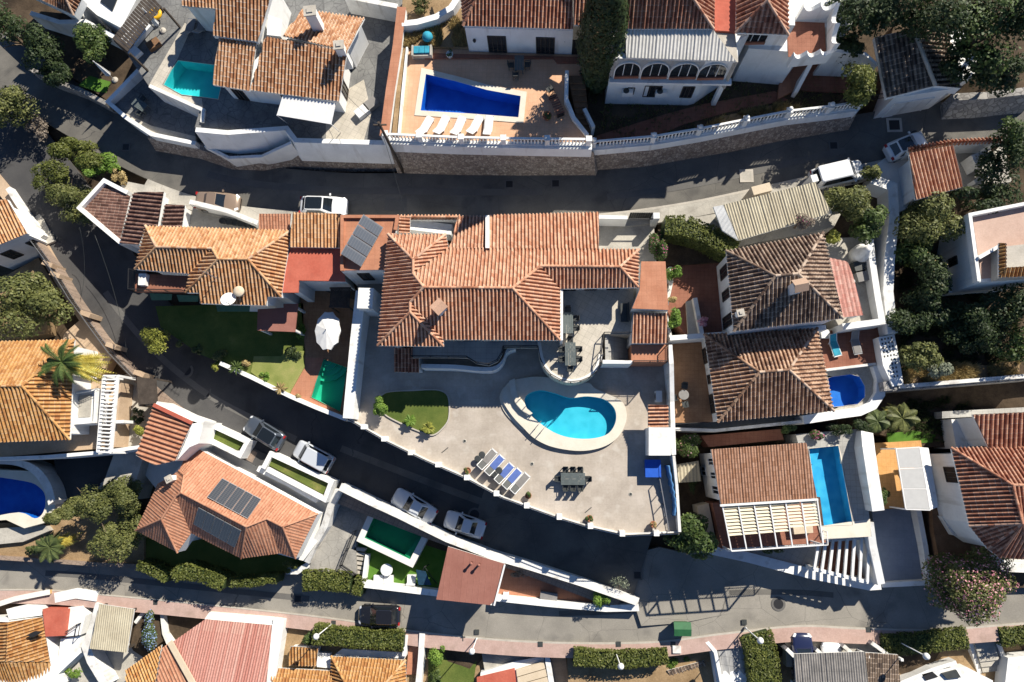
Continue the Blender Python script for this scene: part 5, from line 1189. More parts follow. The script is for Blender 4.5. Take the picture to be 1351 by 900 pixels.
m = MB(); cA, cB = W(1163, 446, 6.3), W(1176, 506, 6.3)
m.prism(Ws([(1159, 445), (1180, 441), (1187, 475), (1192, 507), (1178, 510), (1165, 482)], 6.2), 2, 6.2); m.build('wall_top', M['white'], pb)
hb = MB()
for i in range(10):
    for j in range(4):
        c = W(1163.5+j*4.2+i*.9, 448+i*5.6-j*.8, 6.215)
        if i < 5 or j > 1: hb.prism([c+Vector((x*.06, y*.08, 0)) for x, y in ((-1, -1), (1, -1), (1, 1), (-1, 1))], 6.203, 6.215)
hb.build('block_openings', M['plasticdark'], pb)
slab('rubble_patch', [(1165, 504), (1180, 502), (1184, 514), (1167, 516)], 6.0, 4, 'stonegrey')
ln = thing('garden_wall', 'long grey retaining wall with a white coping below the overgrown garden on the right', 'retaining wall', tuple(W(1270, 505, 3)))
boundary_wall('', [(1166, 513, 5.2), (1260, 505, 5.4), (1370, 496, 5.7)], 2.0, .5, 'stonegrey', parent=ln, name='wall_body')
boundary_wall('', [(1186, 510, 5.42), (1260, 504, 5.62), (1370, 495, 5.92)], 5.2, .3, 'whitedirty', parent=ln, name='coping')
slab('garden', [(1160, 512), (1400, 498), (1400, 590), (1215, 590), (1150, 570)], 2.4, 3, 'soil')
slab('lawn', [(1170, 572), (1205, 568), (1235, 574), (1230, 584), (1172, 586)], 2.45, .3, 'turf')
slab('garden', [(1185, 225), (1260, 260), (1260, 380), (1400, 370), (1400, 494), (1180, 510), (1165, 440), (1160, 330)], 5.0, 4, 'soil')
slab('dry_grass_bank', [(1190, 490), (1240, 478), (1300, 482), (1345, 476), (1345, 493), (1190, 508)], 5.2, .6, 'drysoil')
boundary_wall('long winding white wall between the square house and the dark trees', [(1150, 236, 8.4), (1178, 246, 8.4), (1180, 290, 8.0), (1174, 340, 7.6), (1172, 385, 7.2), (1178, 440, 6.6)], 4, .8, 'white')
# white forecourt and small tiled garage, upper right
slab('forecourt', [(1150, 222), (1168, 208), (1205, 204), (1212, 268), (1186, 280), (1176, 250)], 7.9, 3, 'whitestone')
r6 = House('small garage with salmon barrel tiles between white forecourt and trees', tuple(W(1235, 230, 7.5)), 'garage', 'garage')
r6.walls([(1201, 203), (1257, 194), (1268, 246), (1209, 262)], 10.3, 5.5, 10.1, .25)
r6.roof([(1208, 264, 10.3), (1270, 247, 10.3), (1257, 192, 11.0), (1199, 202, 11.0)], [[0, 1, 2, 3]], T['villa'], caps=False)
tw3 = thing('tile_capped_wall', 'roadside wall capped with a bent row of barrel tiles at the right', 'wall', tuple(W(1260, 190, 8)))
boundary_wall('', [(1199, 199, 9.6), (1256, 188, 9.7), (1322, 185, 9.8)], 7, .3, 'white', parent=tw3, name='wall_body')
roof(tw3, [(1199, 202, 9.8), (1256, 191.5, 9.9), (1256, 188, 10.2), (1198, 198, 10.1), (1256, 184.5, 9.9), (1198, 194, 9.8), (1322, 188.5, 10.0), (1322, 185, 10.3), (1322, 181, 10.0)], [[0, 1, 2, 3], [4, 5, 3, 2], [1, 6, 7, 2], [8, 4, 2, 7]], T['red'], name='tile_coping', caps=False)
slab('patio', [(1258, 190), (1325, 188), (1335, 240), (1268, 247)], 7.9, 3, 'concrete')
tag(MB().prism(Ws([(1281, 205), (1306, 196), (1313, 209), (1290, 222)], 9.3), 7.9, 9.3).build('shed', M['whitedirty']), 'pale flat roofed shed in the shade behind the bent tile capped wall', 'shed')
boundary_wall('short white wall below the pale shed', [(1286, 240, 8.8), (1316, 221, 8.8)], 7, .3, 'white')
r5 = House('white house with pinkish roof terrace and high blank wall at the right edge', tuple(W(1310, 330, 5)))
r5.walls([(1279, 282), (1370, 264), (1375, 366), (1291, 372)], 9.8, 4.5, 9.7)
for e in range(4):
    p, q = r5.fp[e], r5.fp[(e+1) % 4]
    if q.y < p.y-3 and p.x < 37: r5.win(e, .5, .62, 6.5, 7.6)
MB().prism(Ws([(1283, 286), (1375, 268), (1375, 362), (1295, 368)], 9.73), 9.703, 9.73).build('roof_terrace', M['pinkfloor'], r5.t)
boundary_wall('', [(1292, 371, 10.3), (1280, 283, 10.3), (1370, 265, 10.3)], 9.703, .25, 'white', parent=r5.t, name='parapet')
boundary_wall('', [(1292, 340, 10.5), (1318, 325, 10.5)], 9.73, .25, 'white', parent=r5.t, name='divider_wall')
MB().prism(Ws([(1322, 325), (1380, 318), (1380, 362), (1322, 366)], 11), 9.73, 10.8).build('penthouse_wall', M['kerb'], r5.t)
r5.roof([(1318, 366, 10.9), (1318, 321, 10.9), (1328, 321, 11.3), (1328, 353, 11.3), (1380, 350, 11.3), (1380, 364, 10.9)], [[0, 1, 2, 3], [0, 5, 4, 3]], T['yellow'], caps=False)
boundary_wall('', [(1290, 373, 6.5), (1262, 383, 6.4), (1252, 384, 6.4)], 4, .3, 'white', parent=r5.t, name='garden_wall_stub')
# --- brown sheet roofed house with long pool
r3 = House('house with a fine ribbed brown roof and cream louvred pergola beside a long pool', tuple(W(1010, 640, 1)))
r3.walls([(942, 597), (1063, 588), (1074, 655), (953, 663)], 7.0, -1, 6.8, .1)
r3.roof([(951, 665, 6.9), (1078, 657, 6.9), (1064, 584, 7.5), (938, 593, 7.5)], [[0, 1, 2, 3]], M['browncorr'], pitch=.22, prof=PROF_CORR, caps=False)
fb = MB(); fb.bar(W(950, 667, 6.9), W(1079, 659, 6.9), .16, .2); fb.build('fascia', M['white'], r3.t)
for e in range(4):
    p, q = r3.fp[e], r3.fp[(e+1) % 4]
    if q.y < p.y-2 and p.x < 20:
        r3.win(e, .1, .25, 4.4, 6.2, mats=('white', 'glass')); r3.win(e, .4, .55, 4.4, 6.2, mats=('white', 'glass')); r3.win(e, .7, .88, 4.2, 6.4, mats=('white', 'glass')); r3.win(e, .3, .5, 1.2, 2.8, mats=('white', 'glass'))
MB().prism(Ws([(940, 664), (1082, 656), (1090, 716), (952, 724)], 4.0), -1, 4.0).build('balcony', M['redtile'], r3.t)
pg = thing('pergola', 'cream louvred pergola on white frame at the front of the brown ribbed roof', 'pergola', tuple(W(1015, 690, 4)))
def lerp2(q, u, v): return (q[0]*(1-u)+q[1]*u)*(1-v)+(q[3]*(1-u)+q[2]*u)*v
LQ = [W(953, 668, 6.75), W(1077, 660, 6.75), W(1083, 698, 6.6), W(961, 708, 6.6)]
lv = MB(); nr = 9
for col in range(6):
    for k in range(nr):
        if col > 3 and k > nr-2: continue
        u0, u1 = col/6+.012, (col+1)/6-.012; v0, v1 = k/nr+.01, (k+1)/nr-.022
        a, b_, c, d = [lerp2(LQ, u, v) for u, v in ((u0, v0), (u1, v0), (u1, v1), (u0, v1))]
        up_ = Vector((0, 0, .06)); a, b_ = a-up_, b_-up_; c, d = c+up_, d+up_
        lv.loft([[a, b_, c, d], [p-Vector((0, 0, .03)) for p in (a, b_, c, d)]], True)
lv.build('louvres', M['louvre'], pg)
FQ = [W(953, 667, 6.8), W(1078, 659, 6.8), W(1086, 719, 6.55), W(965, 727, 6.55)]
fm = MB()
for k in range(7): fm.bar(lerp2(FQ, k/6, 0), lerp2(FQ, k/6, 1), .09, .12)
fm.bar(FQ[3], FQ[2], .1, .12); fm.bar(FQ[0], FQ[1], .1, .12); fm.build('frame', M['whitemetal'], pg)
for q in FQ[2:]: MB().box((q.x, q.y, 5.2), (.12, .12, 2.6)).build('post', M['whitemetal'], pg)
rail(r3.t, [(948, 725), (1086, 717), (1085, 700)], 4.0, .95, mat='whitemetal', bars=.18)
q = W(1060, 695, 4.05); tag(MB().prism(Ws([(1046, 692), (1072, 690), (1073, 703), (1048, 705)], 4.6), 4.0, 4.6).build('planter_box', M['cream']), 'cream planter box at the corner of the louvred balcony', 'planter')
l3 = [(1067, 592), (1106, 588), (1125, 692), (1082, 694)]
LP = Ws(l3, 4.1); holed('pool_deck', Ws([(1050, 573), (1134, 566), (1150, 708), (1084, 712)], 4.1), LP, 4.1, 5, 'greytile')
def psteps(b):
    b.prism(Ws([(1068, 593), (1085, 591), (1080, 612), (1071, 613)], 4.1), 2.9, 3.6)
pool('long rectangular light blue pool beside the brown ribbed roof', l3, 4.12, 1.2, 'pmid', 'water', .02, steps=psteps)
slab('pool_surround', [(1082, 694.5), (1148, 685), (1149, 708), (1085, 711)], 4.115, .2, 'deck')
slab('pool_surround', [(1093, 587), (1106, 585), (1113, 612), (1110, 612), (1106.5, 588.5), (1093, 589.5)], 4.115, .2, 'deck')
boundary_wall('broad sloping white wall between the long pool and the orange terrace', [(1144, 570, 5.0), (1146, 590, 5.6), (1152, 630, 5.5), (1159, 674, 5.3)], 0, .95, 'white')
slab('passage', [(886, 568), (945, 570), (1062, 560), (1062, 582), (940, 592), (950, 700), (900, 720), (892, 600)], 1.2, 3, 'soil')
slab('terrace_strip', [(925, 575), (1030, 566), (1034, 580), (935, 590)], 3.4, 3, 'redtile')
sh = House('little shed with a cream corrugated roof in the gap beside the terrace wall', tuple(W(908, 622, 1)), 'shed', 'shed')
sh.walls([(893, 614), (922, 608), (925, 634), (896, 637)], 3.2, 0, 3.05, .1); sh.roof([(896, 637, 3.1), (925, 635, 3.1), (922, 608, 3.4), (892, 613, 3.4)], [[0, 1, 2, 3]], M['beigecorr'], pitch=.3, prof=PROF_CORR, caps=False)
an_ = House('cream walled annexe at the foot of the brown ribbed roof', tuple(W(930, 690, 0)), 'annexe', 'building', mat='cream')
an_.walls([(920, 668), (935, 664), (945, 716), (928, 720)], 3.2, -1, 3.2); an_.win(-1, .2, .8, 1, 2.6)
boundary_wall('white front wall along the road below the louvred balcony', [(925, 722, 1.4), (985, 735, 1.2), (1070, 757, 1.2), (1146, 772, 1.3), (1162, 771, 1.4)], -1.5, .85, 'white')
slab('forecourt', [(930, 718), (1086, 712), (1078, 756), (985, 733)], 1.0, 2.5, 'paletile')
slab('forecourt', [(1072, 710), (1150, 704), (1162, 770), (1075, 756)], .3, 2, 'redtile')
wp = thing('pergola', 'open pergola of broad white beams at the roadside below the long pool', 'pergola', tuple(W(1110, 740, 0)))
WQ = [W(1080, 714, 2.8), W(1146, 709, 2.8), W(1144, 768, 2.6), W(1074, 751, 2.6)]
for k in range(8):
    u = k/7; m = MB(); m.bar(lerp2(WQ, u, 0), lerp2(WQ, u, 1), .2, .22); m.build('beam', M['white'], wp)
m = MB(); m.bar(WQ[3]-Vector((0, 0, .2)), WQ[2]-Vector((0, 0, .2)), .3, .25); m.build('cross_beam', M['white'], wp)
m = MB(); m.bar(WQ[0]-Vector((0, 0, .2)), WQ[1]-Vector((0, 0, .2)), .3, .25); m.build('cross_beam', M['white'], wp)
for q in WQ: MB().box((q.x, q.y, q.z/2), (.3, .3, q.z-.2)).build('post', M['white'], wp)
boundary_wall('white lattice topped wall from the long pool down to the road', [(1148, 690, 4.0), (1152, 720, 3.4), (1163, 771, 2.6)], -1, .6, 'white')
# driveway, canopy and house on the far right
slab('driveway', [(1150, 672), (1214, 672), (1228, 769), (1164, 772)], .4, 2, 'bluefloor')
boundary_wall('white wall on the right of the blue grey driveway', [(1212, 672, 1.4), (1221, 720, 1.3), (1228, 769, 1.2), (1164, 772, .9)], -1, .4, 'white')
slab('terrace', [(1150, 585), (1215, 581), (1228, 668), (1160, 672)], 2.6, 3.5, 'ochretile')
cy_ = House('pale glazed canopy with white frame over the orange tiled terrace', tuple(W(1205, 630, 2.6)), 'canopy', 'canopy')
CQ = [W(1182, 592, 5.1), W(1213, 590, 5.2), W(1227, 673, 5.2), W(1195, 672, 5.1)]
M['polycarb'] = plain('grey_canopy_sheet', (0.5, 0.5, 0.49), 0.35, var=.05)
for k in range(3):
    v0, v1 = k/3+.012, (k+1)/3-.012; p = [lerp2(CQ, u, v) for u, v in ((.03, v0), (.97, v0), (.97, v1), (.03, v1))]
    m = MB(); m.loft([p, [x+Vector((0, 0, .04)) for x in p]], True); m.build('canopy_panel', M['polycarb'], cy_.t)
m = MB()
for k in range(4): m.bar(lerp2(CQ, 0, k/3), lerp2(CQ, 1, k/3), .08, .1)
m.bar(CQ[0], CQ[3], .08, .1); m.bar(CQ[1], CQ[2], .08, .1); m.build('frame', M['whitemetal'], cy_.t)
b1, b2 = W(1225, 591, 4.9), W(1238, 669, 4.9); m = MB(); m.loft([[CQ[1], b1, b2, CQ[2]], [x-Vector((0, 0, .06)) for x in (CQ[1], b1, b2, CQ[2])]], True); m.build('sloping_edge', M['white'], cy_.t)
for q in (CQ[0], CQ[3]): MB().box((q.x, q.y, 3.8), (.12, .12, 2.5)).build('post', M['whitemetal'], cy_.t)
r4 = House('villa with red barrel tiles fanning round a faceted bay at the right edge', tuple(W(1310, 640, 2.5)))
r4.walls([(1258, 594), (1400, 588), (1400, 735), (1320, 731), (1304, 720), (1282, 693)], 6.6, 0, 6.45, .3)
V4 = [(1255, 591, 6.7), (1279, 694, 6.7), (1349, 691, 8.9), (1336, 640, 8.9), (1420, 586, 6.7), (1303, 724, 6.7), (1318, 735, 6.7), (1356, 738, 6.7), (1420, 640, 8.9), (1420, 738, 6.7), (1420, 691, 8.9)]
r4.roof(V4, [[0, 1, 2, 3], [4, 0, 3, 8], [1, 5, 2], [5, 6, 2], [6, 7, 2], [2, 10, 8, 3], [7, 9, 10, 2]], T['red'], pitch=.31)
r4.roof([(1305, 592, 6.8), (1283, 547, 7.6), (1420, 541, 7.6), (1420, 588, 6.8)], [[0, 3, 2, 1]], T['red'], caps=False, pitch=.36)
MB().prism(inset(Ws([(1283, 547), (1420, 541), (1420, 588), (1305, 592)], 6.7), .2), 0, 6.6).build('wall', M['white'], r4.t)
for e in range(6):
    p, q = r4.fp[e], r4.fp[(e+1) % 6]
    if q.y < p.y-4 and p.x < 40: r4.win(e, .2, .42, 4.2, 5.9, 'barred_window', bars=2)
MB().prism(Ws([(1255, 553), (1284, 556), (1301, 588), (1262, 592)], 4.0), 0, 4.0).build('flat_white_roof', M['white'], r4.t)
tag(MB().prism(Ws([(1243, 543), (1380, 536), (1380, 545), (1243, 552)], 3.6), 1.5, 3.6).build('low_outbuilding', M['greytile']), 'strip of grey tiled low roof at the back of the faceted bay villa', 'outbuilding')
slab('patio', [(1228, 655), (1285, 650), (1320, 740), (1245, 770), (1232, 700)], 1.8, 3, 'wood')
tag(MB().prism(Ws([(1242, 681), (1257, 684), (1270, 709), (1257, 706)], 2.4), 1.8, 2.4).build('skylight_box', M['whitedirty']), 'pale tilted rectangular skylight lying on the brown patio', 'skylight')
boundary_wall('white garden wall by the blossom tree below the faceted bay villa', [(1300, 735, 2.2), (1330, 748, 2.0), (1380, 750, 2.0)], 0, .8, 'whitedirty')
slab('garden', [(1228, 722), (1320, 740), (1400, 745), (1400, 775), (1290, 776), (1229, 772)], .6, 2, 'soil')
# =============== left side: houses below the fork ===============
l1 = House('small orange roofed house at the left edge by the fork in the road', tuple(W(10, 300, 3)))
l1.walls([(-40, 262), (7, 266), (34, 308), (3, 322), (-40, 340)], 6.3, 1.5, 6.1, .15)
l1.roof([(2, 322, 6.2), (36, 308, 6.2), (9, 263, 7.0), (-40, 268, 7.2), (-40, 335, 6.4)], [[0, 1, 2, 3, 4]], T['west'], caps=False)
for e in range(5):
    p, q = l1.fp[e], l1.fp[(e+1) % 5]
    if q.x > p.x+1 and q.y > p.y: l1.win(e, .5, .85, 3.2, 4.8)
boundary_wall('broad pale coping wall beside the small orange roofed house at the fork', [(10, 248, 4.3), (28, 276, 4.2), (55, 312, 4.0)], 2, .45, 'whitedirty')
slab('path', [(5, 246), (18, 240), (58, 290), (72, 318), (58, 324), (30, 282)], 3.35, 2, 'concrete')
slab('garden', [(18, 358), (50, 340), (75, 380), (60, 440), (0, 450), (-20, 380)], 2.2, 2.5, 'drysoil')
slab('patio', [(85, 440), (108, 420), (128, 440), (150, 468), (130, 500), (95, 500), (80, 460)], 2.1, 3, 'tanpath')
fw = thing('garden_wall', 'tan capped garden wall with railing along the curving middle road', 'wall', tuple(W(120, 420, 2)))
GW = [(42, 312, 4.3), (70, 350, 4.0), (98, 396, 3.6), (125, 433, 3.2), (150, 467, 2.9), (182, 500, 2.6)]
boundary_wall('', GW, 1.0, .35, 'brownpave', parent=fw, name='wall_body'); rail(fw, GW, 0, .8, mat='metal', bars=.3)
for x, y, z in ((62, 348, 4.6), (72, 362, 4.4), (112, 414, 4.0), (146, 456, 3.6), (183, 493, 3.2)):
    c = W(x, y, z); MB().box((c.x, c.y, z-1.2), (1.0, .4, 2.4), -.35).build('pier', M['tanpath'], fw)
l2 = House('big orange roofed house at the left edge behind the golden palm', tuple(W(30, 520, 2)))
l2.walls([(-60, 455), (97, 450), (92, 577), (-60, 584)], 5.9, 0, 5.75, .35)
l2.roof([(-70, 452, 6.0), (98, 448, 6.0), (92, 580, 6.0), (-70, 586, 6.0), (29, 509, 8.2), (-70, 511, 8.2)], [[1, 0, 5, 4], [2, 1, 4], [3, 2, 4, 5]], T['yellow'], pitch=.33)
slab('terrace', [(-40, 583), (92, 580), (98, 500), (160, 505), (152, 590), (0, 603), (-40, 604)], 2.9, 4, 'tanpath')
boundary_wall('white wall along the foot of the tan terrace at the left', [(-20, 606, 3.6), (60, 603, 3.6), (132, 597, 3.6), (183, 590, 3.4)], 0, .3, 'white')
bb = House('white balcony with grey doors beside the golden palm', tuple(W(110, 535, 3)), 'balcony_block', 'building')
bb.walls([(98, 516), (128, 512), (125, 559), (96, 561)], 4.6, 2.9, 4.5)
MB().prism(Ws([(104, 522), (121, 520), (119, 550), (103, 551)], 4.56), 4.503, 4.56).build('grey_door_panel', M['concrete'], bb.t)
boundary_wall('', [(100, 518, 5.0), (126, 514, 5.0), (124, 557, 5.0), (98, 559, 5.0)], 4.503, .15, 'white', parent=bb.t, name='parapet')
wg = thing('pergola', 'narrow white ladder like pergola on the tan terrace', 'pergola', tuple(W(143, 545, 2.9)))
PQ = [W(138, 496, 5.4), W(155, 496, 5.4), W(146, 597, 5.2), W(130, 596, 5.2)]
m = MB(); m.bar(PQ[0], PQ[3], .3, .2); m.bar(PQ[1], PQ[2], .3, .2); m.build('side_beam', M['white'], wg)
m = MB()
for k in range(21): m.bar(lerp2(PQ, 0, k/20)+Vector((0, 0, .15)), lerp2(PQ, 1, k/20)+Vector((0, 0, .15)), .13, .1)
m.build('slats', M['white'], wg)
for q in PQ: MB().box((q.x, q.y, 4.1), (.2, .2, 2.4)).build('post', M['white'], wg)
boundary_wall('white dividing wall across the lane end of the tan terrace', [(146, 557, 3.7), (163, 556, 3.6)], 2, .25, 'white')
slab('lane', [(150, 500), (205, 480), (240, 540), (190, 600), (172, 660), (128, 660), (150, 600)], 1.0, 3, 'concrete')
gp_ = thing('gate_canopy', 'dark thatched gate canopy at the head of the lane', 'canopy', tuple(W(195, 515, 1)))
m = MB(); GQ = [W(182, 498, 4.0), W(205, 500, 4.0), W(207, 532, 3.8), W(184, 534, 3.8)]
for k in range(12): m.bar(lerp2(GQ, k/11, 0), lerp2(GQ, k/11, 1), .17, .08)
m.build('roof_slats', M['darkwood'], gp_)
for q in GQ: MB().box((q.x, q.y, 2.4), (.14, .14, 2.9)).build('post', M['darkwood'], gp_)
boundary_wall('short tan wall beside the dark thatched gate canopy', [(183, 534, 3.0), (206, 532, 3.0)], 1, .3, 'tanpath')
ls = thing('garden_stairs', 'broad grey steps running down the lane to the lower courtyard', 'stairs', tuple(W(150, 625, -2)))
for k in range(11): MB().prism(Ws([(168-k*4, 594+k*5.5), (176-k*4+4, 606+k*5.5), (174-k*4+4, 612+k*5.2), (160-k*4, 600+k*5.5)], 1-.28*k), -4, 1.02-.28*k).build('step', M['greytile'] if k % 2 else M['kerb'], ls)
slab('courtyard', [(70, 604), (150, 600), (140, 640), (125, 655), (85, 665)], -1.6, 2, 'asphaltB')
# pool at the left edge
lp = [(-30, 632), (33, 635), (54, 645), (60, 658), (57, 676), (46, 684), (25, 676), (-30, 680)]
LPP = closed_spline(Ws(lp, -.9), 4); holed('pool_deck', Ws([(-40, 618), (44, 622), (66, 638), (75, 656), (72, 672), (58, 690), (32, 697), (8, 686), (-40, 690)], -.9), LPP, -.9, 2, 'deck')
t5 = thing('swimming_pool', 'shaded dark blue curved pool cut off by the left edge', 'pool', tuple(W(10, 655, -2.2)))
P = ccw(LPP); n = len(P); b = MB(); b.add([(p.x, p.y, -.905) for p in P]+[(p.x, p.y, -2.3) for p in P], [(i, n+i, n+(i+1) % n, (i+1) % n) for i in range(n)]+[tuple(range(n, 2*n))]); b.build('basin', M['pblue'], t5)
MB().poly([(p.x, p.y, -1.05) for p in P]).build('water_surface', M['waterdeep'], t5)
cb_ = spline(Ws([(-20, 606, 0), (25, 607, 0), (50, 617, 0), (66, 637, 0), (73, 660, 0)], 0), 5)
m = MB(); m.loft([[c, c+Vector((-.6, -.45, 0)), c+Vector((-.6, -.45, -2.5)), c+Vector((0, 0, -2.5))] for c in cb_], True); tag(m.build('boundary_wall', M['whitedirty']), 'curved pale wall round the shaded pool at the left edge', 'wall')
slab('garden', [(-40, 690), (60, 690), (130, 650), (190, 690), (190, 748), (0, 738), (-40, 736)], -2.2, 2, 'drysoil')
slab('path', [(-40, 700), (60, 693), (66, 700), (30, 715), (-40, 722)], -1.7, 2, 'concrete')
boundary_wall('low tan wall with piers above the lower road at the left', [(-20, 735, -1.8), (60, 740, -1.8), (130, 745, -1.9), (182, 747, -1.9)], -3.4, .35, 'brownpave')
# house with the solar panels
slab('garden', [(178, 700), (215, 640), (400, 700), (412, 752), (300, 762), (180, 742)], -2.5, 2, 'lawn')
slab('yard', [(205, 520), (260, 545), (440, 640), (430, 700), (400, 740), (250, 700), (178, 610)], -.2, 2.5, 'whitestone')
sh_ = House('house of clean salmon tiles with two banks of solar panels', tuple(W(300, 660, -2)))
sh_.walls([(252, 588), (417, 678), (389, 735), (371, 728), (320, 735), (253, 703), (235, 727), (181, 699), (209, 639)], 2.0, -3, 1.9, .4)
SV = [(252, 587, 2.10), (419, 678, 2.10), (373, 695, 3.90), (352, 684.5, 3.70), (325, 695, 4.20), (239, 650, 4.20), (243, 627, 3.50), (390, 737, 2.10), (370, 730, 2.30), (318, 737, 2.10), (252, 703.6, 2.10), (232, 655, 4.00), (234, 729, 2.10), (213, 685, 3.70), (179, 700, 2.10), (208, 638.5, 2.10), (236, 621, 2.70)]
sh_.roof(SV, [[0, 1, 2, 3, 4, 5, 6, 16], [1, 7, 2], [7, 8, 3, 2], [8, 9, 4, 3], [9, 10, 11, 5, 4], [10, 12, 13, 11], [12, 14, 13], [14, 15, 16, 6, 5, 11, 13]], T['flatred'], pitch=.25, course=.36, prof=PROF_FINE, capr=.1)
def onplane(px, py, A, B, C, lift=.12):
    a, b, c = W(*A), W(*B), W(*C); n = (b-a).cross(c-a); z = a.z
    for _ in range(6): q = W(px, py, z); z = a.z-((q.x-a.x)*n.x+(q.y-a.y)*n.y)/n.z
    return W(px, py, z+lift)
def bank(par, quad, tri, cols, mat='solar'):
    Q = [onplane(x, y, *tri) for x, y in quad]
    for k in range(cols):
        a, b, c, d = [lerp2(Q, u, v) for u, v in ((k/cols+.006, 0), ((k+1)/cols-.006, 0), ((k+1)/cols-.006, 1), (k/cols+.006, 1))]
        panel(par, a, b, c, d, mat, uv=(1, 1))
bank(sh_.t, [(293, 631), (345, 659), (327, 685), (273, 656)], (SV[0], SV[1], SV[5]), 5)
bank(sh_.t, [(262, 669), (319, 700), (310.5, 722), (255.5, 691)], (SV[9], SV[10], SV[5]), 5)
chimney(sh_.t, 223, 632, 2.9, .9, .45, .45, .5, kind=1)
sh2 = House('small garage with coral barrel tiles at the top corner of the solar house', tuple(W(215, 575, 0)), 'garage', 'garage')
sh2.walls([(203, 537), (251, 559), (231, 606), (205, 612), (181, 600)], 4.4, -2, 4.3, .15)
sh2.roof([(179, 601, 4.5), (203, 535, 4.5), (253, 558, 5.1), (231, 608, 5.1), (205, 614, 4.8)], [[0, 1, 2, 3, 4]], T['flatred'], pitch=.38, caps=False)
rr_ = MB(); rr_.bar(W(203, 534.5, 4.7), W(253, 558, 5.3), .3, .2); rr_.build('ridge_board', M['redpaint'], sh2.t)
MB().prism(Ws([(254, 559), (269, 556), (262, 585), (250, 590), (233, 608)], 4.2), -1, 4.2).build('side_wall', M['white'], sh2.t)
boundary_wall('white wall dropping beside the coral tiled garage to the road', [(206, 532, 4.0), (240, 548, 3.6), (268, 557, 3.2)], 0, .35, 'white')
slab('turf_bed', [(275, 563), (321, 585), (313, 594), (271, 574)], 1.7, 2, 'lawn')
boundary_wall('white surround of the square grass bed beside the dark parked car', [(262, 585, 2.1), (270, 557, 2.1), (326, 583, 2.1), (316, 601, 2.1), (272, 579, 2.1)], -.5, .4, 'white')
slab('turf_bed', [(359, 603), (434, 637), (426, 652), (355, 614)], 1.4, 2, 'lawn')
boundary_wall('white surround of the long grass bed beside the light blue van', [(347, 618, 1.8), (357, 599, 1.8), (437, 636, 1.8), (428, 659, 1.8), (352, 619, 1.7)], -.5, .4, 'white')
boundary_wall('white inner wall below the long grass bed', [(340, 618, 1.3), (380, 638, 1.3), (418, 660, 1.3)], -.5, .5, 'white')
slab('driveway', [(324, 586), (356, 602), (345, 618), (312, 602)], .6, 1, 'asphaltB')
boundary_wall('stepped tan and white wall between solar house and flagstone patio', [(446, 647, 1.0), (436, 668, .6), (428, 694, .2), (412, 722, -.4), (404, 742, -.8)], -3, .6, 'whitedirty')
slab('patio', [(446, 648), (490, 670), (470, 715), (470, 758), (405, 757), (426, 700)], -1.2, 2.5, 'slate')
boundary_wall('bent white wall at the foot of the solar house garden', [(378, 754, -1.4), (392, 754, -1.4), (407, 745, -1.2)], -3, .5, 'white')
# green pool, turf, pavilion and the wedge shaped courtyard
slab('turf', [(470, 716), (560, 700), (600, 722), (580, 782), (478, 772)], -1.9, 2, 'turf')
gq = [(496, 676), (557.5, 706), (541, 738), (481, 709.5)]
pool('raised square pool of dull green water with broad white coping', gq, -.35, 1.3, 'pdark', 'watergreen', .55, 'whitestone', steps=lambda b: [b.prism(Ws([(549-k*1.5, 712+k*3.3), (557-k*1.5, 706+k*3.3), (541, 738), (533, 733)], -.35), -1.6, -.75-.2*k) for k in range(3)])
og = inset(ccw(Ws(gq, -.35)), -.5); b = MB(); b.add([(p.x, p.y, -.38) for p in og]+[(p.x, p.y, -2.2) for p in og], [(i, 4+i, 4+(i+1) % 4, (i+1) % 4) for i in range(4)]); tag(b.build('pool_shell', M['white'], None), 'white outer walls holding up the raised square pool', 'pool wall')
boundary_wall('long thick white wall with capped sections along the middle road', [(449, 642, 1.9), (490, 662, 1.8), (525, 678, 1.8), (590, 710, 1.7), (650, 733, 1.5), (700, 747, 1.2), (770, 769, .8), (842, 794, .4)], -2.5, .55, 'white', cap='whitedirty')
boundary_wall('low white wall between turf and the lower road', [(479, 771, -1.0), (530, 777, -1.0), (578, 783, -1.0)], -3, .55, 'white')
boundary_wall('low white wall of the wedge shaped courtyard along the lower road', [(655, 789, -.6), (730, 797, -.5), (800, 803, -.4), (843, 802, 0)], -2.5, .55, 'white')
slab('courtyard', [(655, 742), (735, 760), (836, 795), (735, 797), (650, 790)], -1.1, 1.5, 'terracotta')
pv = House('square pavilion with a flat red brown sheet roof and two vent pipes', tuple(W(620, 760, -2)), 'pavilion', 'building')
pv.walls([(593, 724), (664, 746), (651, 796), (578, 788)], 2.1, -3, 1.85, .25)
PV = [(591, 721, 2.1), (666, 744, 2.1), (652, 799, 2.0), (575.5, 791, 2.0)]
pv.roof(PV, [[3, 2, 1, 0]], M['maroon'], pitch=.5, prof=[(0, 0), (.06, .012), (.12, 0)], caps=False)
m = MB(); m.bar(W(666, 745, 2.15), W(652, 799, 2.05), .14, .12); m.build('gutter', M['whitemetal'], pv.t)
for x, y in ((622, 743), (632, 745)):
    m = MB(); c = W(x, y, 2.5); m.lathe((c.x, c.y, 2.0), [(.09, 0), (.09, .75), (.14, .78), (.14, .88), (0, .92)], 10); m.build('vent_pipe', M['maroon'], pv.t)
stt = thing('garden_stairs', 'dark railed steps from the flagstone patio down to the turf', 'stairs', tuple(W(470, 740, -2)))
for k in range(6): MB().prism(Ws([(468-k*.6, 722+k*6), (482-k*.6, 724+k*6), (481-k*.6, 728+k*6), (467-k*.6, 726+k*6)], -1.2-.1*k), -2.5, -1.2-.1*k).build('step', M['kerb'], stt)
rail(stt, [(470, 700), (452, 745), (470, 757)], -1.2, 1.0, bars=.15)
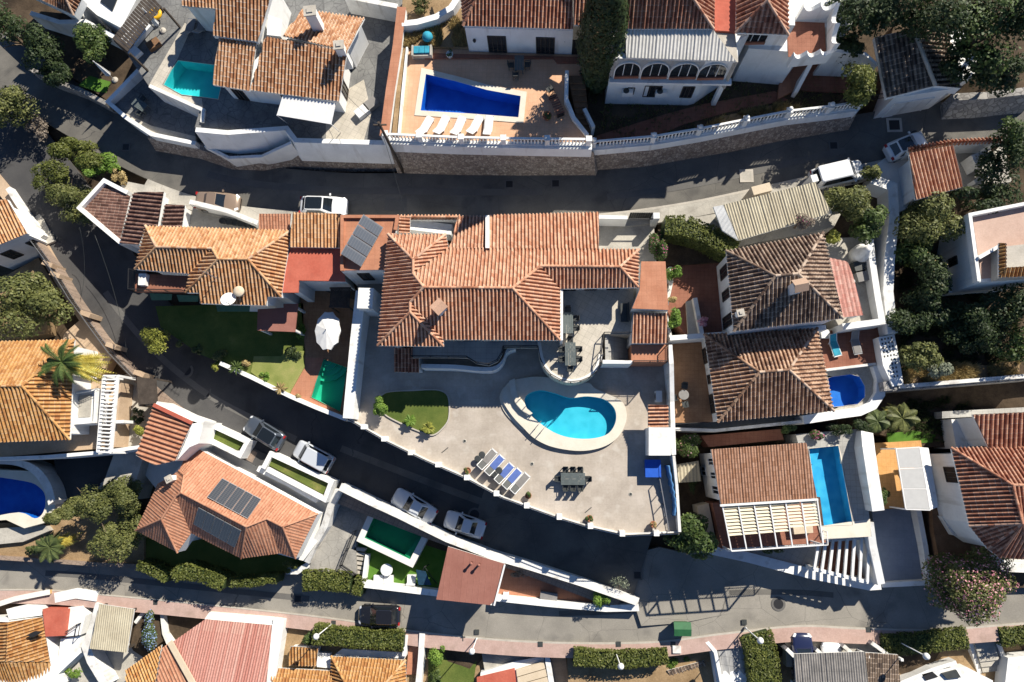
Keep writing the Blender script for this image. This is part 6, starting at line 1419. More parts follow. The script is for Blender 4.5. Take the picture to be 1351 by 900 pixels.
boundary_wall('white kerb wall on the edge of the turf beside the railed steps', [(484, 732, -1.1), (479, 770, -1.1)], -3, .3, 'white')

# =============== bottom row of houses ===============
slab('yard', [(-40, 806), (60, 795), (130, 793), (240, 812), (370, 818), (370, 960), (-40, 960)], -4.6, 2, 'concrete')
slab('yard', [(370, 822), (560, 842), (640, 850), (760, 862), (930, 850), (1000, 830), (1400, 835), (1400, 960), (370, 960)], -3.4, 2, 'drysoil')
slab('yard', [(748, 862), (930, 848), (1000, 830), (1400, 832), (1400, 960), (752, 960)], -1.95, 2, 'drysoil')
b1 = House('ochre tiled house with a painted red terrace in the bottom left corner', tuple(W(30, 850, -4.6)))
b1.walls([(-30, 815), (56, 814), (68, 872), (72, 910), (-30, 910)], -2.3, -5, -2.5, .1)
b1.roof([(66, 873, -2.3), (56, 814, -2.3), (10, 821, -1.2), (8, 873, -1.2)], [[0, 1, 2, 3]], T['yellow'], caps=False)
b1.roof([(-40, 873, -2.3), (-40, 819, -2.3), (10, 821, -1.2), (8, 873, -1.2)], [[0, 1, 2, 3]], T['yellow'], caps=False)
b1.roof([(74, 915, -3.2), (66, 873.5, -2.35), (8, 873.5, -1.25), (-40, 873.5, -2.35), (-40, 915, -3.2)], [[0, 4, 3, 2, 1]], T['yellow'], caps=False)
MB().prism(Ws([(56, 804), (89, 804), (85, 839), (60, 840)], -2.2), -5, -2.2).build('painted_terrace', M['redpaint'], b1.t)
MB().prism(Ws([(90, 802), (107, 800), (113, 812), (106, 838), (86, 840)], -2.6), -5, -2.6).build('white_terrace', M['white'], b1.t)
MB().prism(Ws([(80, 843), (106, 839), (106, 862), (74, 892)], -3), -5, -3).build('white_terrace', M['white'], b1.t)
MB().prism(Ws([(8, 804), (30, 799), (54, 800), (55, 812), (12, 818)], -2.4), -5, -2.4).build('white_terrace', M['white'], b1.t)
m = MB(); m.prism(Ws([(35, 838), (45, 833), (55, 834), (44, 841)], -1.3), -1.5, -1.25); m.build('skylight', M['blackmetal'], b1.t)
c = W(98, 826, -2.5); rail(b1.t, [(92, 832), (107, 822), (104, 838)], -2.6, .6)
boundary_wall('ochre wall with white coping along the pavement at bottom left', [(-20, 803, -2.8), (20, 790, -2.7), (50, 784, -2.7), (66, 781, -2.7)], -5, .35, 'ochre', cap='whitestone')
boundary_wall('white paved wall top with ochre pier behind the red terrace', [(72, 789, -2.9), (100, 783, -2.8), (128, 787, -2.8)], -5, .9, 'white')
boundary_wall('white wall down the side of the beige carport', [(131, 797, -2.6), (122, 830, -2.8), (113, 853, -2.9), (120, 872, -3), (140, 905, -3.2)], -5, .8, 'whitedirty')
b2 = House('carport with a flat beige ribbed roof at the lower pavement', tuple(W(148, 830, -4.6)), 'carport', 'carport')
b2.roof([(118, 856, -2.0), (167, 861, -2.0), (177, 804, -1.7), (131, 797, -1.7)], [[0, 1, 2, 3]], M['beigecorr'], pitch=.2, prof=PROF_CORR, caps=False)
for x, y in ((122, 853), (163, 857), (172, 806), (133, 800)): c = W(x, y, -2); MB().box((c.x, c.y, -3.4), (.18, .18, 2.7)).build('post', M['darkwood'], b2.t)
boundary_wall('low pale kerb curving round the blue flowering shrub', [(178, 822, -3.4), (190, 806, -3.3), (212, 800, -3.3), (216, 836, -3.4), (222, 850, -3.4)], -5, .3, 'whitedirty')
slab('garden_bed', [(178, 824), (195, 802), (214, 804), (216, 845), (195, 862), (172, 852)], -3.7, 1.5, 'soil')
b3 = House('large house with a broad faded pinkish red roof on the lower pavement', tuple(W(300, 870, -4.6)))
b3.walls([(268, 818), (360, 826), (352, 915), (170, 915), (168, 885), (222, 850)], -2.2, -5, -2.4, .1)
b3.roof([(271, 817, -2.0), (359, 825, -2.0), (350, 915, -.6), (262, 915, -.6), (226, 848, -1.7)], [[0, 1, 2, 3, 4]], T['fade'], pitch=.24, course=6.0, prof=PROF_CORR, caps=False)
b3.roof([(222, 849, -1.75), (262, 920, -.6), (203, 920, -1.2), (214, 855, -1.75)], [[3, 0, 1, 2]], T['flatred'], pitch=.3, prof=PROF_CORR, caps=False)
b3.roof([(166, 884, -2.3), (213, 851, -1.9), (202, 920, -1.5), (166, 920, -2)], [[0, 1, 2, 3]], T['yellow'], caps=False)
m = MB(); m.bar(W(224, 847, -1.5), W(262, 915, -.4), .5, .12); m.build('ridge_board', M['cream'], b3.t)
MB().prism(Ws([(361, 816), (375, 818), (360, 915), (351, 915), (359, 826)], -2.1), -5, -2.1).build('side_parapet', M['white'], b3.t)
MB().prism(Ws([(276, 808), (362, 815), (360, 825), (270, 817)], -2.4), -5, -2.4).build('front_parapet', M['white'], b3.t)
b4 = House('cottage of small ochre tiled roofs around a white terrace at the bottom', tuple(W(450, 890, -4.4)))
b4.walls([(360, 884), (436, 886), (440, 869), (534, 873), (536, 930), (360, 930)], -2.4, -5, -2.5, .15)
b4.roof([(381, 878, -2.4), (417, 879, -2.4), (420, 855, -2.0), (383, 853, -2.0)], [[0, 1, 2, 3]], T['yellow'], caps=False)
MB().prism(inset(Ws([(381, 878), (417, 879), (420, 855), (383, 853)], -2.3), .1), -5, -2.5).build('wall', M['white'], b4.t)
b4.roof([(437, 866, -2.3), (535, 871, -2.3), (508, 902, -1.0), (456, 902, -1.0), (437, 935, -2.3), (537, 935, -2.3)], [[0, 1, 2, 3], [4, 0, 3], [1, 5, 2]], T['yellow'])
b4.roof([(356, 881, -2.5), (436, 885, -2.5), (442, 910, -1.7), (360, 910, -1.7)], [[0, 1, 2, 3]], T['yellow'], caps=False)
MB().prism(Ws([(420, 861), (436, 862), (436, 882), (418, 880)], -2.9), -5, -2.9).build('white_terrace', M['white'], b4.t)
MB().prism(Ws([(452, 856), (534, 861), (534, 869), (440, 865)], -2.9), -5, -2.9).build('white_terrace', M['white'], b4.t)
slab('entrance_path', [(540, 842), (556, 844), (554, 890), (536, 890)], -3.0, 2, 'terracotta')
boundary_wall('white gate wall with orange inside beside the hedge', [(536, 838, -2.2), (533, 866, -2.3)], -5, .35, 'white')
boundary_wall('white and orange gate wall next to the small dark gate', [(557, 836, -2.0), (555, 870, -2.2), (551, 910, -2.4)], -5, .5, 'white')
slab('lawn', [(566, 842), (632, 848), (622, 920), (564, 920)], -3.3, 1, 'lawn')
slab('driveway', [(633, 847), (716, 857), (712, 868), (640, 888)], -2.9, 2, 'concrete')
b6 = House('low building with a bright red and a cream panelled roof at the bottom edge', tuple(W(680, 890, -4)))
b6.walls([(634, 888), (680, 873), (717, 866), (730, 930), (630, 930)], -2.4, -5, -2.5)
MB().prism(Ws([(629, 894), (679, 882), (684, 930), (630, 930)], -2.3), -2.497, -2.3).build('red_roof', M['redpaint'], b6.t)
for k in range(3):
    m = MB(); m.prism(Ws([(681+k*1.5, 884+k*10), (717+k*3, 873+k*10), (719.5+k*3, 882+k*10), (682+k*1.5, 893+k*10)], -2.2), -2.497, -2.2); m.build('roof_panel', M['cream'], b6.t)
boundary_wall('', [(720, 856, -2.0), (724, 880, -2.1), (730, 915, -2.2)], -5, .45, 'white', parent=b6.t, name='side_wall')
slab('path', [(726, 858), (746, 862), (752, 920), (732, 920)], -3.2, 1, 'tanpath')
boundary_wall('slim white railing wall beside the tan path at the bottom', [(750, 862, -2.4), (757, 905, -2.5)], -4.5, .25, 'white')
c = W(800, 897, -3); tag(MB().prism(Ws([(796, 893), (830, 886), (835, 905), (800, 920)], -2.6), -4.5, -2.6).build('flat_roof_shed', M['white']), 'white flat roofed shed corner behind the straight hedge at the bottom', 'shed')
b7 = House('garage under pale grey slabs with a white gable edge near the green bin', tuple(W(970, 880, -3)), 'garage', 'garage')
b7.walls([(937, 847), (975, 840), (990, 853), (1006, 915), (948, 915)], -.9, -4.5, -1.0)
b7.roof([(955, 915, -1.2), (946, 859, -.8), (988, 852, -.8), (1006, 915, -1.2)], [[1, 2, 3, 0]], mottled('grey_roof_slab', [(.3, (.3, .3, .3)), (.7, (.42, .42, .41))], .8, 6, .15, grid=(.7, .15, .02)), prof=PROF_FLAT, pitch=.6, caps=False)
MB().prism(Ws([(940, 848), (974, 842), (986, 851), (947, 857)], -.95), -.997, -.95).build('front_slope', M['metal'], b7.t)
boundary_wall('', [(932, 846, -.6), (944, 860, -.5), (955, 915, -.8)], -4, .3, 'white', parent=b7.t, name='gable_edge')
boundary_wall('', [(972, 839, -.6), (990, 853, -.5)], -1.2, .3, 'white', parent=b7.t, name='gable_edge')
b8 = House('brown lichen spotted tiled lean to left of the grey slab garage', tuple(W(905, 890, -3)), 'lean_to', 'shed')
b8.walls([(882, 886), (929, 873), (938, 890), (940, 930), (885, 930)], -2.2, -4.5, -2.3, .1)
b8.roof([(893, 906, -2.3), (937, 888, -2.2), (929, 872, -1.8), (880, 885, -1.8)], [[0, 1, 2, 3]], T['grey'], caps=False, prof=PROF_FLAT)
b8.roof([(910, 925, -2.5), (944, 910, -2.4), (937, 889, -2.2), (899, 905, -2.3)], [[0, 1, 2, 3]], T['red'], caps=False)
slab('driveway', [(1035, 832), (1160, 838), (1156, 880), (1038, 880)], -1.0, 1.5, 'concrete')
b9 = House('carport roofed in patchy grey sheets over the parked dark blue car', tuple(W(1100, 885, -3)), 'carport', 'carport')
gsh = mottled('patchy_grey_sheet', [(.35, (.2, .19, .18)), (.65, (.3, .28, .26))], 1.2, 5, .2, grid=(1.0, 0.0, .015, 1.3), gridc=(.7,)*3)
b9.roof([(1048, 863, 1.2), (1141, 860, 1.2), (1148, 930, .9), (1052, 930, .9)], [[0, 1, 2, 3]], gsh, prof=PROF_CORR, pitch=.2, caps=False)
b9.roof([(1141.5, 861, 1.1), (1185, 864, 1.0), (1190, 930, .8), (1148.5, 930, .9)], [[0, 1, 2, 3]], T['grey'], prof=PROF_CORR, pitch=.2, caps=False)
for x, y in ((1050, 864), (1093, 863), (1139, 862), (1182, 866)): c = W(x, y, 0); MB().box((c.x, c.y, -.2), (.2, .2, 2.5)).build('post', M['white'], b9.t)
MB().prism(Ws([(1052, 905), (1148, 905), (1148, 930), (1052, 930)], -.3), -3, -.3).build('back_wall', M['white'], b9.t)
for i, q in enumerate((((1038, 856, .2), (1049, 867, .3)), ((1077, 857, .2), (1085, 864, .3)), ((1113, 852, .2), (1123, 861, .3)), ((1150, 848, .2), (1172, 864, .2)))): boundary_wall('', list(q), -2.5, .3, 'whitedirty', parent=b9.t, name='wing_wall')
b10 = House('white modern villa with flat roofs and a curved wall in the bottom right corner', tuple(W(1270, 890, -3)))
b10.walls([(1190, 898), (1225, 885), (1275, 880), (1310, 898), (1310, 940), (1190, 940)], -1.0, -4.5, -1.0)
MB().prism(Ws([(1330, 868), (1400, 860), (1400, 940), (1322, 940)], -.6), -4.5, -.6).build('side_wing', M['white'], b10.t)
MB().prism(Ws([(1216, 890), (1230, 886), (1238, 893), (1222, 898)], -.9), -.997, -.9).build('skylight', M['blackmetal'], b10.t)
MB().prism(Ws([(1243, 889), (1262, 884), (1268, 894), (1250, 896)], -.8), -.997, -.8).build('roof_unit', M['plasticdark'], b10.t)
boundary_wall('', [(1188, 902, -.9), (1230, 884, -.9), (1262, 874, -.9)], -4, .3, 'white', parent=b10.t, name='curved_wall')
es = thing('garden_stairs', 'pale concrete steps between two low walls at bottom right', 'stairs', tuple(W(1300, 860, -3)))
for k in range(7): MB().prism(Ws([(1283+k*2, 838+k*7), (1308+k*2, 835+k*7), (1311+k*2, 842.5+k*7), (1285+k*2, 845.5+k*7)], -.8-.16*k), -4, -.8-.16*k).build('step', M['concrete'], es)
boundary_wall('dark edged wall left of the pale concrete steps', [(1278, 836, -.9), (1284, 858, -1.4), (1294, 892, -2)], -4, .35, 'whitedirty')
boundary_wall('dark edged wall right of the pale concrete steps', [(1310, 836, -.9), (1320, 855, -1.2), (1328, 878, -1.6)], -4, .35, 'whitedirty')
# =============== trees, hedges and plants ===============
G1 = 'trees and shrubs of the overgrown slope on the right'
tree('olive_tree', 'broad olive green tree overhanging the garden at the left edge', 36, 404, 5.5, (4.1, 3.0, 2.0), 1.8, 'olive', 9000, .26, 16, seed=1)
cy = thing('cypress_tree', 'tall dark cypress beside the brown garden stairs', 'cypress', tuple(W(785, 116, 9)))
c = W(785, 116, 9); m = MB(); R = random.Random(5)
for _ in range(19000):
    t = R.random()**.8; zz = .6+t*14.9; rad = 1.75*math.sin(math.pi*min(1, (.14+t*.88)))**.75*(1+.16*noise.noise(Vector((zz*.8, 0, 1)))); a = R.uniform(0, 6.283)
    rr = rad*(.72+.3*R.random())*(1+.2*noise.noise(Vector((math.cos(a)*2, math.sin(a)*2, zz*1.1))))
    p = Vector((c.x+math.cos(a)*rr, c.y+math.sin(a)*rr, 9+zz)); o = Vector((math.cos(a), math.sin(a), R.uniform(-.2, .9))).normalized(); x = o.orthogonal().normalized(); x.rotate(__import__('mathutils').Quaternion(o, R.uniform(0, 6.28))); y = o.cross(x); s = R.uniform(.12, .3)
    m.add([p-x*s*.5, p+y*s*.35, p+x*s*.5, p-y*s*.35], [(0, 1, 2, 3)])
m.build('crown', LF['dark'], cy); m = MB(); m.tube([(c.x, c.y, 9), (c.x, c.y, 15), (c.x, c.y, 23.5)], [.28, .2, .05], 8); m.build('trunk', M['bark'], cy)
tree('round_tree', 'round clipped bright green tree between the white gable wall and the garage', 1130, 112, 12.2, (1.85, 1.85, 1.6), 9, 'hedge', 4200, .22, 14, seed=2)
tree('street_tree', 'green tree hanging over the road at the corner of the big terrace', 906, 712, 4.4, (2.3, 1.9, 1.8), .3, 'green', 3000, .28, 12, seed=3)
tree('oleander', 'big dark oleander full of pale pink blossom beside the lower road', 1280, 766, 3.4, (3.5, 2.7, 2.3), .4, 'olive', 15000, .21, 24, flowers=('pinkflower', 2600, .17), seed=4)
tree('small_tree', 'small yellowish round tree standing alone at the roadside bend', 205, 450, 3.9, (1.45, 1.3, 1.25), 1.9, 'yellow', 2200, .18, 10, seed=6)
for i, (x, y, z, r, lf, n, lab) in enumerate([
    (98, 205, 6.2, (2.7, 1.9, 1.3), 'hedge', 3800, 'dark feathery shrub at the top of the wild triangle between the roads'),
    (128, 220, 6.0, (2.2, 1.5, 1.0), 'bright', 2800, 'fresh green shrub on the roadside of the wild triangle'),
    (88, 256, 5.6, (2.9, 1.9, 1.2), 'olive', 4200, 'olive green shrub low on the wild triangle next to the corrugated outhouse'),
    (68, 228, 5.8, (2.0, 1.7, 1.1), 'hedge', 2600, 'mid green shrub at the fork end of the wild triangle'),
    (103, 284, 5.0, (1.5, 1.2, .8), 'olive', 1400, 'little olive tuft beside the corner of the corrugated outhouse'),
    (157, 233, 6.1, (.8, .9, .6), 'dry', 700, 'dry brown shrub at the corner of the pale roadside patio'),
    (48, 172, 5.4, (1.0, 1.3, .9), 'twig', 700, 'bare grey twiggy bush at the point of the road fork')]):
    tree('shrub', lab, x, y, z, r, z-1.4, lf, n, .2, 8, 'shrub', 'wild shrubs on the triangle between the forking roads', seed=20+i)
tree('tree', 'rounded dark green tree in the middle of the shaded road fork at far left', 12, 140, 6.6, (2.4, 2.3, 1.8), 3.5, 'olive', 3200, .24, 12, seed=30)
for i, (x, y, z, r, lf, lab) in enumerate([(12, 40, 10, (3.2, 2.8, 2.4), 'dark', 'shadowy tree in the top left corner above the road'), (46, 62, 9, (2.4, 2.2, 2.0), 'dark', 'shadowy tree in the dark garden below the top left wall'), (122, 62, 8.4, (1.6, 2.4, 1.5), 'green', 'slanting green tree beside the timber pergola'), (72, 95, 7.6, (1.6, 1.3, 1.1), 'dark', 'low dark bush by the rough garden kerb')]):
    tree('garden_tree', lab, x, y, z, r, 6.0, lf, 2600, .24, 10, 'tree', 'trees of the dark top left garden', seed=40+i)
for i, (x, y, z, r, lf, zb, n, lab) in enumerate([
    (1120, 262, 9.2, (2.4, 2.0, 1.7), 'olive', 7, 3600, 'large olive green shrub beyond the end of the beige carport'),
    (1142, 292, 8.8, (1.8, 1.9, 1.5), 'green', 6.5, 2600, 'dense green shrub beside the curved barbecue wall'),
    (1100, 312, 8.2, (.8, .7, .7), 'yellow', 6.5, 700, 'small yellow green shrub at the corner of the dark square roof'),
    (1150, 225, 9.0, (.9, .8, .9), 'olive', 7, 800, 'small roadside shrub next to the parked white van'),
    (1222, 290, 8.6, (2.7, 2.7, 2.2), 'olive', 5, 5500, 'tall green tree between the tiled garage and the blank white wall'),
    (1205, 330, 7.8, (1.6, 1.8, 1.8), 'green', 5, 2200, 'green shrub pressing against the winding white wall'),
    (1225, 372, 7.6, (2.1, 2.2, 1.8), 'dark', 5, 3200, 'dark tree at the foot of the blank white house'),
    (1212, 415, 7.2, (2.2, 1.9, 1.7), 'dark', 5, 3200, 'dark shrub mass above the perforated white wall'),
    (1210, 470, 7.0, (1.6, 1.4, 1.2), 'olive', 5, 2000, 'sunlit olive shrub at the end of the dry grass bank'),
    (1240, 487, 6.2, (1.0, .8, .7), 'silver', 5, 800, 'silvery agave like shrub on the dry grass bank'),
    (1262, 420, 7.4, (2.4, 2.2, 1.8), 'dark', 5, 2800, 'shaded tree below the white house garden stub'),
    (1310, 420, 7.4, (2.6, 2.4, 1.8), 'dark', 5, 3000, 'shaded tree in the middle of the overgrown slope'),
    (1350, 400, 7.6, (2.4, 2.2, 1.8), 'dark', 5, 2600, 'shaded tree under the right edge house'),
    (1345, 458, 6.8, (1.8, 1.6, 1.3), 'green', 5, 2000, 'green shrub at the right edge above the long grey wall'),
    (1290, 455, 6.6, (1.6, 1.2, 1.0), 'dark', 5, 1600, 'low dark shrub behind the dry grass bank'),
    (1325, 215, 10.5, (2.0, 3.0, 2.0), 'dark', 7.5, 3000, 'dark tree behind the pale shed at the right edge'),
    (1300, 262, 9.5, (2.6, 1.4, 1.5), 'dark', 6, 2400, 'dark tree between tiled garage and roof terrace'),
    (1343, 175, 11.5, (1.3, 1.8, 1.6), 'green', 8, 1800, 'green tree overhanging the end of the bent tile capped wall')]):
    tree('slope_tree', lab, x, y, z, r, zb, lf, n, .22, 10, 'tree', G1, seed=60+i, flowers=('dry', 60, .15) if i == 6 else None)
for i, (x, y, z, r, lf, lab) in enumerate([(1120, 22, 13.5, (2.6, 2.6, 1.8), 'dark', 'dark scrub beside the scalloped parapet'), (1150, 20, 13.5, (2.0, 2.4, 1.8), 'dark', 'dark scrub just behind the weathered garage roof'), (1200, 10, 14, (3.0, 2.2, 2.2), 'dark', 'shadowy tree above the weathered garage roof'), (1255, 15, 15, (2.8, 2.6, 2.4), 'dark', 'dark tree at the top behind the garage'), (1300, 40, 15, (3.0, 3.0, 2.6), 'green', 'sunlit green tree near the top right corner'), (1340, 20, 15.5, (2.6, 2.6, 2.4), 'dark', 'tree filling the top right corner'), (1275, 85, 12.8, (2.4, 2.0, 1.8), 'dark', 'dark tree at the right flank of the garage'), (1325, 92, 12.6, (2.2, 1.8, 1.6), 'dark', 'dark shrub with a few pink blossoms at the right edge above the road'), (1110, 65, 11.8, (1.6, 1.2, 1.2), 'dark', 'low dark bush by the white gabled wall')]):
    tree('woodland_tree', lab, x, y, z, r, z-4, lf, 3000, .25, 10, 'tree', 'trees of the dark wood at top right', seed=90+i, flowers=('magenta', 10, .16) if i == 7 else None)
palm('palm leaning green and golden fronds over the big orange roof at left', 82, 478, 8.0, 2.5, 20, 2.2, 'green', 46, seed=3, dang=(-.75, .5))
palm('green fan palm beside the lower road at the bottom left', 66, 722, .2, -2.2, 22, 1.7, 'pine', 6, seed=4, dang=(.2, 1.4))
tree('shrub', 'dark shrub next to the green fan palm at bottom left', 40, 724, -1.0, (1.0, .7, .7), -2.2, 'pine', 700, .18, 5, 'shrub', seed=120)
m_ = thing('conifer', 'long feathery conifer spreading from the shaded pool towards the solar house', 'conifer', tuple(W(125, 670, -2.2)))
m = MB()
for k, (x, y, r) in enumerate(((74, 686, (1.6, .9, .6)), (98, 676, (2.2, 1.5, .8)), (125, 667, (2.4, 1.9, 1.0)), (150, 657, (2.3, 1.8, 1.0)), (166, 652, (1.5, 1.5, .8)))): leaves(m, W(x, y, 1.3), r, 2600, .19, 7, seed=k)
m.build('crown', LF['olive'], m_); trunk(m_, W(125, 675, -2.2), W(130, 666, 1.2), .2, 5, 2.6)
tree('conifer', 'bushy conifer between the feathery conifer and the corner of the solar house', 160, 706, .2, (2.5, 2.1, 1.6), -2.3, 'olive', 5200, .2, 12, seed=7)
for x, y, z, r, lf, lab in ((184, 566, 1.9, .75, 'yellow', 'bright yellow green ball shrub beside the coral tiled garage'), (181, 549, 2.0, .8, 'dark', 'dark green shrub above the bright yellow ball shrub'), (152, 613, .3, .7, 'green', 'small green shrub at the foot of the grey lane steps')):
    tree('shrub', lab, x, y, z, (r, r, r*.8), z-1, lf, 900, .14, 6, 'shrub', seed=int(x))
GS = 'small plants along the garden edge above the middle road'
for i, (x, y, r, lf, lab) in enumerate([(236, 452, .4, 'olive', 'tiny olive shrub at the left end of the shaded garden edge'), (262, 461, .65, 'pine', 'small grey green shrub on the shaded garden edge'), (289, 470, .7, 'olive', 'pale shrub just above the start of the white garden kerb'), (284, 484, .5, 'yellow', 'low yellowish shrub over the start of the white garden kerb'), (325, 481, .45, 'dry', 'dry tuft at the corner of the sunlit lawn'), (350, 497, .55, 'bright', 'bright green shrub at the lower edge of the sunlit lawn'), (396, 436, .85, 'bright', 'bright bush at the corner of the maroon porch roof'), (388, 462, .8, 'dark', 'dark bush below the maroon porch roof'), (394, 522, .35, 'dry', 'rust coloured tuft at the pool corner of the sunlit lawn')]):
    tree('shrub', lab, x, y, 3.6, (r, r, r*.8), 2.9, lf, int(900*r)+200, .15, 5, 'shrub', GS, seed=130+i)
palm('spiky green cordyline on the white garden kerb', 312, 485, 3.9, 3.0, 18, .8, 'green', 0, 'cordyline', .06, 8, group=GS, wd=.08, cat='plant')
palm('straw coloured cordyline at the lower tip of the sunlit lawn', 370, 513, 3.8, 3.0, 16, .75, 'dry', 0, 'cordyline', .06, 9, group=GS, wd=.08, cat='plant')
tree('clipped_shrub', 'round clipped bright shrub at the left end of the oval terrace lawn', 501, 537, 6.0, (.88, .88, .8), 5, 'bright', 2200, .13, 7, 'shrub', seed=150)
palm('bushy little palm on the oval lawn nearest the round shrub', 541, 555, 5.7, 5.05, 14, .6, 'bright', 0, 'young_palm', .05, 11, wd=.14, cat='palm')
palm('bushy little palm at the lower tip of the oval lawn', 565, 565, 5.7, 5.05, 14, .65, 'yellow', 0, 'young_palm', .05, 12, wd=.14, cat='palm')
GP = 'potted plants along the terrace parapet'
for (x, y, lf, lab) in ((617, 621, 'olive', 'potted shrub beside the loungers at the terrace parapet, leftmost of its row'), (697, 654, 'green', 'potted shrub right of the row of loungers'), (778, 684, 'green', 'potted shrub on the parapet below the dining set'), (862, 692, 'dry', 'potted dry brown plant at the far right end of the parapet')):
    o = pot(lab, x, y, 5, .26, lf, .5, .4, 260, group=GP)
GB = 'plants in the gap between the big villa and the dark roofed houses'
for i, (x, y, z, r, lf, n, fl, lab) in enumerate([(905, 590, 4.2, (1.6, 1.5, 1.2), 'green', 2200, ('pinkflower', 60, .13), 'oleander with scattered pale blossom behind the white pump house'), (890, 424, 7.8, (.75, 1.1, .9), 'bright', 1600, None, 'feathery bright green bush beside the lean to roof of the big villa'), (890, 360, 7.6, (.8, .7, .7), 'bright', 1000, ('magenta', 25, .12), 'fresh green bush with magenta flowers at the corner of the flat terracotta roof'), (884, 395, 7.0, (.5, .4, .4), 'dry', 350, None, 'dry plants on the kerb by the red tiled patio'), (930, 426, 7.0, (.7, .4, .4), 'pinkflower', 300, None, 'pinkish dry plant at the foot of the red tiled patio'), (868, 318, 8.0, (.75, 1.9, 1.3), 'green', 2200, ('magenta', 160, .1), 'tall flowering climber hedge at the end of the villa driveway'), (912, 632, 2.4, (.6, 1.8, .6), 'dark', 900, None, 'dark plants in the narrow gap beside the terrace wall')]):
    tree('bush', lab, x, y, z, r, z-1.6, lf, n, .16, 7, 'bush', GB, flowers=fl, seed=160+i)
hedge('thick ivy hedge curving from the villa driveway to the dark square roof', [(878, 296), (905, 297), (938, 309), (972, 328)], 6.6, 2.4, 1.7, 'hedge', 150, .2, seed=5)
GH = 'hedges along the lower road'
hedge('first low hedge below the solar house, next to the conifers', [(180, 746), (198, 752), (219, 764)], -2.6, 2.3, .95, group=GH, seed=6)
hedge('longest humped hedge below the dark lawn of the solar house', [(226, 762), (238, 754), (266, 760), (294, 771)], -2.6, 2.5, 1.25, group=GH, seed=7)
hedge('thin hedge at the right end of the dark lawn', [(302, 769), (335, 769), (352, 764), (364, 765)], -2.6, 2.2, .8, group=GH, seed=8)
hedge('broad rounded hedge in front of the flagstone patio', [(398, 767), (425, 765), (462, 769)], -2.7, 2.0, 1.8, group=GH, seed=9)
hedge('short stub of hedge at the end of the broad rounded one', [(466, 772), (479, 776)], -2.7, 1.8, 1.6, group=GH, seed=10)
tree('shrub', 'yellow green shrub in the corner by the bent white wall', 383, 747, -1.2, (.9, .7, .6), -2.4, 'hedge', 900, .15, 5, 'shrub', seed=180)
hedge('hedge with a lamp post at its left end behind the black car', [(412, 838), (450, 842), (532, 847)], -3.0, 1.7, 1.6, group=GH, seed=11)
hedge('straight hedge below the pavement left of the green bin', [(757, 868), (820, 872), (882, 866)], -2.0, 1.8, 1.4, group=GH, seed=12)
hedge('massive hedge block between grey slab garage and patchy carport', [(998, 836), (1006, 862), (1012, 905)], -2, 2.2, 2.7, group=GH, seed=13)
hedge('long hedge beside the patchy grey carport', [(1166, 853), (1222, 848), (1278, 842)], -1.7, 1.9, 1.7, group=GH, seed=14)
hedge('hedge at the right edge beyond the concrete steps', [(1322, 842), (1365, 838)], -1.7, 1.9, 1.5, group=GH, seed=15)
GL = 'shrubs of the bottom gardens'
for i, (x, y, z, r, lf, n, fl, lab) in enumerate([(197, 832, -2.6, (1.1, 1.9, .8), 'green', 1800, ('blueflower', 550, .13), 'blue flowering plumbago mound beside the beige carport'), (407, 842, -2.4, (.8, .7, .7), 'green', 800, None, 'green bush by the lamp post at the left end of its hedge'), (580, 862, -2.4, (1.0, 1.4, .8), 'bright', 1400, None, 'leafy shrub in the green garden beside the orange gate wall'), (608, 856, -2.6, (1.0, .8, .6), 'green', 900, None, 'low leafy shrub at the top of the green garden'), (578, 895, -2.6, (.9, 1.0, .7), 'green', 900, None, 'leafy shrub at the bottom edge of the green garden'), (885, 872, -2.4, (.9, .7, .7), 'bright', 900, None, 'small bright shrub by the white meter box'), (908, 864, -2.4, (.8, .7, .6), 'bright', 800, None, 'small bright shrub above the lichen spotted lean to'), (95, 890, -4, (1.3, .8, .5), 'bright', 700, None, 'green plants behind the white terrace in the bottom left corner'), (792, 789, .1, (.9, .8, .8), 'bright', 1100, None, 'bright bush in the tip of the wedge shaped courtyard'), (685, 758, -.3, (1.0, .4, .4), 'twig', 350, None, 'bare dark twigs in the shade of the courtyard wall'), (818, 770, .9, (1.0, .9, .8), 'silver', 260, None, 'sparse pale shrub sprawling over the end of the thick white wall'), (1020, 725, 1.6, (1.0, .5, .6), 'olive', 700, None, 'olive shrub below the louvred balcony'), (1168, 655, 4.0, (.6, .9, .7), 'green', 700, None, 'green climber over the edge of the orange terrace'), (560, 8, 11.9, (1.2, .8, .8), 'olive', 900, None, 'shrub behind the curved white wall in the dry garden at the top')]):
    tree('bush', lab, x, y, z, r, z-1.2, lf, n, .15, 6, 'bush', GL, flowers=fl, seed=190+i)
palm('bushy palm behind the orange terrace at the corner of the long grey wall', 1190, 552, 4.6, 2.4, 22, 1.5, 'olive', 4, seed=14)
palm('dark palm beside the curved pool parapet', 1158, 556, 4.4, 2.4, 18, 1.2, 'pine', 0, seed=15)
palm('small green palm at the bottom edge between hedge block and grey slab garage', 1004, 893, -1.4, -3, 16, 1.0, 'bright', 0, seed=16, trunkr=.1)
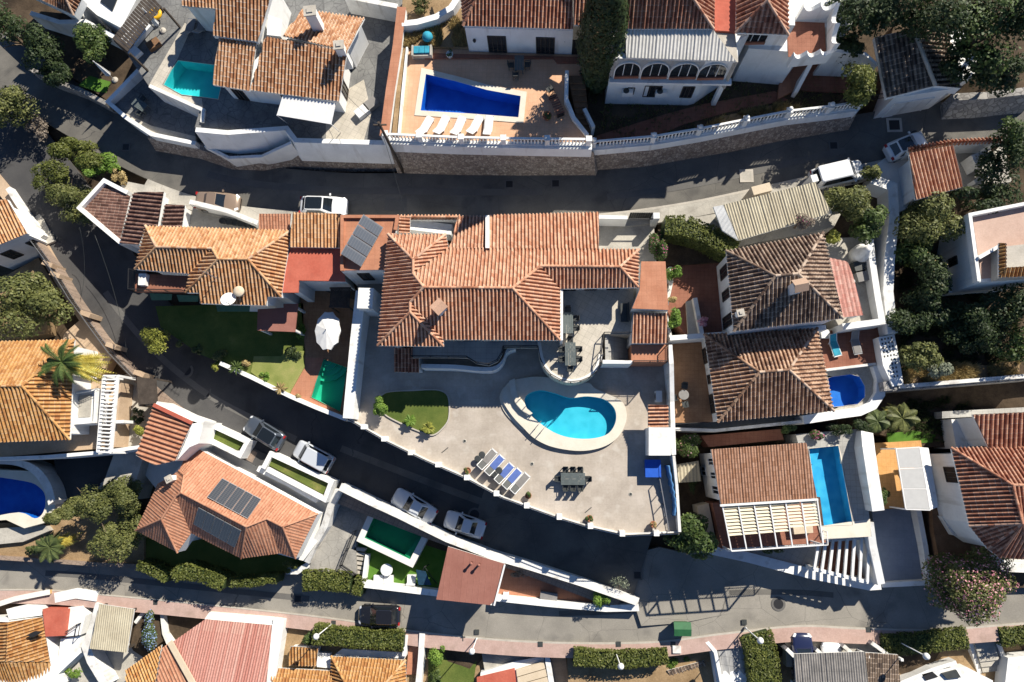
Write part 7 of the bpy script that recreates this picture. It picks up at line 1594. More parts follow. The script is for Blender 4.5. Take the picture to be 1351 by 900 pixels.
for i, (x, y, r, lf, fl, lab) in enumerate([(1075, 574, (.9, .6, .6), 'green', ('magenta', 120, .12), 'magenta bougainvillea above the long pool'), (1105, 566, (1.4, .6, .6), 'dark', None, 'dark shrub strip between curved parapet and long pool'), (1140, 560, (1.2, .8, .7), 'dark', None, 'dark shrub at the head of the sloping white wall'), (1040, 568, (.9, .5, .5), 'green', None, 'low plants at the back of the brown ribbed roof'), (1058, 292, (.9, .8, .6), 'twig', ('magenta', 30, .14), 'twiggy bougainvillea over the edge of the beige carport roof')]):
    z = 4.8 if i < 4 else 9.9
    tree('bush', lab, x, y, z, r, z-1.6, lf, 800, .15, 5, 'bush', 'shrubs around the dark roofed houses', flowers=fl, seed=220+i)
def scatter_grass(pts, z, n, h, leaf, seed, label):
    from mathutils.geometry import intersect_point_tri_2d
    P = ccw(Ws(pts, z)); R = random.Random(seed); m = MB(); xs = [p.x for p in P]; ys = [p.y for p in P]
    def ins(x, y):
        k = False
        for i in range(len(P)):
            a, b = P[i], P[i-1]
            if (a.y > y) != (b.y > y) and x < (b.x-a.x)*(y-a.y)/(b.y-a.y)+a.x: k = not k
        return k
    while n > 0:
        x, y = R.uniform(min(xs), max(xs)), R.uniform(min(ys), max(ys))
        if not ins(x, y): n -= .2; continue
        if noise.noise(Vector((x*.9, y*.9, seed))) < -.12: n -= .3; continue
        n -= 1
        for _ in range(3):
            a = R.uniform(0, 6.28); l = h*R.uniform(.5, 1.2); d = Vector((math.cos(a), math.sin(a), 0)); b = Vector((x, y, z)); w = Vector((-d.y, d.x, 0))*.03
            m.add([b-w, b+w, b+d*l*.6+Vector((0, 0, l))], [(0, 1, 2)])
    o = m.build('dry_grass', LF[leaf]); o['kind'] = 'stuff'; return o
scatter_grass([(530, 62), (533, 32), (600, 20), (612, 35), (616, 62)], 11.25, 2200, .35, 'dry', 1, '')
scatter_grass([(930, 165), (960, 152), (1030, 136), (1060, 140), (1036, 152), (980, 163)], 9.07, 1500, .4, 'dry', 2, '')
scatter_grass([(1190, 490), (1240, 478), (1300, 482), (1345, 476), (1345, 493), (1190, 508)], 5.2, 2200, .45, 'dry', 3, '')
scatter_grass([(780, 192), (776, 122), (830, 112), (960, 110), (1130, 100), (1135, 140), (1036, 150), (920, 173)], 9.0, 1800, .25, 'olive', 6, '')
scatter_grass([(1185, 270), (1250, 300), (1260, 380), (1345, 385), (1345, 480), (1185, 490)], 5.0, 5000, .5, 'dark', 7, '')
scatter_grass([(1175, 530), (1345, 510), (1345, 545), (1250, 585), (1170, 570)], 2.42, 2500, .35, 'dark', 8, '')
# =============== vehicles ===============
M['carwhite'] = plain('white_car_paint', (0.72, 0.73, 0.74), 0.25, 0.0, 0.5, 1.0); M['carsilver'] = plain('silver_car_paint', (0.6, 0.63, 0.67), 0.3, 0.15, 0.5, 1.0)
M['carblack'] = plain('black_car_paint', (0.012, 0.012, 0.014), 0.2, 0.0, 0.5, 1.0); M['carnavy'] = plain('navy_car_paint', (0.015, 0.02, 0.06), 0.2, 0.0, 0.5, 1.0)
M['carbeige'] = plain('bronze_car_paint', (0.3, 0.22, 0.16), 0.3, 0.3, 0.5, 1.0); M['cargrey'] = plain('grey_car_paint', (0.1, 0.12, 0.15), 0.3, 0.4, 0.5, 1.0)
M['carglass'] = plain('car_glass', (0.012, 0.016, 0.02), 0.05, 0, 0.7)
GV = 'cars parked along the three roads'
def car(label, px, py, z, deg, L=4.1, Wd=1.74, kind='hatch', paint='carsilver', roofmat=None, name='parked_car', cat='car'):
    """x forward; deg = direction of the bonnet in the photo, counter clockwise from the right"""
    c = W(px, py, z+.7); t = thing(name, label, cat, (c.x, c.y, z), GV, math.radians(deg)); h = L/2; w = Wd/2
    van = kind == 'van'
    H = 1.85 if van else 1.46
    S = {  # x, half width, deck height
        'hatch': [(-h, .72, .6), (-h+.06, .86, .85), (-h+.3, .97, .93), (-h*.4, 1, .93), (h*.2, 1, .92), (h*.5, .99, .88), (h-.35, .93, .76), (h-.1, .8, .66), (h, .6, .52)],
        'sedan': [(-h, .74, .6), (-h+.06, .86, .86), (-h+.3, .96, .92), (-h*.4, 1, .93), (h*.2, 1, .92), (h*.5, .99, .88), (h-.35, .93, .76), (h-.1, .8, .66), (h, .6, .52)],
        'van': [(-h, .9, .8), (-h+.05, .96, 1.0), (-h+.3, 1, 1.02), (-h*.4, 1, 1.02), (h*.3, 1, 1.0), (h*.55, .99, .95), (h-.3, .93, .84), (h-.08, .82, .72), (h, .64, .55)]}[kind]
    b = MB(); rings = []
    for x, k, zt in S:
        y = w*k; e = min(.12, zt*.15)
        rings.append([(x, -y*.9, .22), (x, -y, .42), (x, -y, zt-.16), (x, -y*.93, zt-.04), (x, -y*.75, zt), (x, 0, zt+.025), (x, y*.75, zt), (x, y*.93, zt-.04), (x, y, zt-.16), (x, y, .42), (x, y*.9, .22)])
    b.loft(rings, True, True); body = b.build('body', M[paint], t, local=True)
    f0, r0, f1, r1 = {'hatch': (h*.42, -h+.2, h*.06, -h+.62), 'sedan': (h*.4, -h*.62, h*.06, -h*.34), 'van': (h*.6, -h+.06, h*.28, -h+.2)}[kind]
    zb = 1.0 if van else .9; wb, wt = w*.9, w*.72 if not van else w*.8
    cab = MB(); q = lambda x, y, z: (x, y, z)
    base = [(f0, -wb*.86), (f0-.12, -wb), (r0+.25, -wb), (r0, -wb*.84), (r0, wb*.84), (r0+.25, wb), (f0-.12, wb), (f0, wb*.86)]
    top = [(f1, -wt*.88), (f1-.12, -wt), (r1+.15, -wt), (r1, -wt*.88), (r1, wt*.88), (r1+.15, wt), (f1-.12, wt), (f1, wt*.88)]
    cab.loft([[(x, y, zb-.06) for x, y in base], [(x, y, H-.05) for x, y in top], [(x*.97+(f1+r1)*.015, y*.9, H) for x, y in top]], True, False)
    cab.build('cabin', M[paint], t, local=True)
    def pane(name, pts, mat='carglass', k=.86, off=.012, par=t):
        P = [Vector(p) for p in pts]; n = (P[1]-P[0]).cross(P[-1]-P[0]).normalized(); ce = sum(P, Vector())/len(P)
        if n.dot(ce-Vector(((f1+r1)/2, 0, .9))) < 0: n = -n
        m = MB(); m.poly([ce+(p-ce)*k+n*off for p in P]); return m.build(name, M[mat], par, local=True)
    B = [Vector((x, y, zb-.06)) for x, y in base]; T_ = [Vector((x, y, H-.05)) for x, y in top]
    pane('windscreen', [B[0], B[7], T_[7], T_[0]], k=.92); pane('rear_window', [B[3], B[4], T_[4], T_[3]], k=.84)
    for i in (1, 5): pane('side_window', [B[i], B[i+1], T_[i+1], T_[i]], k=.86)
    if roofmat: pane('roof_panel', [Vector((x*.93+(f1+r1)*.035, y*.84, H)) for x, y in top], roofmat, 1.0, .01)
    for sx in (1, -1):
        for sy in (1, -1):
            x = sx*L*.31; m = MB(); rg = []
            for yy, r in ((-.1, .26), (-.085, .31), (.085, .31), (.1, .26)): rg.append([(x+math.cos(a)*r, sy*(w-.1)+yy, .31+math.sin(a)*r) for a in [6.283*k/16 for k in range(16)]])
            m.loft(rg, True, True); wh_ = m.build('wheel', M['rubber'], t, local=True)
            m = MB(); m.loft([[(x+math.cos(a)*.19, sy*(w-.1)+yy, .31+math.sin(a)*.19) for a in [6.283*k/12 for k in range(12)]] for yy in (-.106, .106)], True); m.build('rim', M['rim'], wh_, local=True)
    for sy in (1, -1):
        m = MB(); m.loft([[(h-.28, sy*w*.9, .66), (h-.05, sy*w*.72, .6), (h-.07, sy*w*.52, .63), (h-.25, sy*w*.66, .74)], [(h-.3, sy*w*.93, .75), (h-.12, sy*w*.78, .69), (h-.14, sy*w*.55, .72), (h-.33, sy*w*.7, .8)]], True); m.build('headlight', M['lampglass'], t, local=True)
        m = MB(); m.box((-h+.06, sy*w*.74, .8), (.14, .26, .16)); m.build('tail_light', M['redlamp'], t, local=True)
        m = MB(); m.box((f0-.28, sy*(w+.07), .98), (.12, .2, .13)); m.build('wing_mirror', M[paint], t, local=True)
    m = MB(); m.box((h-.01, 0, .4), (.05, w*1.1, .16)); m.build('grille', M['blackmetal'], t, local=True)
    return t
def zr(cl, x, y): return min(cl, key=lambda p: (p[0]-x)**2+(p[1]-y)**2)[2]
def rz_(cl, px, py): w = W(px, py, cl[len(cl)//2][2]); return zr(cl, w.x, w.y)
car('white hatchback with a long black glass roof on the upper road', 427, 272, rz_(ROAD_A, 427, 272), -2, 4.1, 1.75, 'hatch', 'carwhite', 'carglass')
car('bronze brown car hugging the whitewashed wall on the upper road', 287, 266, rz_(ROAD_A, 287, 266)+.02, -4, 3.9, 1.65, 'sedan', 'carbeige')
car('white van beside the beige carport on the upper road', 1106, 230, 7.5, 13, 4.3, 1.75, 'van', 'carwhite', name='parked_van', cat='van')
car('small white hatchback half hidden behind the bent tile capped wall', 1197, 192, 7.9, 22, 3.4, 1.6, 'hatch', 'carwhite', 'carglass')
car('dark grey car with black roof on the middle road by the square grass bed', 348, 571, .65, 150, 3.9, 1.7, 'hatch', 'cargrey', 'carglass')
car('pale silver van like car beside the long grass bed on the middle road', 413, 602, .35, 153, 3.7, 1.68, 'van', 'carsilver')
car('silver saloon in the middle road above the dull green pool', 546, 668, .03, 151, 4.2, 1.72, 'sedan', 'carsilver')
car('silver saloon next to the thick white wall near the brown pavilion', 613, 692, -.12, 163, 3.7, 1.68, 'sedan', 'carsilver')
car('shiny black car on the pink pavement edge of the lower road', 500, 812, -2.55, 179, 3.85, 1.75, 'hatch', 'carblack')
car('navy blue car poking its bonnet out of the patchy grey carport', 1060, 868, -1.0, 90, 4.0, 1.75, 'hatch', 'carnavy')
car('white car deep inside the patchy grey carport with only its bonnet showing', 1099, 881, -1.0, 90, 4.0, 1.75, 'hatch', 'carwhite')

# =============== terrace furniture ===============
ll = [(640, 609), (649.7, 616.7), (662.5, 627.4), (672.7, 634.6), (683, 640.5)]
lc = ['greymesh', 'bluefab', 'bluefab', 'bluefab', 'greymesh']; llab = ['grey sun lounger at the left end of the terrace row beside two tables', 'blue sun lounger between the grey end one and the middle pair of round tables', 'blue sun lounger just right of the middle pair of round tables', 'blue sun lounger second from the right of the terrace row', 'grey sun lounger at the right end of the terrace row']
def lounger(label, loc, rz, fab, group, frame='plasticwhite', backfab='plasticdark', name='sun_lounger'):
    t = thing(name, label, 'sun lounger', loc, group, rz)   # x towards the feet
    m = MB(); m.bar((-.25, -.31, .3), (1.0, -.31, .3), .07, .07); m.bar((-.25, .31, .3), (1.0, .31, .3), .07, .07); m.bar((1.0, -.34, .3), (1.0, .34, .3), .1, .07); m.bar((-.25, -.31, .3), (-.25, .31, .3), .06); m.build('frame', M[frame], t, local=True)
    for x in (-.15, .88):
        for y in (-.29, .29): l = MB(); l.box((x, y, .14), (.06, .06, .28)); l.build('leg', M[frame], t, local=True)
    m = MB(); m.loft([[(-.22, -.28, .33), (-.22, .28, .33), (-.22, .28, .37), (-.22, -.28, .37)], [(.4, -.28, .34), (.4, .28, .34), (.4, .28, .38), (.4, -.28, .38)], [(.95, -.28, .33), (.95, .28, .33), (.95, .28, .37), (.95, -.28, .37)]], True); m.build('cushion', M[fab], t, local=True)
    m = MB(); m.loft([[(-.22, -.28, .36), (-.22, .28, .36), (-.24, .28, .4), (-.24, -.28, .4)], [(-.78, -.26, .82), (-.78, .26, .82), (-.81, .26, .85), (-.81, -.26, .85)]], True); bk = m.build('backrest', M[backfab], t, local=True)
    m = MB(); m.bar((-.2, -.3, .36), (-.8, -.29, .84), .05); m.bar((-.2, .3, .36), (-.8, .29, .84), .05); m.bar((-.8, -.3, .84), (-.8, .3, .84), .05); m.build('backrest_frame', M[frame], bk, local=True)
    return t
for (x, y), f, lab in zip(ll, lc, llab):
    c = W(x+2, y-2, 5.3); lounger(lab, (c.x, c.y, 5), math.radians(48), f, 'row of loungers on the big terrace')
for x, y, lab in ((630.3, 605.5, 'lower one of the two small dark round tables left of the grey end lounger'), (636, 600, 'upper one of the two small dark round tables left of the grey end lounger'), (658.5, 620.6, 'upper one of the two small dark round tables in the middle of the loungers'), (652.6, 626.5, 'lower one of the two small dark round tables in the middle of the loungers')):
    c = W(x, y, 5.4); t = thing('side_table', lab, 'side table', (c.x, c.y, 5), 'small round tables among the loungers')
    MB().lathe((c.x, c.y, 5), [(.26, .4), (.28, .42), (.28, .45), (.22, .46)], 16).build('table_top', M['plasticdark'], t); MB().lathe((c.x, c.y, 5), [(.16, 0), (.16, .03), (.04, .06), (.04, .4)], 10).build('pedestal', M['plasticdark'], t)
def chair_proto():
    t = thing('garden_chair', 'dark plastic garden chair at a long grey table', 'chair', (0, 0, 0)); f = 'plasticdark'
    m = MB(); m.box((0, 0, .44), (.46, .46, .05)); m.build('seat', M[f], t, local=True)
    m = MB(); m.loft([[(-.23, -.21, .46), (-.23, .21, .46), (-.2, .21, .46), (-.2, -.21, .46)], [(-.31, -.2, .88), (-.31, .2, .88), (-.27, .2, .88), (-.27, -.2, .88)]], True); m.build('backrest', M[f], t, local=True)
    for y in (-.22, .22):
        m = MB(); m.bar((-.22, y, .64), (.2, y, .64), .05, .03); m.bar((.2, y, .64), (.2, y, .44), .04); m.build('armrest', M[f], t, local=True)
    for x in (-.19, .19):
        for y in (-.19, .19): m = MB(); m.box((x, y, .21), (.05, .05, .42)); m.build('leg', M[f], t, local=True)
    return t
ch0 = chair_proto(); used = [False]
def put_chair(x, y, z, rz, label, group):
    if not used[0]:
        used[0] = True; ch0.location = (x, y, z); ch0.rotation_euler = (0, 0, rz); ch0['label'] = label; ch0['group'] = group; return ch0
    return dup(ch0, (x, y, z), rz, label, group)
def dining(label, px, py, z, L, Wd, rz, seats, chlab, group):
    c = W(px, py, z+.72); t = thing('dining_table', label, 'table', (c.x, c.y, z), None, rz)
    m = MB()
    for k in range(6): m.box((0, -Wd/2+Wd*(k+.5)/6, .72), (L, Wd/6-.015, .04))
    m.build('table_top', M['tabledark'], t, local=True)
    for x in (-L/2+.12, L/2-.12):
        for y in (-Wd/2+.1, Wd/2-.1): l = MB(); l.box((x, y, .35), (.08, .08, .7)); l.build('leg', M['tabledark'], t, local=True)
    for sx, sy, a, lab in seats:
        x, y = c.x+sx*math.cos(rz)-sy*math.sin(rz), c.y+sx*math.sin(rz)+sy*math.cos(rz)
        put_chair(x, y, z, rz+a, chlab % lab, group)
    return t
H_ = math.pi/2
dining('long slate grey dining table in the open on the big terrace', 756, 632, 5, 1.95, .95, 0, [(x, .68, -H_, '%s chair on the pool side' % n) for x, n in ((-.6, 'left'), (0, 'middle'), (.6, 'right'))]+[(x, -.68, H_, '%s chair on the road side' % n) for x, n in ((-.6, 'left'), (0, 'middle'), (.6, 'right'))]+[(-1.2, 0, 0, 'chair at the left head'), (1.2, 0, math.pi, 'chair at the right head')], 'dark %s of the open terrace dining table', 'chairs round the open terrace table')
dining('slate grey dining table on the round balcony terrace', 752.5, 467, UP, 1.85, .85, H_, [(x, .64, -H_, '%s chair on the left' % n) for x, n in ((-.4, 'lower'), (.4, 'upper'))]+[(x, -.64, H_, '%s chair on the right' % n) for x, n in ((-.4, 'lower'), (.4, 'upper'))]+[(-1.15, 0, 0, 'chair at the lower head'), (1.15, 0, math.pi, 'chair at the upper head')], 'dark %s of the round terrace table', 'chairs round the balcony tables')
dining('slate grey table close to the white gable wall on the upper patio', 749.5, 426, UP, 1.7, .8, H_, [(x, -.62, H_, '%s chair on the right' % n) for x, n in ((-.4, 'lower'), (.4, 'upper'))]+[(1.1, 0, math.pi, 'chair at the head')], 'dark %s of the table at the white gable', 'chairs round the balcony tables')
c = W(823, 414, UP); t = thing('garden_bench', 'dark bench in the shade on the far side of the upper patio', 'bench', (c.x, c.y, UP))
m = MB(); m.box((c.x, c.y, UP+.42), (.6, 1.5, .12)); m.build('seat', M['plasticdark'], t); m = MB(); m.box((c.x+.3, c.y, UP+.65), (.1, 1.5, .5)); m.build('backrest', M['plasticdark'], t)
for s in (-.6, .6): m = MB(); m.box((c.x, c.y+s, UP+.18), (.5, .08, .36)); m.build('leg', M['plasticdark'], t)
M['blueplastic'] = plain('bright_blue_plastic', (0.02, 0.1, 0.5), 0.4, var=.08)
c = W(861, 618, 5.5); t = thing('storage_box', 'bright blue storage box below the white pump house', 'box', (c.x, c.y, 5))
m = MB(); m.box((c.x, c.y, 5.35), (1.15, 1.3, .7)); m.build('box_body', M['blueplastic'], t); m = MB(); m.box((c.x, c.y, 5.73), (1.25, 1.4, .06)); m.box((c.x+.52, c.y, 5.78), (.12, 1.3, .06)); m.build('lid', M['blueplastic'], t)
nt_ = MB(); P = [W(881, 614, 5.9), W(886, 640, 5.7), (W(890, 664, 5.5)), W(889, 680, 5.4)]
rings = []
for k, p in enumerate(spline(P, 8)): wv = .04*math.sin(k*1.9)+.03*math.sin(k*4.1); rings.append([(p.x-.06+wv, p.y, p.z+.5), (p.x+.06+wv, p.y, p.z+.42), (p.x+.1-wv, p.y, 5.05), (p.x-.12-wv, p.y, 5.05)])
nt_.loft(rings, True, True); tag(nt_.build('tarpaulin', plain('faded_blue_tarpaulin', (.07, .2, .42), .7, var=.3)), 'crumpled blue tarpaulin hung along the wall in the far terrace corner', 'tarpaulin')
tag(rail(None, [W(868, 632, 5), W(874, 665, 5), (W(880, 700, 5))], 0, 1.0, mat='metal', gap=.9, name='railing'), 'slim metal railing standing beside the blue tarpaulin on the terrace', 'railing')
c = W(869, 523, 5.6); t = thing('air_conditioner', 'white air conditioner box standing against the east terrace wall', 'air conditioner', (c.x, c.y, 5))
m = MB(); m.box((c.x, c.y, 5.4), (.5, .9, .8)); m.build('casing', M['plasticwhite'], t); m = MB(); m.loft([[(c.x-.255, c.y+math.cos(a)*.3, 5.42+math.sin(a)*.3) for a in [6.283*k/16 for k in range(16)]], [(c.x-.27, c.y+math.cos(a)*.28, 5.42+math.sin(a)*.28) for a in [6.283*k/16 for k in range(16)]]], True); m.build('fan_grille', M['plasticdark'], t)
# orange terrace
for i, (x, y, a, lab) in enumerate(((560, 168, 62, 'cream lounger nearest the left planter of the orange terrace'), (582, 167, 66, 'second cream lounger from the left on the orange terrace'), (604, 168, 68, 'middle cream lounger of the five on the orange terrace'), (626, 167, 64, 'fourth cream lounger from the left on the orange terrace'), (644, 168, 85, 'cream lounger at the right end of the row on the orange terrace'))):
    c = W(x, y, Z2+.4); lounger(lab, (c.x, c.y, Z2), math.radians(a), 'canvas', 'row of cream loungers on the orange terrace', 'plasticwhite', 'canvas')
M['turq'] = plain('turquoise_fabric', (0.03, 0.3, 0.42), .8, var=.2)
t = thing('garden_sofa', 'pale garden sofa with turquoise cushions in the dry grass corner of the orange terrace', 'sofa', tuple(W(557, 68, Z2)))
c = W(557, 68, Z2+.4); m = MB(); m.box((c.x, c.y, Z2+.25), (1.6, .9, .5)); m.box((c.x-.75, c.y-.05, Z2+.45), (.15, .9, .5)); m.box((c.x+.75, c.y-.05, Z2+.45), (.15, .9, .5)); m.build('frame', M['concrete'], t)
for k in (-.45, 0, .45): m = MB(); m.box((c.x+k, c.y+.05, Z2+.56), (.42, .6, .14)); m.build('cushion', M['turq'], t)
tag(MB().lathe(tuple(W(566, 56, Z2)), [(.2, 0), (.25, .5), (.45, .7), (.4, .95), (.1, 1.1)], 10).build('figurine_pot', M['turq']), 'tall turquoise pot beside the turquoise cushioned sofa', 'pot')
dining('dark dining table in the shade before the barred doors', 685, 83, Z2, 1.3, .75, H_, [(.0, .65, -H_, 'chair on the left'), (.0, -.65, H_, 'chair on the right'), (-.9, .3, 0, 'chair at the lower end')], 'dark %s of the table before the barred doors', 'chairs before the barred doors')
for x, y, lf, lab in ((593, 71, 'green', 'white pot near the turquoise cushioned sofa'), (722, 152, 'olive', 'big potted round shrub near the stairs on the orange terrace')):
    pot(lab, x, y, Z2, .35 if x > 600 else .28, lf, .6 if x > 600 else .2, .5, 500 if x > 600 else 90, 'plasticwhite' if x < 600 else 'terracottapot', size=.13)
t = thing('garden_bench', 'slatted red brown bench by the white curved stair wall', 'bench', tuple(W(735, 137, Z2))); m = MB(); a, b_ = W(729, 126, Z2+.45), W(740, 150, Z2+.45); u = (b_-a).normalized(); v = Vector((-u.y, u.x, 0))
for k in range(8): q = a+(b_-a)*((k+.5)/8); m.bar(q-v*.35, q+v*.35, .12, .05)
m.build('seat', M['redtile'], t)
for q in (a, b_): m = MB(); m.bar(q-v*.3-Vector((0, 0, .24)), q+v*.3-Vector((0, 0, .24)), .08, .44); m.build('leg', M['blackmetal'], t)
c = W(725, 122, Z2); put_chair(c.x, c.y, Z2, 2.2, 'single dark chair beside the slatted red brown bench', 'chairs before the barred doors')
# top left terrace
t = thing('corner_sofa', 'white corner sofa lit by the sun beneath the dark timber pergola', 'sofa', tuple(W(185, 52, Z1))); a, b_, d_ = W(196, 32, Z1+.3), W(170, 62, Z1+.3), W(183, 74, Z1+.3)
m = MB(); m.bar(a, b_, .9, .4); m.bar(b_+(d_-b_)*.25, d_, .9, .4); m.build('seat', M['canvas'], t); m = MB(); n_ = Vector((-(b_-a).y, (b_-a).x, 0)).normalized()*-.45; m.bar(a+n_+Vector((0, 0, .35)), b_+n_+Vector((0, 0, .35)), .2, .5); m.build('backrest', M['canvas'], t)
tag(MB().box(tuple(W(203, 59, Z1+.2)), (1.1, .8, .4), .6).build('low_table', M['wood']), 'low brown table in front of the white corner sofa', 'table')
tor = MB(); c = W(207, 21, Z1+.35); rg = []
for k in range(17): a = 6.283*k/16; rg.append([(c.x+math.cos(a)*(.42+math.cos(b)*.17), c.y+math.sin(a)*(.42+math.cos(b)*.17), c.z+.25+math.sin(b)*.17) for b in [6.283*j/8 for j in range(8)]])
tor.loft(rg, False, True); tag(tor.build('swim_ring', plain('yellow_plastic', (.75, .42, .02), .35)), 'yellow inflatable swim ring beside the closed parasol', 'swim ring')
def closed_parasol(label, px, py, z, h=2.9):
    c = W(px, py, z); t = thing('closed_parasol', label, 'parasol', tuple(c)); m = MB(); rg = []
    for zz, r in ((.9, .1), (1.0, .26), (1.6, .2), (2.3, .12), (h, .02)): rg.append([(c.x+math.cos(6.283*k/14)*r*(1 if k % 2 else .7), c.y+math.sin(6.283*k/14)*r*(1 if k % 2 else .7), z+zz) for k in range(14)])
    m.loft(rg, True); m.build('canopy', M['canvas'], t); m = MB(); m.tube([c, c+Vector((0, 0, h+.1))], .03); m.build('pole', M['whitemetal'], t); m = MB(); m.lathe(tuple(c), [(.3, 0), (.3, .08), (.05, .12)], 12); m.build('base', M['kerb'], t)
closed_parasol('closed pale parasol at the corner of the white sofa by the turquoise pool', 215, 41, Z1, 3.0)
closed_parasol('closed pale parasol in the dark garden below the timber pergola', 152, 106, 6.6, 3.0)
lounger('grey lounger in the shade of the turquoise pool terrace', tuple(W(252, 42, Z1)), 1.4, 'greymesh', 'loungers by the turquoise pool', 'metal', 'greymesh')
lounger('second grey lounger nearer the house wall at the turquoise pool', tuple(W(268, 40, Z1)), 1.3, 'greymesh', 'loungers by the turquoise pool', 'metal', 'greymesh')
for k, (x, y) in enumerate(((478, 148), (490, 138))): tag(MB().box(tuple(W(x, y, Z1+.25)), (1.1, .8, .5), .7).build('garden_lounge_seat', M['canvas' if k == 0 else 'greymesh']), ('pale' if k == 0 else 'grey')+' boxy outdoor seat at the sunny end of the speckled house', 'seat', 'boxy outdoor seats')
c = W(184, 138, 7.2); dining('dark table on the lower patio at the top left', 184, 138, 7.2, 1.3, .8, -.6, [(-.35, .6, -H_, 'chair on the house side'), (.35, -.6, H_, 'chair on the road side')], 'dark %s of the lower patio table', 'chairs of the lower patio')
# right hand patios and turf
def round_table(label, px, py, z, r=.5, mat='metal', name='round_table'):
    c = W(px, py, z+.7); t = thing(name, label, 'table', (c.x, c.y, z)); MB().lathe((c.x, c.y, z), [(r*.9, .69), (r, .7), (r, .74), (r*.9, .745)], 20).build('table_top', M[mat], t); MB().lathe((c.x, c.y, z), [(.25, 0), (.24, .03), (.05, .06), (.05, .69)], 10).build('pedestal', M['blackmetal'], t); return c
c = round_table('round iron table on the brown clay patio', 902, 521, 5.0, .42, 'greymesh')
for a, lab in ((80, 'above'), (200, 'left of'), (280, 'below')): put_chair(c.x+math.cos(math.radians(a))*.75, c.y+math.sin(math.radians(a))*.75, 5.0, math.radians(a+180), 'dark iron chair %s the round iron table' % lab, 'chairs round the iron table')
lounger('lounger covered with a turquoise towel on the red patio above the rounded pool', tuple(W(1098, 455, 5.2)), -1.3, 'turq', 'loungers above the rounded pool', 'plasticwhite', 'turq')
lounger('grey lounger in the shade on the red patio above the rounded pool', tuple(W(1126, 452, 5.2)), -1.4, 'greymesh', 'loungers above the rounded pool', 'metal', 'greymesh')
tag(MB().box(tuple(W(1088, 441, 5.4)), (.7, .7, .4)).build('white_stool', M['plasticwhite']), 'white square stool at the corner of the turquoise towel lounger', 'stool')
for k, (x, y) in enumerate(((1132, 352), (1136, 366))): tag(MB().box(tuple(W(x, y, 6.55)), (.9, .8, .7), .2).build('garden_armchair', M['greymesh' if k else 'plasticdark']), ('grey' if k else 'dark')+' boxy armchair on the patio beside the curved barbecue', 'armchair', 'boxy armchairs by the barbecue')
round_table('white round table on the bright turf below the dull green pool', 510, 752, -1.9, .55, 'plasticwhite')
t = thing('garden_sofa', 'white two seat garden sofa on the turf below the white round table', 'sofa', tuple(W(506, 765, -1.9))); c = W(506, 765, -1.6)
for k in (-.45, .45): m = MB(); m.box((c.x+k, c.y, -1.68), (.85, .8, .4)); m.build('seat', M['plasticwhite'], t)
m = MB(); m.box((c.x, c.y-.45, -1.4), (1.8, .16, .7)); m.build('backrest', M['plasticwhite'], t)
t = thing('garden_armchair', 'white garden armchair beside the navy trampoline frame', 'armchair', tuple(W(543, 764, -1.9))); c = W(543, 764, -1.6); m = MB(); m.box((c.x, c.y, -1.68), (.75, .75, .4)); m.build('seat', M['plasticwhite'], t); m = MB(); m.box((c.x, c.y-.4, -1.4), (.8, .15, .7)); m.build('backrest', M['plasticwhite'], t)
t = thing('swing_seat', 'navy quilted swing seat with a dark frame on the turf by the brown pavilion', 'swing seat', tuple(W(560, 762, -1.9))); q = [W(549, 752, -.7), W(561, 754, -.5), W(569, 772, -.7), W(552, 772, -.9)]; m = MB(); m.loft([q, [p-Vector((0, 0, .12)) for p in q]], True); m.build('seat_cover', plain('navy_quilt', (.015, .06, .11), .8, var=.3), t)
m = MB(); m.tube([W(548, 775, -1.9), W(560, 748, -.3), W(576, 770, -1.9)], .05); m.tube([W(566, 745, -1.9), W(560, 748, -.3)], .05); m.build('frame', M['blackmetal'], t)
for x, y, mat, lab in ((668, 782, 'plasticwhite', 'white chair in the wedge shaped courtyard beside the pavilion'),): c = W(x, y+2, -1); t = thing('patio_chair', lab, 'chair', (c.x, c.y, -1.1)); m = MB(); m.box((c.x, c.y, -.68), (.5, .5, .06)); m.build('seat', M[mat], t); m = MB(); m.box((c.x, c.y-.25, -.4), (.5, .06, .5)); m.build('backrest', M[mat], t); [MB().box((c.x+i, c.y+j, -.9), (.05, .05, .4)).build('leg', M[mat], t) for i in (-.2, .2) for j in (-.2, .2)]
tag(MB().box(tuple(W(724, 786, -.85)), (1.5, .6, .5), -.12).build('planter_trough', M['greymesh']), 'long grey trough on the wedge shaped courtyard', 'trough')
# street furniture
def lamp(label, px, py, z, h=3.9):
    c = W(px, py, z); t = thing('street_lamp', label, 'street lamp', tuple(c), 'globe street lamps on the lower pavement')
    m = MB(); m.lathe(tuple(c), [(.1, 0), (.09, .3), (.045, .5), (.04, h)], 10); m.build('pole', M['whitemetal'], t); m = MB(); m.lathe((c.x, c.y, z+h), [(.08, 0), (.2, .08), (.27, .25), (.22, .44), (.08, .54)], 14); m.build('globe', M['plasticwhite'], t)
for x, y, z, lab in ((437, 824, -2.6, 'street lamp with white globe over the hedge behind the black car'), (629, 842, -2.0, 'street lamp with white globe over the green garden'), (812, 860, -1.2, 'street lamp with white globe over the straight hedge left of the green bin'), (983, 828, -.5, 'street lamp with white globe over the massive hedge block'), (1186, 847, -.35, 'street lamp with white globe over the long hedge by the patchy carport')): lamp(lab, x, y, z)
t = thing('waste_container', 'green wheeled waste container on the edge of the lower road', 'bin', tuple(W(899, 829, -.7)), None); c = W(899, 828, 0); M['bingreen'] = plain('green_bin_plastic', (.03, .13, .05), .5, var=.15)
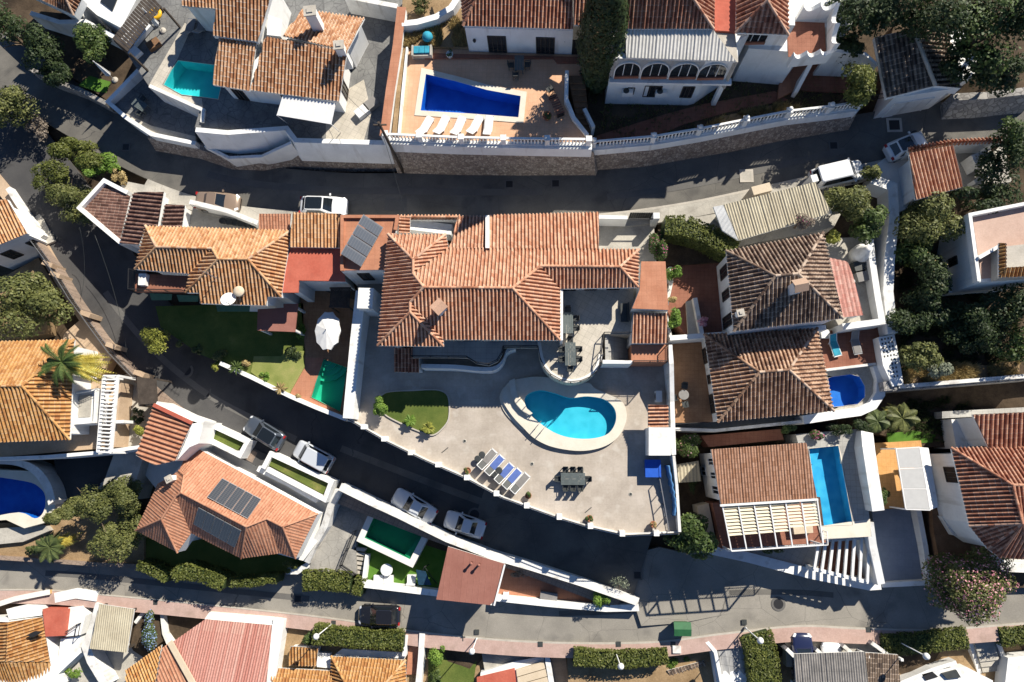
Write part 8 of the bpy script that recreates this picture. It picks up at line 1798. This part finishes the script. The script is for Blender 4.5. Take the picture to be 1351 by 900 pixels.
m = MB(); m.loft([[(c.x-.55, c.y-.4, -.5), (c.x+.55, c.y-.4, -.5), (c.x+.55, c.y+.4, -.5), (c.x-.55, c.y+.4, -.5)], [(c.x-.7, c.y-.55, .45), (c.x+.7, c.y-.55, .45), (c.x+.7, c.y+.5, .45), (c.x-.7, c.y+.5, .45)]], True); m.build('bin_body', M['bingreen'], t)
m = MB(); m.loft([[(c.x-.72, c.y-.58, .45), (c.x+.72, c.y-.58, .45), (c.x+.72, c.y-.58, .5), (c.x-.72, c.y-.58, .5)], [(c.x-.72, c.y, .58), (c.x+.72, c.y, .58), (c.x+.72, c.y, .66), (c.x-.72, c.y, .66)], [(c.x-.72, c.y+.54, .45), (c.x+.72, c.y+.54, .45), (c.x+.72, c.y+.54, .5), (c.x-.72, c.y+.54, .5)]], True); m.build('lid', M['bingreen'], t)
for i in (-.45, .45):
    for j in (-.3, .3): m = MB(); m.box((c.x+i, c.y+j, -.6), (.16, .08, .18)); m.build('wheel', M['rubber'], t)
c = W(893, 857, -.6); tag(MB().box((c.x, c.y, -1.0), (.7, .6, .9)).build('meter_box', M['whitedirty']), 'small white meter box in the hedge below the green bin', 'box')
t = thing('utility_pole', 'dark wooden utility pole at the junction of the two stone walls', 'pole', tuple(W(532, 227, 6.4))); c = W(532, 227, 6.4); m = MB(); m.tube([c, c+Vector((0, 0, 9))], [.14, .1], 8); m.build('pole', M['darkwood'], t); m = MB(); m.bar(c+Vector((-.5, 0, 8.6)), c+Vector((.5, 0, 8.6)), .1); m.build('crossarm', M['darkwood'], t)
def wire(label, a, b, sag=.6):
    P = [a+(b-a)*(k/12)-Vector((0, 0, sag*4*(k/12)*(1-k/12))) for k in range(13)]; tag(MB().tube(P, .016, 5).build('overhead_wire', M['plasticdark']), label, 'cable', 'overhead cables')
top = W(532, 227, 6.4)+Vector((0, 0, 8.6))
wire('overhead cable from the utility pole across the upper road to the flat terracotta roof', top, W(536, 288, 9.2)); wire('overhead cable from the utility pole to the speckled clay house', top, W(452, 120, 11.8))
wire('pale cable hanging over the bend of the middle road from the outhouse', W(105, 300, 6.4), W(106, 395, 3.6)); wire('long cable sagging over the middle road below the outhouse', W(125, 310, 6.6), W(168, 470, 3.4))
GM = 'manhole covers in the road surface'
for i, (x, y, cl, rnd, r, lab) in enumerate([(672, 243, ROAD_A, 0, .4, 'square manhole below the stone wall, the left one of two'), (733, 242, ROAD_A, 0, .4, 'square manhole below the stone wall, the right one of two'), (985, 232, ROAD_A, 0, .55, 'pale square cover in the sunny part of the upper road'), (1100, 192, ROAD_A, 0, .4, 'square drain cover in the shade on the upper road'), (1180, 165, ROAD_A, 0, .6, 'large square cover in front of the white garage'), (1208, 178, ROAD_A, 1, .4, 'round manhole in front of the bent tile capped wall'), (166, 194, ROAD_A, 0, .4, 'square cover in the dark upper road at the left'), (272, 519, ROAD_B, 0, .42, 'square drain cover at the bend of the middle road'), (246, 489, ROAD_B, 1, .45, 'round manhole at the bend of the middle road'), (626, 679, ROAD_B, 1, .42, 'round manhole beside the silver saloon near the pavilion'), (841, 759, ROAD_B, 0, .4, 'square cover near the tip of the white wall'), (1027, 797, ROAD_C, 1, .42, 'round manhole in the sunny lower road'), (393, 790, ROAD_C, 0, .4, 'square cover in the shaded lower road')]):
    w0 = W(x, y, rz_(cl, x, y)); z = zr(cl, w0.x, w0.y)+.03; c = W(x, y, z); t = thing('manhole_cover', lab, 'manhole cover', (c.x, c.y, z-.02), GM); m = MB()
    n = 20 if rnd else 4; o = 0 if rnd else math.pi/4; ring = lambda k, zz: [(c.x+math.cos(6.283*j/n+o)*r*k, c.y+math.sin(6.283*j/n+o)*r*k, zz) for j in range(n)]
    m.loft([ring(1.45, z-.03), ring(1.45, z+.004), ring(1.0, z+.006), ring(1.0, z)], False); m.build('frame', M['kerb' if i in (2, 4) else 'patch'], t); m = MB(); m.poly(ring(1.0, z+.002)); m.build('cover', M['blackmetal' if i != 2 else 'concrete'], t)
for x, y, z, r in ((508, 267, ROAD_A, 0), (842, 735, ROAD_B, 0)): pass
slab('road_patch', [(508, 262), (537, 262), (536, 279), (507, 279)], 6.42, .05, 'patch')
for i, (x, y) in enumerate(((440, 822), (454, 834), (629, 834), (613, 843), (713, 850), (816, 850), (888, 850), (982, 821), (1146, 831), (205, 795))):
    w0 = W(x, y, -1.5); z = zr(ROAD_C, w0.x, w0.y)+.118; c = W(x, y, z); tag(MB().box((c.x, c.y, z-.02), (.42, .42, .05)).build('service_cover', M['plasticdark']), 'small dark square service cover set in the pink pavement', 'cover', 'service covers in the pink pavement')
for x, y, lab in ((613, 582, 'small round floor drain on the terrace above the row of loungers'), (702, 612, 'small round floor drain on the terrace between pool and loungers'), (832, 652, 'small round floor drain on the terrace right of the dining set')):
    c = W(x, y, 5.0); t = thing('floor_drain', lab, 'drain', (c.x, c.y, 5.0), 'floor drains in the terrace'); MB().lathe((c.x, c.y, 5), [(.17, 0), (.17, .012), (.12, .014)], 12).build('rim', M['concrete'], t); MB().lathe((c.x, c.y, 5), [(.11, .0), (.11, .016)], 12).build('grate', M['plasticdark'], t)
for x, y, lab in ((587, 594, 'short dark line on the terrace paving below the oval lawn'), (776, 673, 'short dark line on the terrace paving below the dining table')):
    c = W(x, y, 5.0); tag(MB().box((c.x, c.y, 5.0), (.7, .07, .03), .68).build('dark_line', M['plasticdark']), lab, 'drain', 'floor drains in the terrace')  # thin dark bar laid flat on the terrace paving
for i in range(6): pot('dark flower pot in the row inside the whitewashed roadside wall', 293+i*8, 291+i*1.2, 5.75, .28, None, 0, .45, 0, 'plasticdark', group='pots inside the roadside wall')
